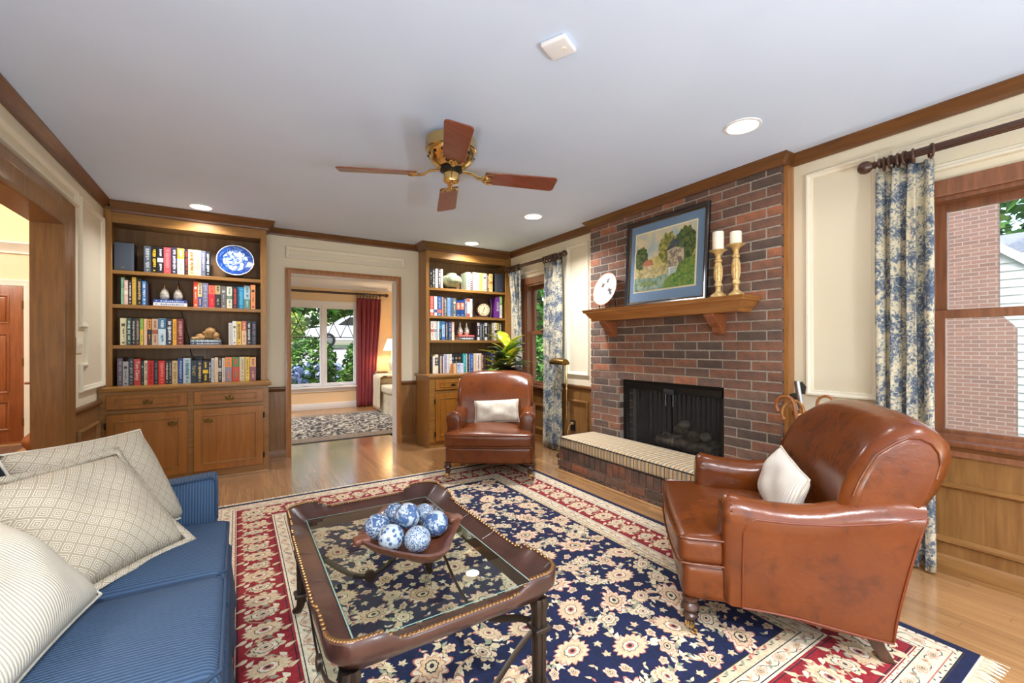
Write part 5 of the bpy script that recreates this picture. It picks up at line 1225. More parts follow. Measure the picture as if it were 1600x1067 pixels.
def strip(pts, w, z, m):
    L = len(pts); vs = []
    for i, p in enumerate(pts):
        a = V(pts[max(i-1, 0)][:2]); b = V(pts[min(i+1, L-1)][:2]); d = (b-a); d = d.normalized() if d.length > 1e-9 else V((1, 0)); n = V((-d.y, d.x))*w/2
        vs += [(p[0]+n.x, p[1]+n.y, z), (p[0]-n.x, p[1]-n.y, z)]
    rp.add(vs, [(2*i+1, 2*i+3, 2*i+2, 2*i) for i in range(L-1)], m)
def frame_band(d0, d1, z, m):
    a = (QX0+d0, QX1-d0, QY0+d0, QY1-d0); b = (QX0+d1, QX1-d1, QY0+d1, QY1-d1)
    o = [(a[0], a[2]), (a[1], a[2]), (a[1], a[3]), (a[0], a[3])]; i = [(b[0], b[2]), (b[1], b[2]), (b[1], b[3]), (b[0], b[3])]
    rp.add([(*p, z) for p in o+i], [(k, (k+1) % 4, 4+(k+1) % 4, 4+k) for k in range(4)], m)
Z1 = QZ+EPS
def flower(x, y, R, rot, n=8, el=1.0, kind=0, lift=1):
    z = Z1+EPS*lift; jt = [rr.uniform(-.75, .6) for _ in range(n)]; el = el*rr.uniform(1.0, 1.4)
    def ring(s, jag, ph=0, N=None):
        N = N or n*6; out = []
        for k in range(N):
            a = 2*pi*k/N; w = abs(cos(n*a/2+ph)); q = s*R*((1-jag)+jag*w**(.6 if kind == 0 else 1.6))*(1+jag*jt[int((a*n/(2*pi)+.5)) % n]); px, py = q*cos(a)*el, q*sin(a); out.append((x+px*cos(rot)-py*sin(rot), y+px*sin(rot)+py*cos(rot)))
        return out
    fan_poly(ring(1.0, .30), z, COR if kind else CRM); fan_poly(ring(.90, .28), z+EPS, IVO if kind else CRM)
    fan_poly(ring(.66, .2, .4), z+2*EPS, DRK if kind == 0 else COR); fan_poly(ring(.60, .2, .4), z+3*EPS, TAN if kind else IVO)
    fan_poly(ring(.36, .12), z+4*EPS, COR if kind == 0 else DRK); fan_poly(ring(.29, .12), z+5*EPS, CRM); fan_poly(ring(.12, .0), z+6*EPS, DRK)
    if R > .04:
        for k in range(n): a = 2*pi*k/n+rot; d = R*.76*(el if abs(cos(a-rot)) > .7 else 1); leaf2(x+d*cos(a)-.006*cos(a), y+d*sin(a)-.006*sin(a), .013, a, COR if k % 2 else DRK, .35, 5.5)
def palmette(x, y, R, rot, lift=1):
    z = Z1+EPS*lift
    def shp(s, teeth, jag):
        out = []
        for k in range(teeth*4):
            a = 2*pi*k/(teeth*4); q = s*R*(1-jag+jag*abs(cos(teeth*a/2))**1.4); px = q*cos(a)*1.15-(.12*R*s if cos(a) < 0 else 0); py = q*sin(a)*.85
            out.append((x+px*cos(rot)-py*sin(rot), y+px*sin(rot)+py*cos(rot)))
        return out
    fan_poly(shp(1.0, 15, .22), z, COR); fan_poly(shp(.93, 15, .22), z+EPS, CRM); fan_poly(shp(.66, 11, .18), z+2*EPS, TAN); fan_poly(shp(.46, 9, .15), z+3*EPS, DRK)
    fan_poly(shp(.42, 9, .15), z+4*EPS, IVO); fan_poly(shp(.24, 7, .15), z+5*EPS, COR); fan_poly(shp(.12, 6, .1), z+6*EPS, DRK)
def leaf2(x, y, L, rot, m=CRM, w=.42, lift=1):
    z = Z1+EPS*lift; pts = [(0, 0), (.25, w*.5), (.55, w*.45), (1, 0), (.6, -w*.30), (.25, -w*.42)]
    fan_poly([(x+L*(p[0]*cos(rot)-p[1]*sin(rot)), y+L*(p[0]*sin(rot)+p[1]*cos(rot))) for p in pts], z, m)
def sprig(x, y, s, rot, m=CRM):
    for da, L in ((0, 1), (1.0, .8), (-1.0, .8), (2.0, .55), (-2.0, .55)): leaf2(x, y, s*L, rot+da, m, .6)
# bands
frame_band(.035, .155, Z1-.0002, IVO); frame_band(.035, .041, Z1, DRK); frame_band(.060, .064, Z1, COR); frame_band(.128, .132, Z1, DRK); frame_band(.146, .155, Z1, RED); frame_band(.150, .153, Z1+EPS*.5, IVO)
frame_band(.155, .355, Z1-.0002, RED); frame_band(.157, .161, Z1, DRK); frame_band(.349, .353, Z1, DRK)
frame_band(.355, .480, Z1-.0002, IVO); frame_band(.355, .363, Z1, RED); frame_band(.372, .376, Z1, DRK); frame_band(.430, .434, Z1, DRK); frame_band(.434, .476, Z1, CRM); frame_band(.474, .480, Z1, DRK)
def along(d, step, fn):
    a = (QX0+d, QX1-d, QY0+d, QY1-d); P = [V((a[0], a[2])), V((a[1], a[2])), V((a[1], a[3])), V((a[0], a[3]))]
    for k in range(4):
        p, q = P[k], P[(k+1) % 4]; L = (q-p).length; n = max(1, round(L/step)); dr = (q-p)/L; ang = math.atan2(dr.y, dr.x)
        for i in range(n): c = p+dr*(L*i/n); fn(c.x, c.y, ang, i, dr)
def main_b(x, y, a, i, dr):
    if i % 2 == 0: palmette(x, y, .068, a+pi/2+(pi if i % 4 else 0)) if i else flower(x, y, .08, a, 8, 1)
    else: flower(x, y, .045, a+pi/2, 7, 1.35, 0)
    nx = V((-dr.y, dr.x))
    for s in (-1, 1):
        c = V((x, y))+dr*.038+nx*(.062*s); leaf2(c.x, c.y, .05, a+pi*.5*s+.5, CRM, .5); c = V((x, y))-dr*.036+nx*(.066*s); leaf2(c.x, c.y, .042, a+pi+.6*s, IVO, .6)
    c = V((x, y))+dr*.058; leaf2(c.x, c.y-.0, .036, a+1.2, SAG, .6); 
    if rr.random() < .6: c = V((x, y))+dr*.06+nx*rr.uniform(-.03, .03); sprig(c.x, c.y, .026, a, TAN)
along(.255, .124, main_b)
def wave_line(d, amp, per, w, m):
    def fn(x, y, a, i, dr):
        nx = V((-dr.y, dr.x)); strip([(V((x, y))+dr*(per*t/8)+nx*(amp*sin(2*pi*t/8))) for t in range(9)], w, Z1+EPS*.5, m)
    along(d, per, fn)
wave_line(.255, .070, .248, .006, TAN); wave_line(.255, .070, .248, .0025, DRK)
def guard(x, y, a, i, dr):
    if i % 2: flower(x, y, .021, a, 6, 1.2, 1)
    else:
        for s in (0, pi): leaf2(x, y, .028, a+s+.5, SAG if i % 4 else TAN, .5)
        leaf2(x, y, .02, a+pi/2, COR, .6)
along(.096, .062, guard); along(.403, .066, guard); wave_line(.096, .018, .062*2, .003, DRK); wave_line(.403, .018, .132, .003, DRK)
along(.455, .052, lambda x, y, a, i, dr: (leaf2(x, y, .03, a+.6, SAG if i % 2 else COR, .5), leaf2(x, y, .022, a+pi-.5, DRK, .3)))
along(.050, .03, lambda x, y, a, i, dr: leaf2(x, y, .014, a+.7*(1 if i % 2 else -1), DRK, .5))
along(.139, .028, lambda x, y, a, i, dr: leaf2(x, y, .013, a+.7*(1 if i % 2 else -1), COR, .5))
# field
FX0, FX1, FY0, FY1 = QX0+.48, QX1-.48, QY0+.48, QY1-.48
pts = []
def place(R, tries, gap):
    out = []
    for _ in range(tries):
        p = (rr.uniform(FX0+R*.9, FX1-R*.9), rr.uniform(FY0+R*.9, FY1-R*.9))
        if all((p[0]-q[0])**2+(p[1]-q[1])**2 > (R+q[2]+gap)**2 for q in pts): pts.append((*p, R)); out.append((*p, R))
    return out
big = place(.072, 900, .075); mid = place(.045, 2600, .020); sml = place(.027, 6000, .010)
for i, (x, y, R) in enumerate(big): (palmette if i % 2 else flower)(x, y, R, rr.uniform(0, 2*pi)) if i % 2 else flower(x, y, R, rr.uniform(0, 6), 10, 1.1, 1)
for i, (x, y, R) in enumerate(mid): flower(x, y, R, rr.uniform(0, 6), rr.choice((6, 7, 8)), rr.uniform(1, 1.2), i % 2) if i % 3 else palmette(x, y, R, rr.uniform(0, 6))
for i, (x, y, R) in enumerate(sml):
    if i % 3 == 0: flower(x, y, R*.8, rr.uniform(0, 6), 5, 1.2, 1)
    else: sprig(x, y, R*1.05, rr.uniform(0, 6), rr.choice((CRM, CRM, TAN, IVO)))
allp = big+mid
for (x, y, R) in place(.017, 9000, .004):
    a = rr.uniform(0, 6.3); leaf2(x, y, .027, a, rr.choice((CRM, IVO, TAN)), .5); leaf2(x, y, .022, a+rr.uniform(1.2, 2.4), rr.choice((CRM, SAG, COR)), .55)
for i, (x, y, R) in enumerate(allp):
    near = sorted(allp, key=lambda q: (q[0]-x)**2+(q[1]-y)**2)[1:4]
    for (x2, y2, R2) in near[:2]:
        a, b = V((x, y)), V((x2, y2)); d = b-a; nrm = V((-d.y, d.x))*rr.choice((-.42, .42))
        cv = [a*(1-t)**2+(a.lerp(b, .5)+nrm)*2*t*(1-t)+b*t*t for t in [k/10 for k in range(11)]]
        strip(cv, .009, Z1, TAN); strip(cv, .003, Z1+EPS*.4, COR)
        for t in (2, 3, 4, 5, 6, 7, 8):
            c = cv[t]; dd = cv[t+1]-cv[t-1]; an = math.atan2(dd.y, dd.x)
            leaf2(c.x, c.y, rr.uniform(.028, .045), an+rr.choice((-1, 1))*rr.uniform(.6, 1.1), rr.choice((CRM, CRM, IVO, SAG)), .5, .6)
obj('woven_pattern', rp, RUGM, rug, smooth=False, kind='stuff')
fr = MB()
for yy, s in ((QY0, -1), (QY1, 1)):
    L = .075 if s < 0 else .03; x = QX0+.005
    fr.box((QX0, yy, .001), (QX1, yy+s*.010, .006))
    while x < QX1-.01:
        j = rr.uniform(-.012, .012); fr.add([(x, yy+s*.008, .006), (x+.006, yy+s*.008, .006), (x+.006+j, yy+s*L*rr.uniform(.85, 1), .001), (x+j, yy+s*L*rr.uniform(.85, 1), .001), (x+.003, yy+s*.03, .011)], [(0, 1, 4), (1, 2, 4), (2, 3, 4), (3, 0, 4)]); x += .0085
obj('fringe', fr, RUGM[IVO], rug, smooth=False, kind='stuff')
RZ = QZ+.002

# ------------------------------------------------------------------ coffee table with leather tray
TX0, TX1, TY0, TY1 = .246, .808, 1.155, 2.108; GZ = .42; TCX, TCY = (TX0+TX1)/2, (TY0+TY1)/2
ctb = thing('coffee_table', 'oxblood leather tray coffee table with glass top and iron legs', 'coffee table', (TCX, TCY, RZ))
def tray_path(off, r, n=10, m=22):
    a, b = (TX1-TX0)/2+off, (TY1-TY0)/2+off; out = []
    for cx, cy, a0 in ((a-r, -b+r, -pi/2), (a-r, b-r, 0), (-a+r, b-r, pi/2), (-a+r, -b+r, pi)):
        for k in range(n+1): q = a0+pi/2*k/n; out.append((cx+r*cos(q), cy+r*sin(q)))
        nx = {-pi/2: (a-r+r, b-r), 0: (-a+r, b), pi/2: (-a, -b+r), pi: (a-r, -b)}[a0]; p0 = out[-1]
        for k in range(1, m): out.append((p0[0]+(nx[0]-p0[0])*k/m, p0[1]+(nx[1]-p0[1])*k/m))
    return out
def dip(x, y):
    a, b = (TX1-TX0)/2, (TY1-TY0)/2; 
    u = abs(x)/a if abs(abs(y)-b)/b < abs(abs(x)-a)/a or abs(y) > b-.02 else abs(y)/b
    t = min(1, max(0, (u-.52)/.22)); return t*t*(3-2*t)
N = len(tray_path(0, .02)); P0, P1, P2, P3, P4, P5 = (tray_path(o, r) for o, r in ((-.012, .02), (.004, .03), (.05, .06), (.068, .07), (.066, .07), (.03, .05)))
hz = [dip(*p) for p in P0]
rings = [[(TCX+p[0], TCY+p[1], GZ-.002) for p in P0], [(TCX+p[0], TCY+p[1], GZ+.006) for p in P1], [(TCX+p[0], TCY+p[1], GZ+.018+.026*h) for p, h in zip(P2, hz)], [(TCX+p[0], TCY+p[1], GZ+.028+.034*h) for p, h in zip(P3, hz)],
         [(TCX+p[0]*1.012, TCY+p[1]*1.008, GZ+.024+.034*h) for p, h in zip(P3, hz)], [(TCX+p[0]*1.005, TCY+p[1]*1.004, GZ+.0+.01*h) for p, h in zip(P4, hz)], [(TCX+p[0], TCY+p[1], GZ-.038) for p in P5], [(TCX+p[0], TCY+p[1], GZ-.038) for p in P0]]
tr = MB().loft([*rings, rings[0]], cap=False)
rim = obj('tray_rim', tr, MT['tleather'], ctb, angle=60)
nh = MB(); P6 = tray_path(.062, .07, 14, 46)
for i in range(0, len(P6)):
    p = P6[i]; q = P6[i-1]
    hh = dip(p[0]*.92, p[1]*.92) if True else 0
    j = min(range(N), key=lambda k: (P3[k][0]-p[0])**2+(P3[k][1]-p[1])**2); nh.ball((TCX+p[0]*1.008, TCY+p[1]*1.005, GZ+.0275+.034*hz[j]), .0068, 8, 4, sc=(1, 1, .7))
obj('nailhead', nh, mat('nailhead_brass', (150, 112, 72), .3, .9), rim, kind='stuff')
for k in ((1, 0), (-1, 0), (0, 1), (0, -1)):
    x = TCX+k[0]*((TX1-TX0)/2+.02); y = TCY+k[1]*((TY1-TY0)/2+.02)
    for s in (-.11, .11):
        q = MB(); xs, ys_ = (x, y+s) if k[0] else (x+s, y)
        q.tube([(xs-k[0]*.012, ys_-k[1]*.012, GZ+.0065), (xs+k[0]*.028, ys_+k[1]*.028, GZ+.020), (xs+k[0]*.05, ys_+k[1]*.05, GZ+.0285)], .0012, 5); obj('seam', q, MT['tleather'], rim)
obj('glass_top', MB().box((TX0+.004, TY0+.004, GZ), (TX1-.004, TY1-.004, GZ+.006)), MT['tglass'], ctb, smooth=False)
obj('glass_edge', MB().mould(rect(TX0+.004, TX1-.004, TY0+.004, TY1-.004), [(0, .0062), (.004, .0062), (.004, .0066), (0, .0066)], ((0, 0, GZ), (1, 0, 0), (0, 1, 0), (0, 0, 1))), MT['gedge'], ctb, smooth=False)
corners = [(TX0-.012, TY0-.012), (TX1+.012, TY0-.012), (TX1+.012, TY1+.002), (TX0-.012, TY1+.002)]
for (x, y) in corners:
    lg = MB()
    for k in range(4):
        a = pi/4+pi/2*k; dx, dy = .0135*cos(a), .0135*sin(a)
        lg.tube([(x+dx, y+dy, GZ-.039), (x+dx*1.25, y+dy*1.25, GZ-.06), (x+dx*.9, y+dy*.9, GZ-.085), (x+dx, y+dy, .30), (x+dx*.9, y+dy*.9, .09), (x+dx*.8, y+dy*.8, .07)], [.014, .0155, .0125, .012, .010, .009], 8)
    o = obj('leg', lg, MT['iron'], ctb)
    for z in (.285, .105): obj('collar', MB().rbox((x-.030, y-.030, z-.008), (x+.030, y+.030, z+.008), .005, 1), MT['iron'], o)
    sx = 1 if x > TCX else -1; sy = 1 if y > TCY else -1
    obj('foot', MB().tube([(x, y, .10), (x+sx*.004, y+sy*.004, .055), (x+sx*.012, y+sy*.012, RZ+.022), (x+sx*.028, y+sy*.028, RZ+.0125)], [.020, .017, .017, .0115], 8), MT['iron'], o)
for i in range(4):
    a, b = V((*corners[i], .285)), V((*corners[(i+1) % 4], .285)); md = a.lerp(b, .5); md.z = .10
    for p in (a, b):
        d = md-p; d.z = 0; obj('stretcher', MB().tube(bez(p, p+d*.35+V((0, 0, -.02)), p+d*.55+V((0, 0, -.17)), md, 14), .012, 8, flat=(.35, 1.0)), MT['iron'], ctb)
    dr = (b-a).normalized(); nn = dr.cross(V((0, 0, 1))); Tm = M((dr, V((0, 0, 1)), nn)).transposed().to_4x4(); Tm.translation = md
    obj('medallion', MB().lathe([(.001, -.009), (.026, -.009), (.028, 0), (.026, .009), (.012, .012), (.001, .012)], 18, Tm), MT['iron'], ctb)
# dough bowl and seven blue and white balls
BC = V((.557, 1.612, GZ+.0065))
bo = thing('bowl', 'carved dark wooden bowl holding blue and white balls', 'bowl', BC)
def bowl_r(a): return .160+.018*abs(cos(2*a))**3+.012*cos(4*a)
def bowl_ring(s, z, sag=0):
    return [(BC.x+s*bowl_r(a)*cos(a)*1.0, BC.y+s*bowl_r(a)*sin(a)*1.42, BC.z+z+sag*(abs(cos(2*a))**2-.4)) for a in [2*pi*k/48 for k in range(48)]]
obj('body', MB().loft([bowl_ring(.30, 0), bowl_ring(.62, .008), bowl_ring(.86, .035, .004), bowl_ring(1.0, .060, .012), bowl_ring(1.02, .070, .012), bowl_ring(.92, .067, .012), bowl_ring(.80, .036, .004), bowl_ring(.5, .014), bowl_ring(.1, .012)]), wood('bowl_wood', (84, 44, 28), (118, 68, 44), 'x', rough=.45), bo, angle=60)
for a in (0, pi):
    obj('lug', MB().rbox((-.030, -.025, -.012), (.030, .025, .012), .011, 3, T=M.Translation((BC.x+.182*cos(a), BC.y, BC.z+.068)) @ M.Rotation(0, 4, 'Z')), bpy.data.materials['bowl_wood'], bo)
def bw_mat(nm, sc, lo, hi, dist, vor=False):
    def f(n, l, v):
        if vor:
            t = n.new('ShaderNodeTexVoronoi'); t.inputs['Scale'].default_value = sc; l.new(v, t.inputs[0]); return t.outputs[0]
        return noise_(n, l, v, sc, 3, dist)
    st = [(0, (52, 78, 118)), (lo, (64, 92, 134)), (hi, (168, 180, 188)), (1, (178, 190, 196))]
    return ramp_mat('blue_white_ceramic_'+nm, st, f, .12, coat=.5)
BMT = [bw_mat('scroll', 75, .50, .56, 1.2), bw_mat('blossom', 62, .36, .46, 0, True), bw_mat('vermicelli', 95, .47, .52, 2.2), bw_mat('floral', 38, .49, .55, 1.4)]
for (x, y, z, r, mi, lb) in ((.470, 1.575, .494, .0475, 1, 'front left ball with scattered blue blossoms'), (.548, 1.515, .492, .0475, 2, 'front right ball with fine vermicelli pattern'), (.450, 1.690, .496, .050, 0, 'left ball densely covered in small blue scrolls'), (.652, 1.60, .497, .050, 3, 'right ball with large blue leaves on white'),
        (.555, 1.645, .532, .050, 3, 'top middle ball with big blue flowers'), (.545, 1.775, .496, .047, 0, 'back left ball half hidden behind the top one'), (.645, 1.705, .497, .046, 2, 'back right ball with fine blue speckle')):
    b = solo('ceramic_ball', MB().ball((x, y, z), r, 24, 16), BMT[mi], lb+' in the bowl', 'ball', (x, y, z), 'blue and white ceramic balls'); b.rotation_euler = (x*9, y*7, 1)

# ------------------------------------------------------------------ leather armchairs
def smooth(t): t = min(1, max(0, t)); return t*t*(3-2*t)
def armchair(label, org, F, group):
    F = V((*F, 0)).normalized(); L = V((-F.y, F.x, 0)); rz = math.atan2(F.y, F.x)
    t = thing('armchair', label, 'armchair', (*org, RZ), rz, group, world=False); lea = MT['leather']; pip = MT['leatherdk']
    # local frame x forward, y left, z up
    ap = MB().rbox((-.40, -.385, .142), (.028, .385, .292), .03, 8, fn=lambda w, q: (w.x+.010*(1-q.y**2) if q.x > .5 else w.x, w.y, w.z))
    obj('front_rail', ap, lea, t, weld=True)
    obj('seat_deck', MB().rbox((-.70, -.36, .12), (-.3, .36, .29), .02, 3), lea, t, weld=True)
    def cush(w, q):
        x, y, z = w; ax = x-.2775
        k = 1-.30*smooth((-.13-(x-.2775+0))/.03) if False else 1
        xx = x-.2775                                     # local x of the chair
        k = .705+.295*smooth((xx+.175)/.05)
        yy = y*k; crown = (1-min(1, q.x**2))*(1-min(1, q.y**4))
        zz = z+(.035*crown if q.z > 0 else 0)+(.006*sin(9*yy+2)*crown if q.z > 0 else 0)
        xx += .018*(1-q.y**2)*(1 if q.x > .7 else 0)
        return (xx+.2775, yy, zz)
    obj('seat_cushion', MB().rbox((-.60, -.392, .288), (.045, .392, .405), .035, 14, fn=cush), lea, t, weld=True, angle=70)
    fp_ = lambda z: [(-.125, -.392, z), (.0, -.393, z), (.036, -.385, z), (.048, -.36, z), (.062, -.2, z), (.066, 0, z), (.062, .2, z), (.048, .36, z), (.036, .385, z), (.0, .393, z), (-.125, .392, z)]
    obj('piping', MB().tube(fp_(.398), .0045, 6), lea, t); obj('piping', MB().tube(fp_(.296), .0045, 6), lea, t)
    def rear(z): q = min(1, max(0, (z-.093)/.52)); return -.683-.117*q**1.3
    for s in (-1, 1):
        rings = []
        for sh, p in ((.55, -.118), (.82, -.122), (.96, -.132), (1, -.150), (1, .0), (1, .12), (1, .25), (1, .38), (1, .5), (1, .62), (1, .74), (1, .86), (1, 1.0)):
            ring = []; par = p if p >= 0 else 0
            zt = .578-.028*sin(pi*min(1, par*1.5))*(1 if par < .67 else 0)+(.030*smooth((par-.45)/.5)); zb = .150-.057*smooth(par)
            cz = zt-.068; cy = .338; r = .070
            sec = [(.272, zb+.02), (.272, .34), (.270, .44), (.268, cz-.02)]+[(cy-r*cos(a), cz+r*sin(a)) for a in [pi*k/9 for k in range(10)]]+[(.404, cz-.035), (.399, cz-.07), (.398, .30), (.398, zb)]
            my = .336; mz = (zt+zb)/2
            for (y, z) in sec:
                yy = my+(y-my)*sh; z2 = mz+(z-mz)*(sh if sh > .9 else .9+(sh-.9)*.35) if sh < 1 else z
                x = p if p < 0 else -.150*(1-p)+rear(z2)*p
                if 0 < p < .01: x = -.150
                ring.append((x, s*yy, z2))
            rings.append(ring if s > 0 else ring[::-1])
        obj('arm', MB().loft(rings[::-1] if True else rings), lea, t, weld=True, angle=60)
        yo = s*.4005; f0 = -.188
        edge = [(f0, yo, .152), (f0-.002, yo, .30), (f0-.004, yo, .44), (f0-.015, yo*1.006, .485), (f0-.05, yo*1.012, .503), (-.36, yo*1.012, .500), (-.52, yo*1.012, .508), (-.66, yo*1.012, .53), (-.775, yo*1.005, .562)]
        obj('piping', MB().tube(edge, .0045, 6), pip, t)
        obj('piping', MB().tube([(rear(z)-.002, yo, z) for z in (.56, .45, .35, .25, .17, .095)]+[(-.60, yo, .104), (-.50, yo, .120), (-.40, yo, .136), (-.30, yo, .146), (f0, yo, .151)], .0045, 6), pip, t)
        pl = MB()
        for k in range(9):
            a = pi*(.08+.84*k/8); pl.tube([(-.128, s*(.336-.030*cos(a)), .508+.030*sin(a)), (-.134, s*(.337-.058*cos(a)), .508+.058*sin(a)), (-.152, s*(.338-.0705*cos(a)), .510+.0705*sin(a))], .0035, 5)
        obj('pleat', pl, lea, t, kind='stuff')
    # rolled back
    sec = [(-.50, .40), (-.530, .47), (-.548, .54), (-.560, .62), (-.585, .70), (-.620, .78), (-.660, .845), (-.705, .893), (-.755, .917), (-.805, .918), (-.850, .898), (-.878, .862), (-.884, .815), (-.868, .74), (-.842, .66), (-.81, .60), (-.76, .44), (-.712, .30), (-.690, .15), (-.60, .13), (-.52, .28)]
    rings = []; cxm, czm = -.70, .60
    for q in (-1, -.995, -.975, -.93, -.84, -.7, -.5, -.25, 0, .25, .5, .7, .84, .93, .975, .995, 1):
        aq = abs(q); edge = 1-.34*smooth((aq-.9)/.1)**2.2 if aq > .9 else 1; ring = []
        for (x, z) in sec:
            wid = .388 if z > .58 else .34+.048*smooth((z-.40)/.18)
            x2, z2 = x, z
            if z > .55: z2 = z-(.055*aq**3.2)*smooth((z-.55)/.3); 
            if x > -.70 and z > .42: x2 = x+.030*aq**2.5-.010*(1-aq**2)
            xe = cxm+(x2-cxm)*edge; ze = czm+(z2-czm)*(1-(1-edge)*.45)
            ring.append((xe if x > -.86 or True else x2, wid*(q if aq < .99 else math.copysign(.997, q)), ze))
        rings.append(ring)
    obj('back', MB().loft(rings), lea, t, weld=True, angle=75)
    for s in (-1, 1):
        obj('piping', MB().tube([V(p)+V((.003, s*.003, .003)) for p in (rings[14] if s > 0 else rings[2])[3:14]], .0048, 7), lea, t)
    for s in (-1, 1):
        T = M.Translation((-.0, s*.365, 0))
        lg = obj('leg', MB().lathe([(.001, .150), (.030, .150), (.030, .138), (.022, .132), (.034, .120), (.036, .108), (.026, .096), (.020, .088), (.028, .080), (.028, .072), (.019, .062), (.016, .050), (.001, .05)], 20, T), MT['darkz'], t)
        obj('caster', MB().lathe([(.019, .055), (.019, .034), (.012, .028), (.001, .028)], 14, T).tube([T @ V((0, 0, .032)), T @ V((-.008, 0, .022)), T @ V((-.016, 0, .015))], .006, 7).lathe([(.001, -.007), (.012, -.007), (.0135, 0), (.012, .007), (.001, .007)], 16, T @ M.Translation((-.016, 0, .0137)) @ M.Rotation(pi/2, 4, 'X')), MT['brass'], lg)
        obj('leg', MB().loft([[(x0+dx*.022, s*.345+dy*.022, z) for dx, dy in ((-1, -1), (1, -1), (1, 1), (-1, 1))] if k else [(x0+dx*.026, s*.345+dy*.026, z) for dx, dy in ((-1, -1), (1, -1), (1, 1), (-1, 1))] for k, (x0, z) in enumerate(((-.63, .135), (-.655, .06), (-.69, .0)))]), MT['darkz'], t, weld=True, bev=.002, seg=1)
    return t
NEAR = armchair('cognac leather armchair in the right foreground seen from its side', (1.837, 1.372), (-.680, .733), 'leather armchairs')
FAR = armchair('cognac leather armchair facing the room by the corner bookcase', (1.868, 3.356), (-.581, -.814), 'leather armchairs')

# ------------------------------------------------------------------ pillows
def pillow(name, label, loc, w, h, th, rot, m, pipm=None, group=None, flange=0, sag=0):
    t = thing(name, label, 'pillow', loc, 0, group, world=False); t.rotation_euler = rot
    def srf(sg):
        def f(u, v):
            a, b = 2*u-1, 2*v-1; x = a*w/2*(1-.055*(1-b*b)); z = b*h/2*(1-.055*(1-a*a)); e = max(0, (1-abs(a)**2.6))*max(0, (1-abs(b)**2.6))
            y = sg*th/2*e**.55+.010*sin(5*a+1)*sin(4*b)*e; z -= sag*(1-b)*.5*(1-a*a)
            return (x, y, z)
        return f
    mb = MB().grid(22, 22, srf(-1)).grid(22, 22, srf(1), flip=True); obj('cover', mb, m, t, weld=True, angle=180)
    f0 = srf(0); e = [f0(k/12, 0) for k in range(13)]+[f0(1, k/12) for k in range(1, 13)]+[f0(1-k/12, 1) for k in range(1, 13)]+[f0(0, 1-k/12) for k in range(1, 12)]
    if flange:
        c = V((0, 0, 0)); fl = MB(); n = len(e); fl.v = [V(p) for p in e]+[V((p[0]*(1+flange*2/w), -.002+.006*sin(i*.9), p[2]*(1+flange*2/h))) for i, p in enumerate(e)]
        for i in range(n): fl.f.append([i, (i+1) % n, n+(i+1) % n, n+i]); fl.m.append(0)
        o = obj('flange', fl, m, t, angle=180); o.modifiers.new('t', 'SOLIDIFY').thickness = .004
    elif pipm: obj('piping', MB().tube(e, .0045, 6, closed=True), pipm, t)
    return t
def chair_pt(ch, f, l, z): return ch.matrix_world @ V((f, l, z))
bpy.context.view_layer.update()
def face(fwd, tilt, roll=0):
    """rotation whose -Y looks along fwd, tilted back"""
    f = V((*fwd, 0)).normalized(); x = V((-f.y, f.x, 0)); m = M((x, -f, V((0, 0, 1)))).transposed()
    return (m @ M.Rotation(-tilt, 3, 'X') @ M.Rotation(roll, 3, 'Y')).to_euler()
pillow('lumbar_pillow', 'cream lumbar pillow on the far leather armchair', chair_pt(FAR, -.455, .03, .535), .44, .22, .12, face((-.581, -.814), R_(18), R_(-3)), MT['linen'], MT['linen'], 'lumbar pillows')
pillow('lumbar_pillow', 'pale ticking lumbar pillow on the near leather armchair', chair_pt(NEAR, -.44, .02, .535), .44, .25, .14, face((-.66, .75), R_(22), R_(6)), MT['ticking2'], MT['linen'], 'lumbar pillows')
# ------------------------------------------------------------------ blue sofa
SX1 = -.035
so = thing('sofa', 'blue corded slipcovered sofa along the left side', 'sofa', (-.5, 1.45, RZ))
SY0, SY1 = .42, 2.45
obj('base', MB().rbox((-.90, SY0+.03, .04), (SX1-.012, SY1-.03, .30), .03, 6), MT['blue'], so, weld=True)
sk = MB().grid(90, 6, lambda u, v: (SX1-.010+.030*v+.006*v*sin(u*40), SY0+.02+(SY1-SY0-.04)*u, .33-.318*v)); obj('skirt', sk, MT['blue'], so, angle=180)
ends = [2.262, 1.725, 1.188, .65]
for i in range(3):
    y1, y0 = ends[i]-.004, ends[i+1]+.004
    def cf(w, q): return (w.x, w.y, w.z+(.030*(1-q.x**2*.7)*(1-q.y**4) if q.z > 0 else 0))
    c = obj('seat_cushion', MB().rbox((-.72, y0, .30), (SX1, y1, .445), .035, 10, fn=cf), MT['blue'], so, weld=True, angle=70)
    obj('piping', MB().tube([(-.6, y0+.004, .437), (SX1-.03, y0+.004, .437), (SX1-.002, y0+.03, .437), (SX1-.002, y1-.03, .437), (SX1-.03, y1-.004, .437), (-.6, y1-.004, .437)], .005, 6), MT['bluep'], c)
    obj('front_flap', MB().rbox((SX1-.02, y0+.01, .15), (SX1+.008, y1-.01, .34), .012, 5), MT['blue'], so, weld=True)
    bk = obj('back_cushion', MB().rbox((-.26, -.262, -.08), (.0, .262, .08), .06, 8, T=M.Translation((-.70, (y0+y1)/2, .56)) @ M.Rotation(R_(78), 4, 'Y')), MT['blue'], so, weld=True, angle=70)
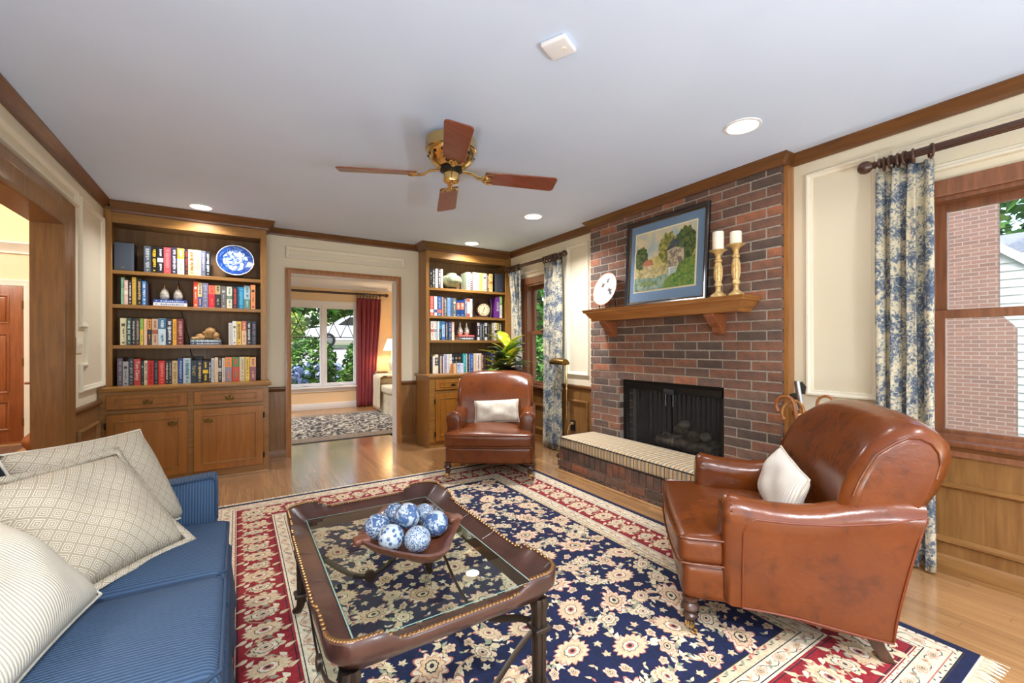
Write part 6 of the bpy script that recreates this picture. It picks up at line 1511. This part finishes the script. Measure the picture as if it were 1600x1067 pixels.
for (a, b) in ((2.266, SY1), (SY0, .646)):
    sg = 1 if a > 1 else -1
    def af(w, q, sg=sg): return (w.x, w.y+sg*.035*max(0, q.z)**2, w.z+(-.085*(1-(q.x+1)/2) if q.z > .2 else 0)*.6)
    ar = obj('arm', MB().rbox((-.88, a, .06), (SX1-.045, b-(.05 if sg > 0 else 0), .622), .022, 8, fn=af), MT['bluex'], so, weld=True, angle=60)
    obj('piping', MB().tube([(-.80, a+sg*.035+.002, .572), (-.40, a+sg*.035, .598), (SX1-.066, a+sg*.036, .622), (SX1-.044, a+sg*.026, .605), (SX1-.043, a+.006, .50), (SX1-.043, a+.004, .45)], .005, 6), MT['bluep'], ar)
obj('back', MB().rbox((-.93, SY0+.02, .06), (-.80, SY1-.02, .725), .04, 6, fn=lambda w, q: (w.x-.03*max(0, q.z), w.y, w.z)), MT['blue'], so, weld=True)
pillow('throw_pillow', 'beige key patterned pillow leaning in the far corner of the sofa', (-.43, 2.20, .655), .47, .43, .20, (-.581, .009, .85), MT['greek'], MT['linen'], 'key patterned pillows')
pillow('throw_pillow', 'beige key patterned flanged pillow lying in front of the other one', (-.415, 1.93, .63), .45, .42, .19, (-.73, 0, .93), MT['greek'], None, 'key patterned pillows', flange=.025)
pillow('throw_pillow', 'cream ticking striped pillow at the left edge of the sofa', (-.485, 1.47, .60), .48, .33, .17, (-.72, -.02, 1.4), MT['ticking'], MT['linen'])
# ------------------------------------------------------------------ front room beyond the doorway
MT['redcurt'] = mat('crimson_silk', (132, 40, 52), .45, sheen=.3, bump=(200, .1, .002)); MT['slip'] = mat('cream_slipcover', (226, 212, 186), .9, noise=(12, (214, 198, 168), 3), bump=(200, .2, .003)); MT['throw'] = mat('cream_throw', (220, 204, 176), .95, bump=(140, .4, .004))
t = thing('curtain_rod', 'thin dark curtain rod over the lattice window', 'curtain rod', (1.4, 8.77, 2.2))
obj('rod', MB().tube([(.1, 8.77, 2.205), (2.47, 8.77, 2.205)], .022, 12), MT['darkx'], t)
obj('finial', MB().lathe([(.022, 0), (.03, .01), (.02, .02), (.03, .03), (.04, .06), (.03, .09), (.001, .115)], 16, M.Translation((2.47, 8.77, 2.205)) @ M.Rotation(pi/2, 4, 'Y')), MT['darkx'], t)
obj('bracket', MB().tube([(2.42, 8.77, 2.18), (2.42, 8.85, 2.17)], .012, 8), MT['darkx'], t)
cu = thing('curtain', 'crimson pleated curtain right of the lattice window', 'curtain', (2.2, 8.77, .01))
def rc(u, v):
    e = min(1, .4+v*4); a, b = 1.955, 2.42-.10*smooth(v*1.3); return (a+(b-a)*u+.02*e*sin(2*pi*11*u), 8.775+.04*e*sin(2*pi*5.5*u+.6*v+.5)+.01*sin(17*u+2*v), 2.13-2.12*v)
o = obj('panel', MB().grid(110, 20, rc), MT['redcurt'], cu, angle=180); o.modifiers.new('t', 'SOLIDIFY').thickness = .003
for k in range(8):
    T = M.Translation((1.96+k*.063, 8.77, 2.188)) @ M.Rotation(pi/2+.15*(k % 3-1), 4, 'Y'); obj('ring', MB().tube([T @ V((.042*cos(a), .042*sin(a), 0)) for a in [2*pi*j/16 for j in range(16)]], .006, 6, closed=True), MT['darkx'], cu)
def rugp(n, l, v):
    a = noise_(n, l, v, 9, 4, 2.5); return a
rg2 = thing('rug', 'black and cream patterned rug in the front room', 'rug', (1.1, 7, 0))
obj('border', MB().rbox((-.6, 5.86, .0005), (2.6, 8.13, .010), .004, 2), mat('rug_taupe', (150, 132, 112), .95, noise=(40, (120, 104, 90), 4)), rg2)
obj('field', MB().rbox((-.42, 6.12, .004), (2.36, 7.93, .0112), .003, 2), ramp_mat('rug_black_cream', [(.50, (36, 36, 42)), (.54, (186, 174, 154)), (.64, (200, 190, 170))], rugp, .95), rg2)
obj('edge', MB().box((-.6, 5.845, .0005), (2.6, 5.862, .009)), MT['blackp'], rg2)
sf = thing('sofa', 'cream slipcovered sofa half visible in the front room', 'sofa', (2.55, 7.6, .011))
obj('base', MB().rbox((2.20, 6.6, .02), (2.98, 8.15, .36), .03, 6), MT['slip'], sf, weld=True)
obj('skirt', MB().grid(60, 4, lambda u, v: (2.198-.012*v-.006*v*sin(u*30), 6.6+1.55*u, .34-.328*v)), MT['slip'], sf, angle=180)
for k in range(2): obj('seat_cushion', MB().rbox((2.16, 6.62+k*.66, .36), (2.80, 7.26+k*.66, .50), .04, 6), MT['slip'], sf, weld=True)
obj('arm', MB().rbox((2.18, 7.92, .05), (2.98, 8.17, .62), .09, 6), MT['slip'], sf, weld=True); obj('back', MB().rbox((2.76, 6.6, .05), (3.0, 8.15, .86), .08, 6), MT['slip'], sf, weld=True)
def th(u, v):
    x = 2.13+.55*v if True else 0; yy = 7.78+.45*u
    s = v*1.15
    if s < .50: p = (2.125+.008*sin(20*u), s*1.18+.06)
    elif s < .62: q = (s-.5)/.12; p = (2.125+.06*q, .65+.02*sin(q*pi/2))
    else: p = (2.185+(s-.62)*1.1, .672)
    return (p[0]+.012*sin(14*u+5*v), yy+.02*sin(9*v), p[1]+.006*sin(18*u+8*v)-.04*(u-.5)**2)
tt = MB().grid(24, 24, th); o = solo('throw_blanket', tt, MT['throw'], 'cream fringed throw draped over the sofa arm', 'blanket', (2.2, 8, .6), angle=180); o.modifiers.new('t', 'SOLIDIFY').thickness = .006
tb = thing('side_table', 'dark round side table behind the cream sofa', 'table', (2.40, 8.42, 0))
obj('top', MB().lathe([(.001, .64), (.22, .64), (.225, .65), (.22, .665), (.001, .665)], 28, M.Translation((2.40, 8.42, 0))), MT['darkx'], tb)
obj('pedestal', MB().lathe([(.001, 0), (.16, 0), (.15, .03), (.03, .06), (.025, .3), (.04, .4), (.025, .5), (.05, .64), (.001, .64)], 20, M.Translation((2.40, 8.42, 0))), MT['darkz'], tb)
for k, (c, lb) in enumerate((((160,130,90), 'tan book lying lowest on the front room side table'), ((120,96,70), 'brown book lying on top of the tan one'))):
    mb, cols = book_mesh(.022, .2, .15, c, (208,192,160), '', random.Random(k)); o = obj('book', mb, [bm_], smooth=False); ca = o.data.color_attributes.new('Col', 'FLOAT_COLOR', 'CORNER'); arr = []
    for p, q in zip(o.data.polygons, cols): arr += [*q, 1]*p.loop_total
    ca.data.foreach_set('color', arr); tag(o, lb, 'book', 'books on the side table'); o.rotation_euler = M(((0, 0, 1), (0, 1, 0), (-1, 0, 0))).to_euler(); o.location = (2.21, 8.27, .6655+.011+k*.0225)
lm = thing('table_lamp', 'table lamp with a lit cream pleated shade', 'lamp', (2.585, 8.40, .0)); lm.location.z = .6655; OFF[lm.name] = V((2.46, 8.45, .6655)); lm.location = (2.46, 8.45, .6655)
T = M.Translation((2.55, 8.45, 0)); lm.location = (2.55, 8.45, .6655); OFF[lm.name] = V((2.55, 8.45, .6655))
obj('base', MB().lathe([(.001, .666), (.07, .666), (.075, .68), (.03, .70), (.055, .80), (.06, .86), (.03, .94), (.012, .97), (.010, 1.12), (.001, 1.12)], 24, T), MT['porc'], lm)
MT['shade'] = mat('lit_pleated_shade', (255, 232, 186), .9, emit=1.6)
sh = obj('shade', MB().loft([[(2.55+r*(1-.02*(k % 2))*cos(2*pi*k/48), 8.45+r*(1-.02*(k % 2))*sin(2*pi*k/48), z) for k in range(48)] for r, z in ((.17, 1.10), (.085, 1.33))], cap=False), MT['shade'], lm)
add_light('table_lamp_bulb', 'POINT', (2.55, 8.45, 1.2), 14, (1, .78, .5), .05, parent=lm)
for x, y in ((.4, 7.1), (1.9, 7.1)): can(x, y, 'added unseen ceiling light brightening the front room, %s of two' % ('left' if x < 1 else 'right'), 16)  # two added cans, unseen, that lift the front room's brightness
# ------------------------------------------------------------------ hall things
rn = thing('rug', 'brown bordered runner in the hall before the front door', 'rug', (-2.7, 7.2, 0))
obj('field', MB().rbox((-3.6, 6.5, .0005), (-2.0, 7.75, .009), .003, 2), mat('hall_rug_brown', (120, 78, 54), .95, noise=(20, (84, 60, 50), 4)), rn)
obj('border', MB().mould(rect(-3.55, -2.05, 6.55, 7.7), [(0, .0095), (.08, .0095), (.08, .0085), (0, .0085)], ((0, 0, 0), (1, 0, 0), (0, 1, 0), (0, 0, 1))), mat('hall_rug_tan', (168, 134, 100), .95), rn)
solo('bag', MB().rbox((-2.62, 6.95, .010), (-2.26, 7.2, .10), .045, 6, fn=lambda w, q: (w.x, w.y, w.z-(.05*(q.x+1)/2 if q.z > 0 else 0)+.008*sin(20*w.x)*sin(17*w.y))), mat('dark_blue_cloth', (26, 30, 44), .8), 'dark blue cloth bag slumped on the hall rug', 'bag', (-2.44, 7.08, .010), weld=True, angle=80)
nw = thing('newel_post', 'turned reddish wooden post standing just inside the hall', 'post', (-1.86, 6.8, 0)); T = M.Translation((-1.86, 6.8, 0))
obj('shaft', MB().lathe([(.001, 0), (.085, 0), (.09, .03), (.06, .05), (.10, .10), (.125, .16), (.11, .21), (.06, .26), (.035, .30), (.028, .5), (.028, .72), (.045, .76), (.03, .79), (.001, .79)], 24, T), MT['redz'], nw)
obj('cap', MB().rbox((-1.94, 6.72, .79), (-1.78, 6.88, .815), .006, 1), MT['redx'], nw)
hl = thing('hall_fill_lamp', 'added unseen lamp brightening the hall from its ceiling', 'lamp', (-2.6, 5.6, 3.9))  # invented lamp and bulb, out of view, put in to light the hall
obj('globe', MB().ball((-2.6, 5.6, 3.9), .12, 16, 10), MT['lens'], hl); obj('rod', MB().tube([(-2.6, 5.6, 4.0), (-2.6, 5.6, 4.199)], .008, 6), MT['brass'], hl)
add_light('hall_fill_light', 'POINT', (-2.6, 5.4, 3.6), 170, (1, .92, .8), .12)
# ------------------------------------------------------------------ outside
MT['grass'] = mat('lawn', (92, 120, 56), .95, noise=(3, (60, 92, 40), 5), bump=(30, .5)); MT['asph'] = mat('pale_driveway', (190, 188, 184), .9, noise=(8, (170, 168, 164), 3))
gy = MB().grid(20, 24, lambda u, v: (-14+36*u, 9.02+30*v, -.35+(1.28*smooth((v*30-3)/9))+.012*v*30)); struct('ground_front', gy, MT['grass'], 'sloping front lawn', angle=180)
struct('driveway', MB().grid(20, 6, lambda u, v: (-14+36*u, 13.8+8*v, -.33+1.28*smooth((4.9+v*7.9-3)/9)+.012*(4.9+8*v)+.03)), MT['asph'], 'pale driveway across the front lawn', angle=180)
struct('ground_side', MB().box((RX+.14, -20, -.7), (30, 9.0, -.6)), MT['grass'], 'grass beside the house', smooth=False)
struct('ground_rear', MB().box((-14, -20, -.7), (RX+.14, RY, -.25)), mat('patio_stone', (190, 182, 168), .9, noise=(4, (170, 162, 150), 3)), 'pale paved terrace behind the camera', smooth=False)
def foliage(mb, c, rad, n, s, rng, nm=1, flat=1):
    for _ in range(n):
        d = V((rng.gauss(0, 1), rng.gauss(0, 1), rng.gauss(0, 1))).normalized(); r = rng.uniform(.55, 1)**.6
        p = V(c)+V((d.x*rad[0]*r, d.y*rad[1]*r, d.z*rad[2]*r)); a = V((rng.gauss(0, 1), rng.gauss(0, 1), rng.gauss(0, .6))).normalized(); b = a.cross(V((rng.gauss(0, 1), rng.gauss(0, 1), rng.gauss(0, 1)))).normalized(); q = s*rng.uniform(.6, 1.3)
        mb.add([p-a*q, p+b*q*.45, p+a*q, p-b*q*.45], [(0, 1, 2, 3)], rng.randrange(nm))
    return mb
LG = [mat('leaf_green_%d' % i, c, .6, spec=.2) for i, c in enumerate(((62, 108, 44), (86, 136, 56), (44, 84, 38), (120, 160, 76)))]
HB = [mat('hydrangea_blue', (126, 150, 208), .7), mat('hydrangea_pale', (166, 184, 224), .7)]
rg_ = random.Random(9)
def bush(name, label, cat, c, rad, n, s, flowers=0, group=None, lg=LG):
    t = thing(name, label, cat, (c[0], c[1], c[2]-rad[2]), group=group); obj('foliage', foliage(MB(), c, rad, n, s, rg_, len(lg)), lg, t, smooth=False, kind='stuff')
    for k in range(flowers):
        a = rg_.uniform(0, 2*pi); e = rg_.uniform(.0, .8); p = V(c)+V((rad[0]*cos(a)*cos(e), -abs(rad[1]*sin(a)*cos(e)), rad[2]*sin(e)))*1.02
        fm = MB(); 
        for _ in range(46):
            d = V((rg_.gauss(0, 1), rg_.gauss(0, 1), rg_.gauss(0, 1))).normalized(); fx, fy = d.orthogonal().normalized(), None; fy = d.cross(fx); q = .026; pp = p+d*.085; fm.add([pp-fx*q, pp-fy*q, pp+fx*q, pp+fy*q], [(0, 1, 2, 3)], rg_.randrange(2))
        obj('flower_head', fm, HB, t, smooth=False)
    obj('stem', MB().tube([(c[0], c[1], c[2]-rad[2]*1.02), (c[0], c[1], c[2])], .02, 6), MT['darkz'], t)
bush('hydrangea', 'blue flowering hydrangea bush below the left lattice window', 'bush', (.66, 9.9, .38), (.50, .42, .52), 1500, .09, 26, 'hydrangeas'); bush('hydrangea', 'hydrangea bush with few blue heads behind the window mullion', 'bush', (1.62, 10.75, .40), (.42, .4, .5), 1000, .09, 8, 'hydrangeas')
bush('shrub', 'broad leaved green shrub below the right lattice window', 'bush', (2.40, 10.1, .30), (.55, .45, .5), 1000, .15)
for k, (x, lb) in enumerate(((.2, 'leftmost'), (1.62, 'second'), (3.04, 'third'), (4.46, 'rightmost'))): bush('hedge', 'clipped green hedge bush before the driveway, %s of four' % lb, 'hedge', (x, 12.2+.1*k, .62), (.64, .6, .85), 2400, .07, 0, 'hedge along the driveway')
def tree(label, base, h, rad, n, s, lg=LG):
    t = thing('tree', label, 'tree', base, group='trees outside'); b = V(base)
    obj('trunk', MB().tube([b, b+V((.1, 0, h*.3)), b+V((0, .1, h*.75))], [.22, .17, .08], 8), mat('bark_%d' % int(h*10), (84, 70, 58), .95), t)
    obj('crown', foliage(MB(), b+V((0, 0, h*.68)), rad, n, s, rg_, len(lg)), lg, t, smooth=False, kind='stuff')
for b, h, r, n, lb in (((.2, 26, 1.1), 4.2, (3.2, 2, 2.2), 3000, 'green tree beyond the driveway on the left'), ((6.6, 26.5, 1.1), 4.4, (3.1, 2, 2.3), 3000, 'green tree beyond the driveway in the middle'), ((13.2, 27, 1.1), 4.6, (3.1, 2, 2.4), 2500, 'green tree beyond the driveway on the right'), ((3.4, 33, 1.3), 7, (4, 3, 4.5), 2500, 'tall tree farthest behind the driveway')): tree(lb, b, h, r, n, .28)
tree('leafy tree outside the narrow far window', (9.5, 13.2, -.6), 6.5, (2.4, 2.4, 2.8), 4200, .17); tree('tree behind the neighbouring house roof', (19.5, 2.2, -.6), 9.0, (3.4, 4.6, 3.0), 5000, .24); bush('shrub', 'low green shrub outside the narrow far window', 'bush', (7.6, 10.6, .45), (1.2, 1.0, 1.05), 2600, .09)
bush('shrub', 'bright yellow green shrub at the left of the driveway', 'bush', (1.35, 14.2, 1.75), (.35, .3, .42), 500, .1, 0, None, [mat('leaf_lime', (176, 190, 70), .6), LG[3]])
def car(x, y, z, label):
    t = thing('car', label, 'car', (x, y, z)); wm = mat('white_car_paint', (226, 228, 230), .2, coat=.6); gm = mat('car_glass', (30, 36, 42), .08)
    side = [(-2.2, .30), (-2.25, .62), (-2.1, .80), (-1.2, .90), (-.55, 1.36), (.2, 1.44), (1.0, 1.38), (1.6, .98), (2.15, .90), (2.22, .55), (2.15, .30)]
    obj('body', MB().prism(side, ((x, y-.85, z), (1, 0, 0), (0, 0, 1), (0, 1, 0)), 1.7), wm, t, weld=True, bev=.06, seg=3)
    for a in ([(-1.02, .95), (-.52, 1.30), (.12, 1.37), (.12, .95)], [(.20, .95), (.20, 1.37), (.92, 1.31), (1.42, .99)]): obj('window', MB().prism(a, ((x, y-.86, z), (1, 0, 0), (0, 0, 1), (0, 1, 0)), .02), gm, t)
    for dx in (-1.4, 1.4):
        for dy in (-.86, .68):
            T = M.Translation((x+dx, y+dy, z+.31)) @ M.Rotation(-pi/2, 4, 'X'); w = obj('wheel', MB().lathe([(.001, 0), (.22, .0), (.31, .01), (.31, .17), (.001, .18)], 24, T), MT['blackp'], t); obj('hubcap', MB().lathe([(.001, -.01), (.19, -.006), (.20, .005), (.001, .005)], 18, T), MT['chrome'], w)
car(4.6, 20.5, 1.13, 'white parked car beyond the hedge seen through the lattice')
# neighbouring house
def brickwall(n, l, v):
    t = n.new('ShaderNodeTexBrick'); t.inputs['Scale'].default_value = 1; t.inputs['Brick Width'].default_value = .21; t.inputs['Row Height'].default_value = .072; t.inputs['Mortar Size'].default_value = .008; t.inputs['Color1'].default_value = (.2, .2, .2, 1); t.inputs['Color2'].default_value = (.55, .55, .55, 1); t.inputs['Mortar'].default_value = (1, 1, 1, 1); t.inputs['Bias'].default_value = -.2
    c = n.new('ShaderNodeCombineXYZ'); l.new(math_(n, l, 'ADD', sep(n, l, v, 1), sep(n, l, v, 0)), c.inputs[0]); l.new(sep(n, l, v, 2), c.inputs[1]); l.new(c.outputs[0], t.inputs[0]); return t.outputs[0]
MT['nbrick'] = ramp_mat('neighbour_brick', [(.15, (124, 94, 84)), (.4, (108, 84, 77)), (.6, (132, 104, 94)), (1, (136, 122, 114))], brickwall, .95)
MT['siding'] = mat('white_siding', (222, 228, 234), .6); MT['shingle'] = mat('grey_shingle', (150, 156, 164), .9, noise=(14, (120, 126, 134), 3))
NX = 11.3
nc = thing('neighbour_chimney', 'wide brick chimney of the house next door', 'chimney', (NX+.4, 2.26, -.6))
yR, yL, yS = 1.695, 2.684, 1.9
obj('stack', MB().prism([(yL, -.6), (yL, 8.5), (yS, 8.5), (yS, 1.796), (yS-.03, 1.697), (yS-.09, 1.613), (yS-.15, 1.542), (yR, 1.457), (yR, -.6)], ((NX, 0, 0), (0, 1, 0), (0, 0, 1), (1, 0, 0)), .12), MT['nbrick'], nc, weld=True, smooth=False)
nh_ = thing('neighbour_house', 'white sided house next door with a grey roof', 'house', (NX+2, 0, -.6))
sd = MB(); z = -.6
while z < 2.75:
    sd.add([(NX+.84, -4, z), (NX+.84, 2.6, z), (NX+.80, 2.6, z+.001), (NX+.80, -4, z+.001), (NX+.835, -4, z+.15), (NX+.835, 2.6, z+.15)], [(3, 2, 5, 4), (0, 1, 2, 3)]); z += .15
obj('siding', sd, MT['siding'], nh_, smooth=False, kind='stuff')
obj('house_core', MB().box((NX+.845, -4, -.6), (NX+4, 2.6, 2.75)), MT['siding'], nh_, smooth=False)
obj('rake_board', MB().prism([(2.7, 3.55), (1.0, 1.98), (1.0, 2.16), (2.7, 3.73)], ((NX+.70, 0, 0), (0, 1, 0), (0, 0, 1), (1, 0, 0)), .12), MT['white'], nh_, smooth=False)
obj('gable_wall', MB().prism([(2.7, 3.6), (2.7, 2.7), (1.75, 2.7)], ((NX+.82, 0, 0), (0, 1, 0), (0, 0, 1), (1, 0, 0)), .02), MT['siding'], nh_, smooth=False)
obj('roof', MB().loft([[(NX+1.6, -4.4, 2.95), (NX+1.6, 2.7, 2.95), (NX+1.6, 2.7, 3.0), (NX+1.6, -4.4, 3.0)], [(NX+4.2, -4.4, 3.75), (NX+4.2, 2.7, 3.75), (NX+4.2, 2.7, 3.8), (NX+4.2, -4.4, 3.8)]]), MT['shingle'], nh_, smooth=False)
obj('gutter', MB().box((NX+1.5, -4.4, 2.82), (NX+1.62, 2.6, 2.95)), MT['white'], nh_)
obj('upper_wall', MB().box((NX+1.62, -4.2, 2.6), (NX+4, 2.6, 2.9)), MT['siding'], nh_)
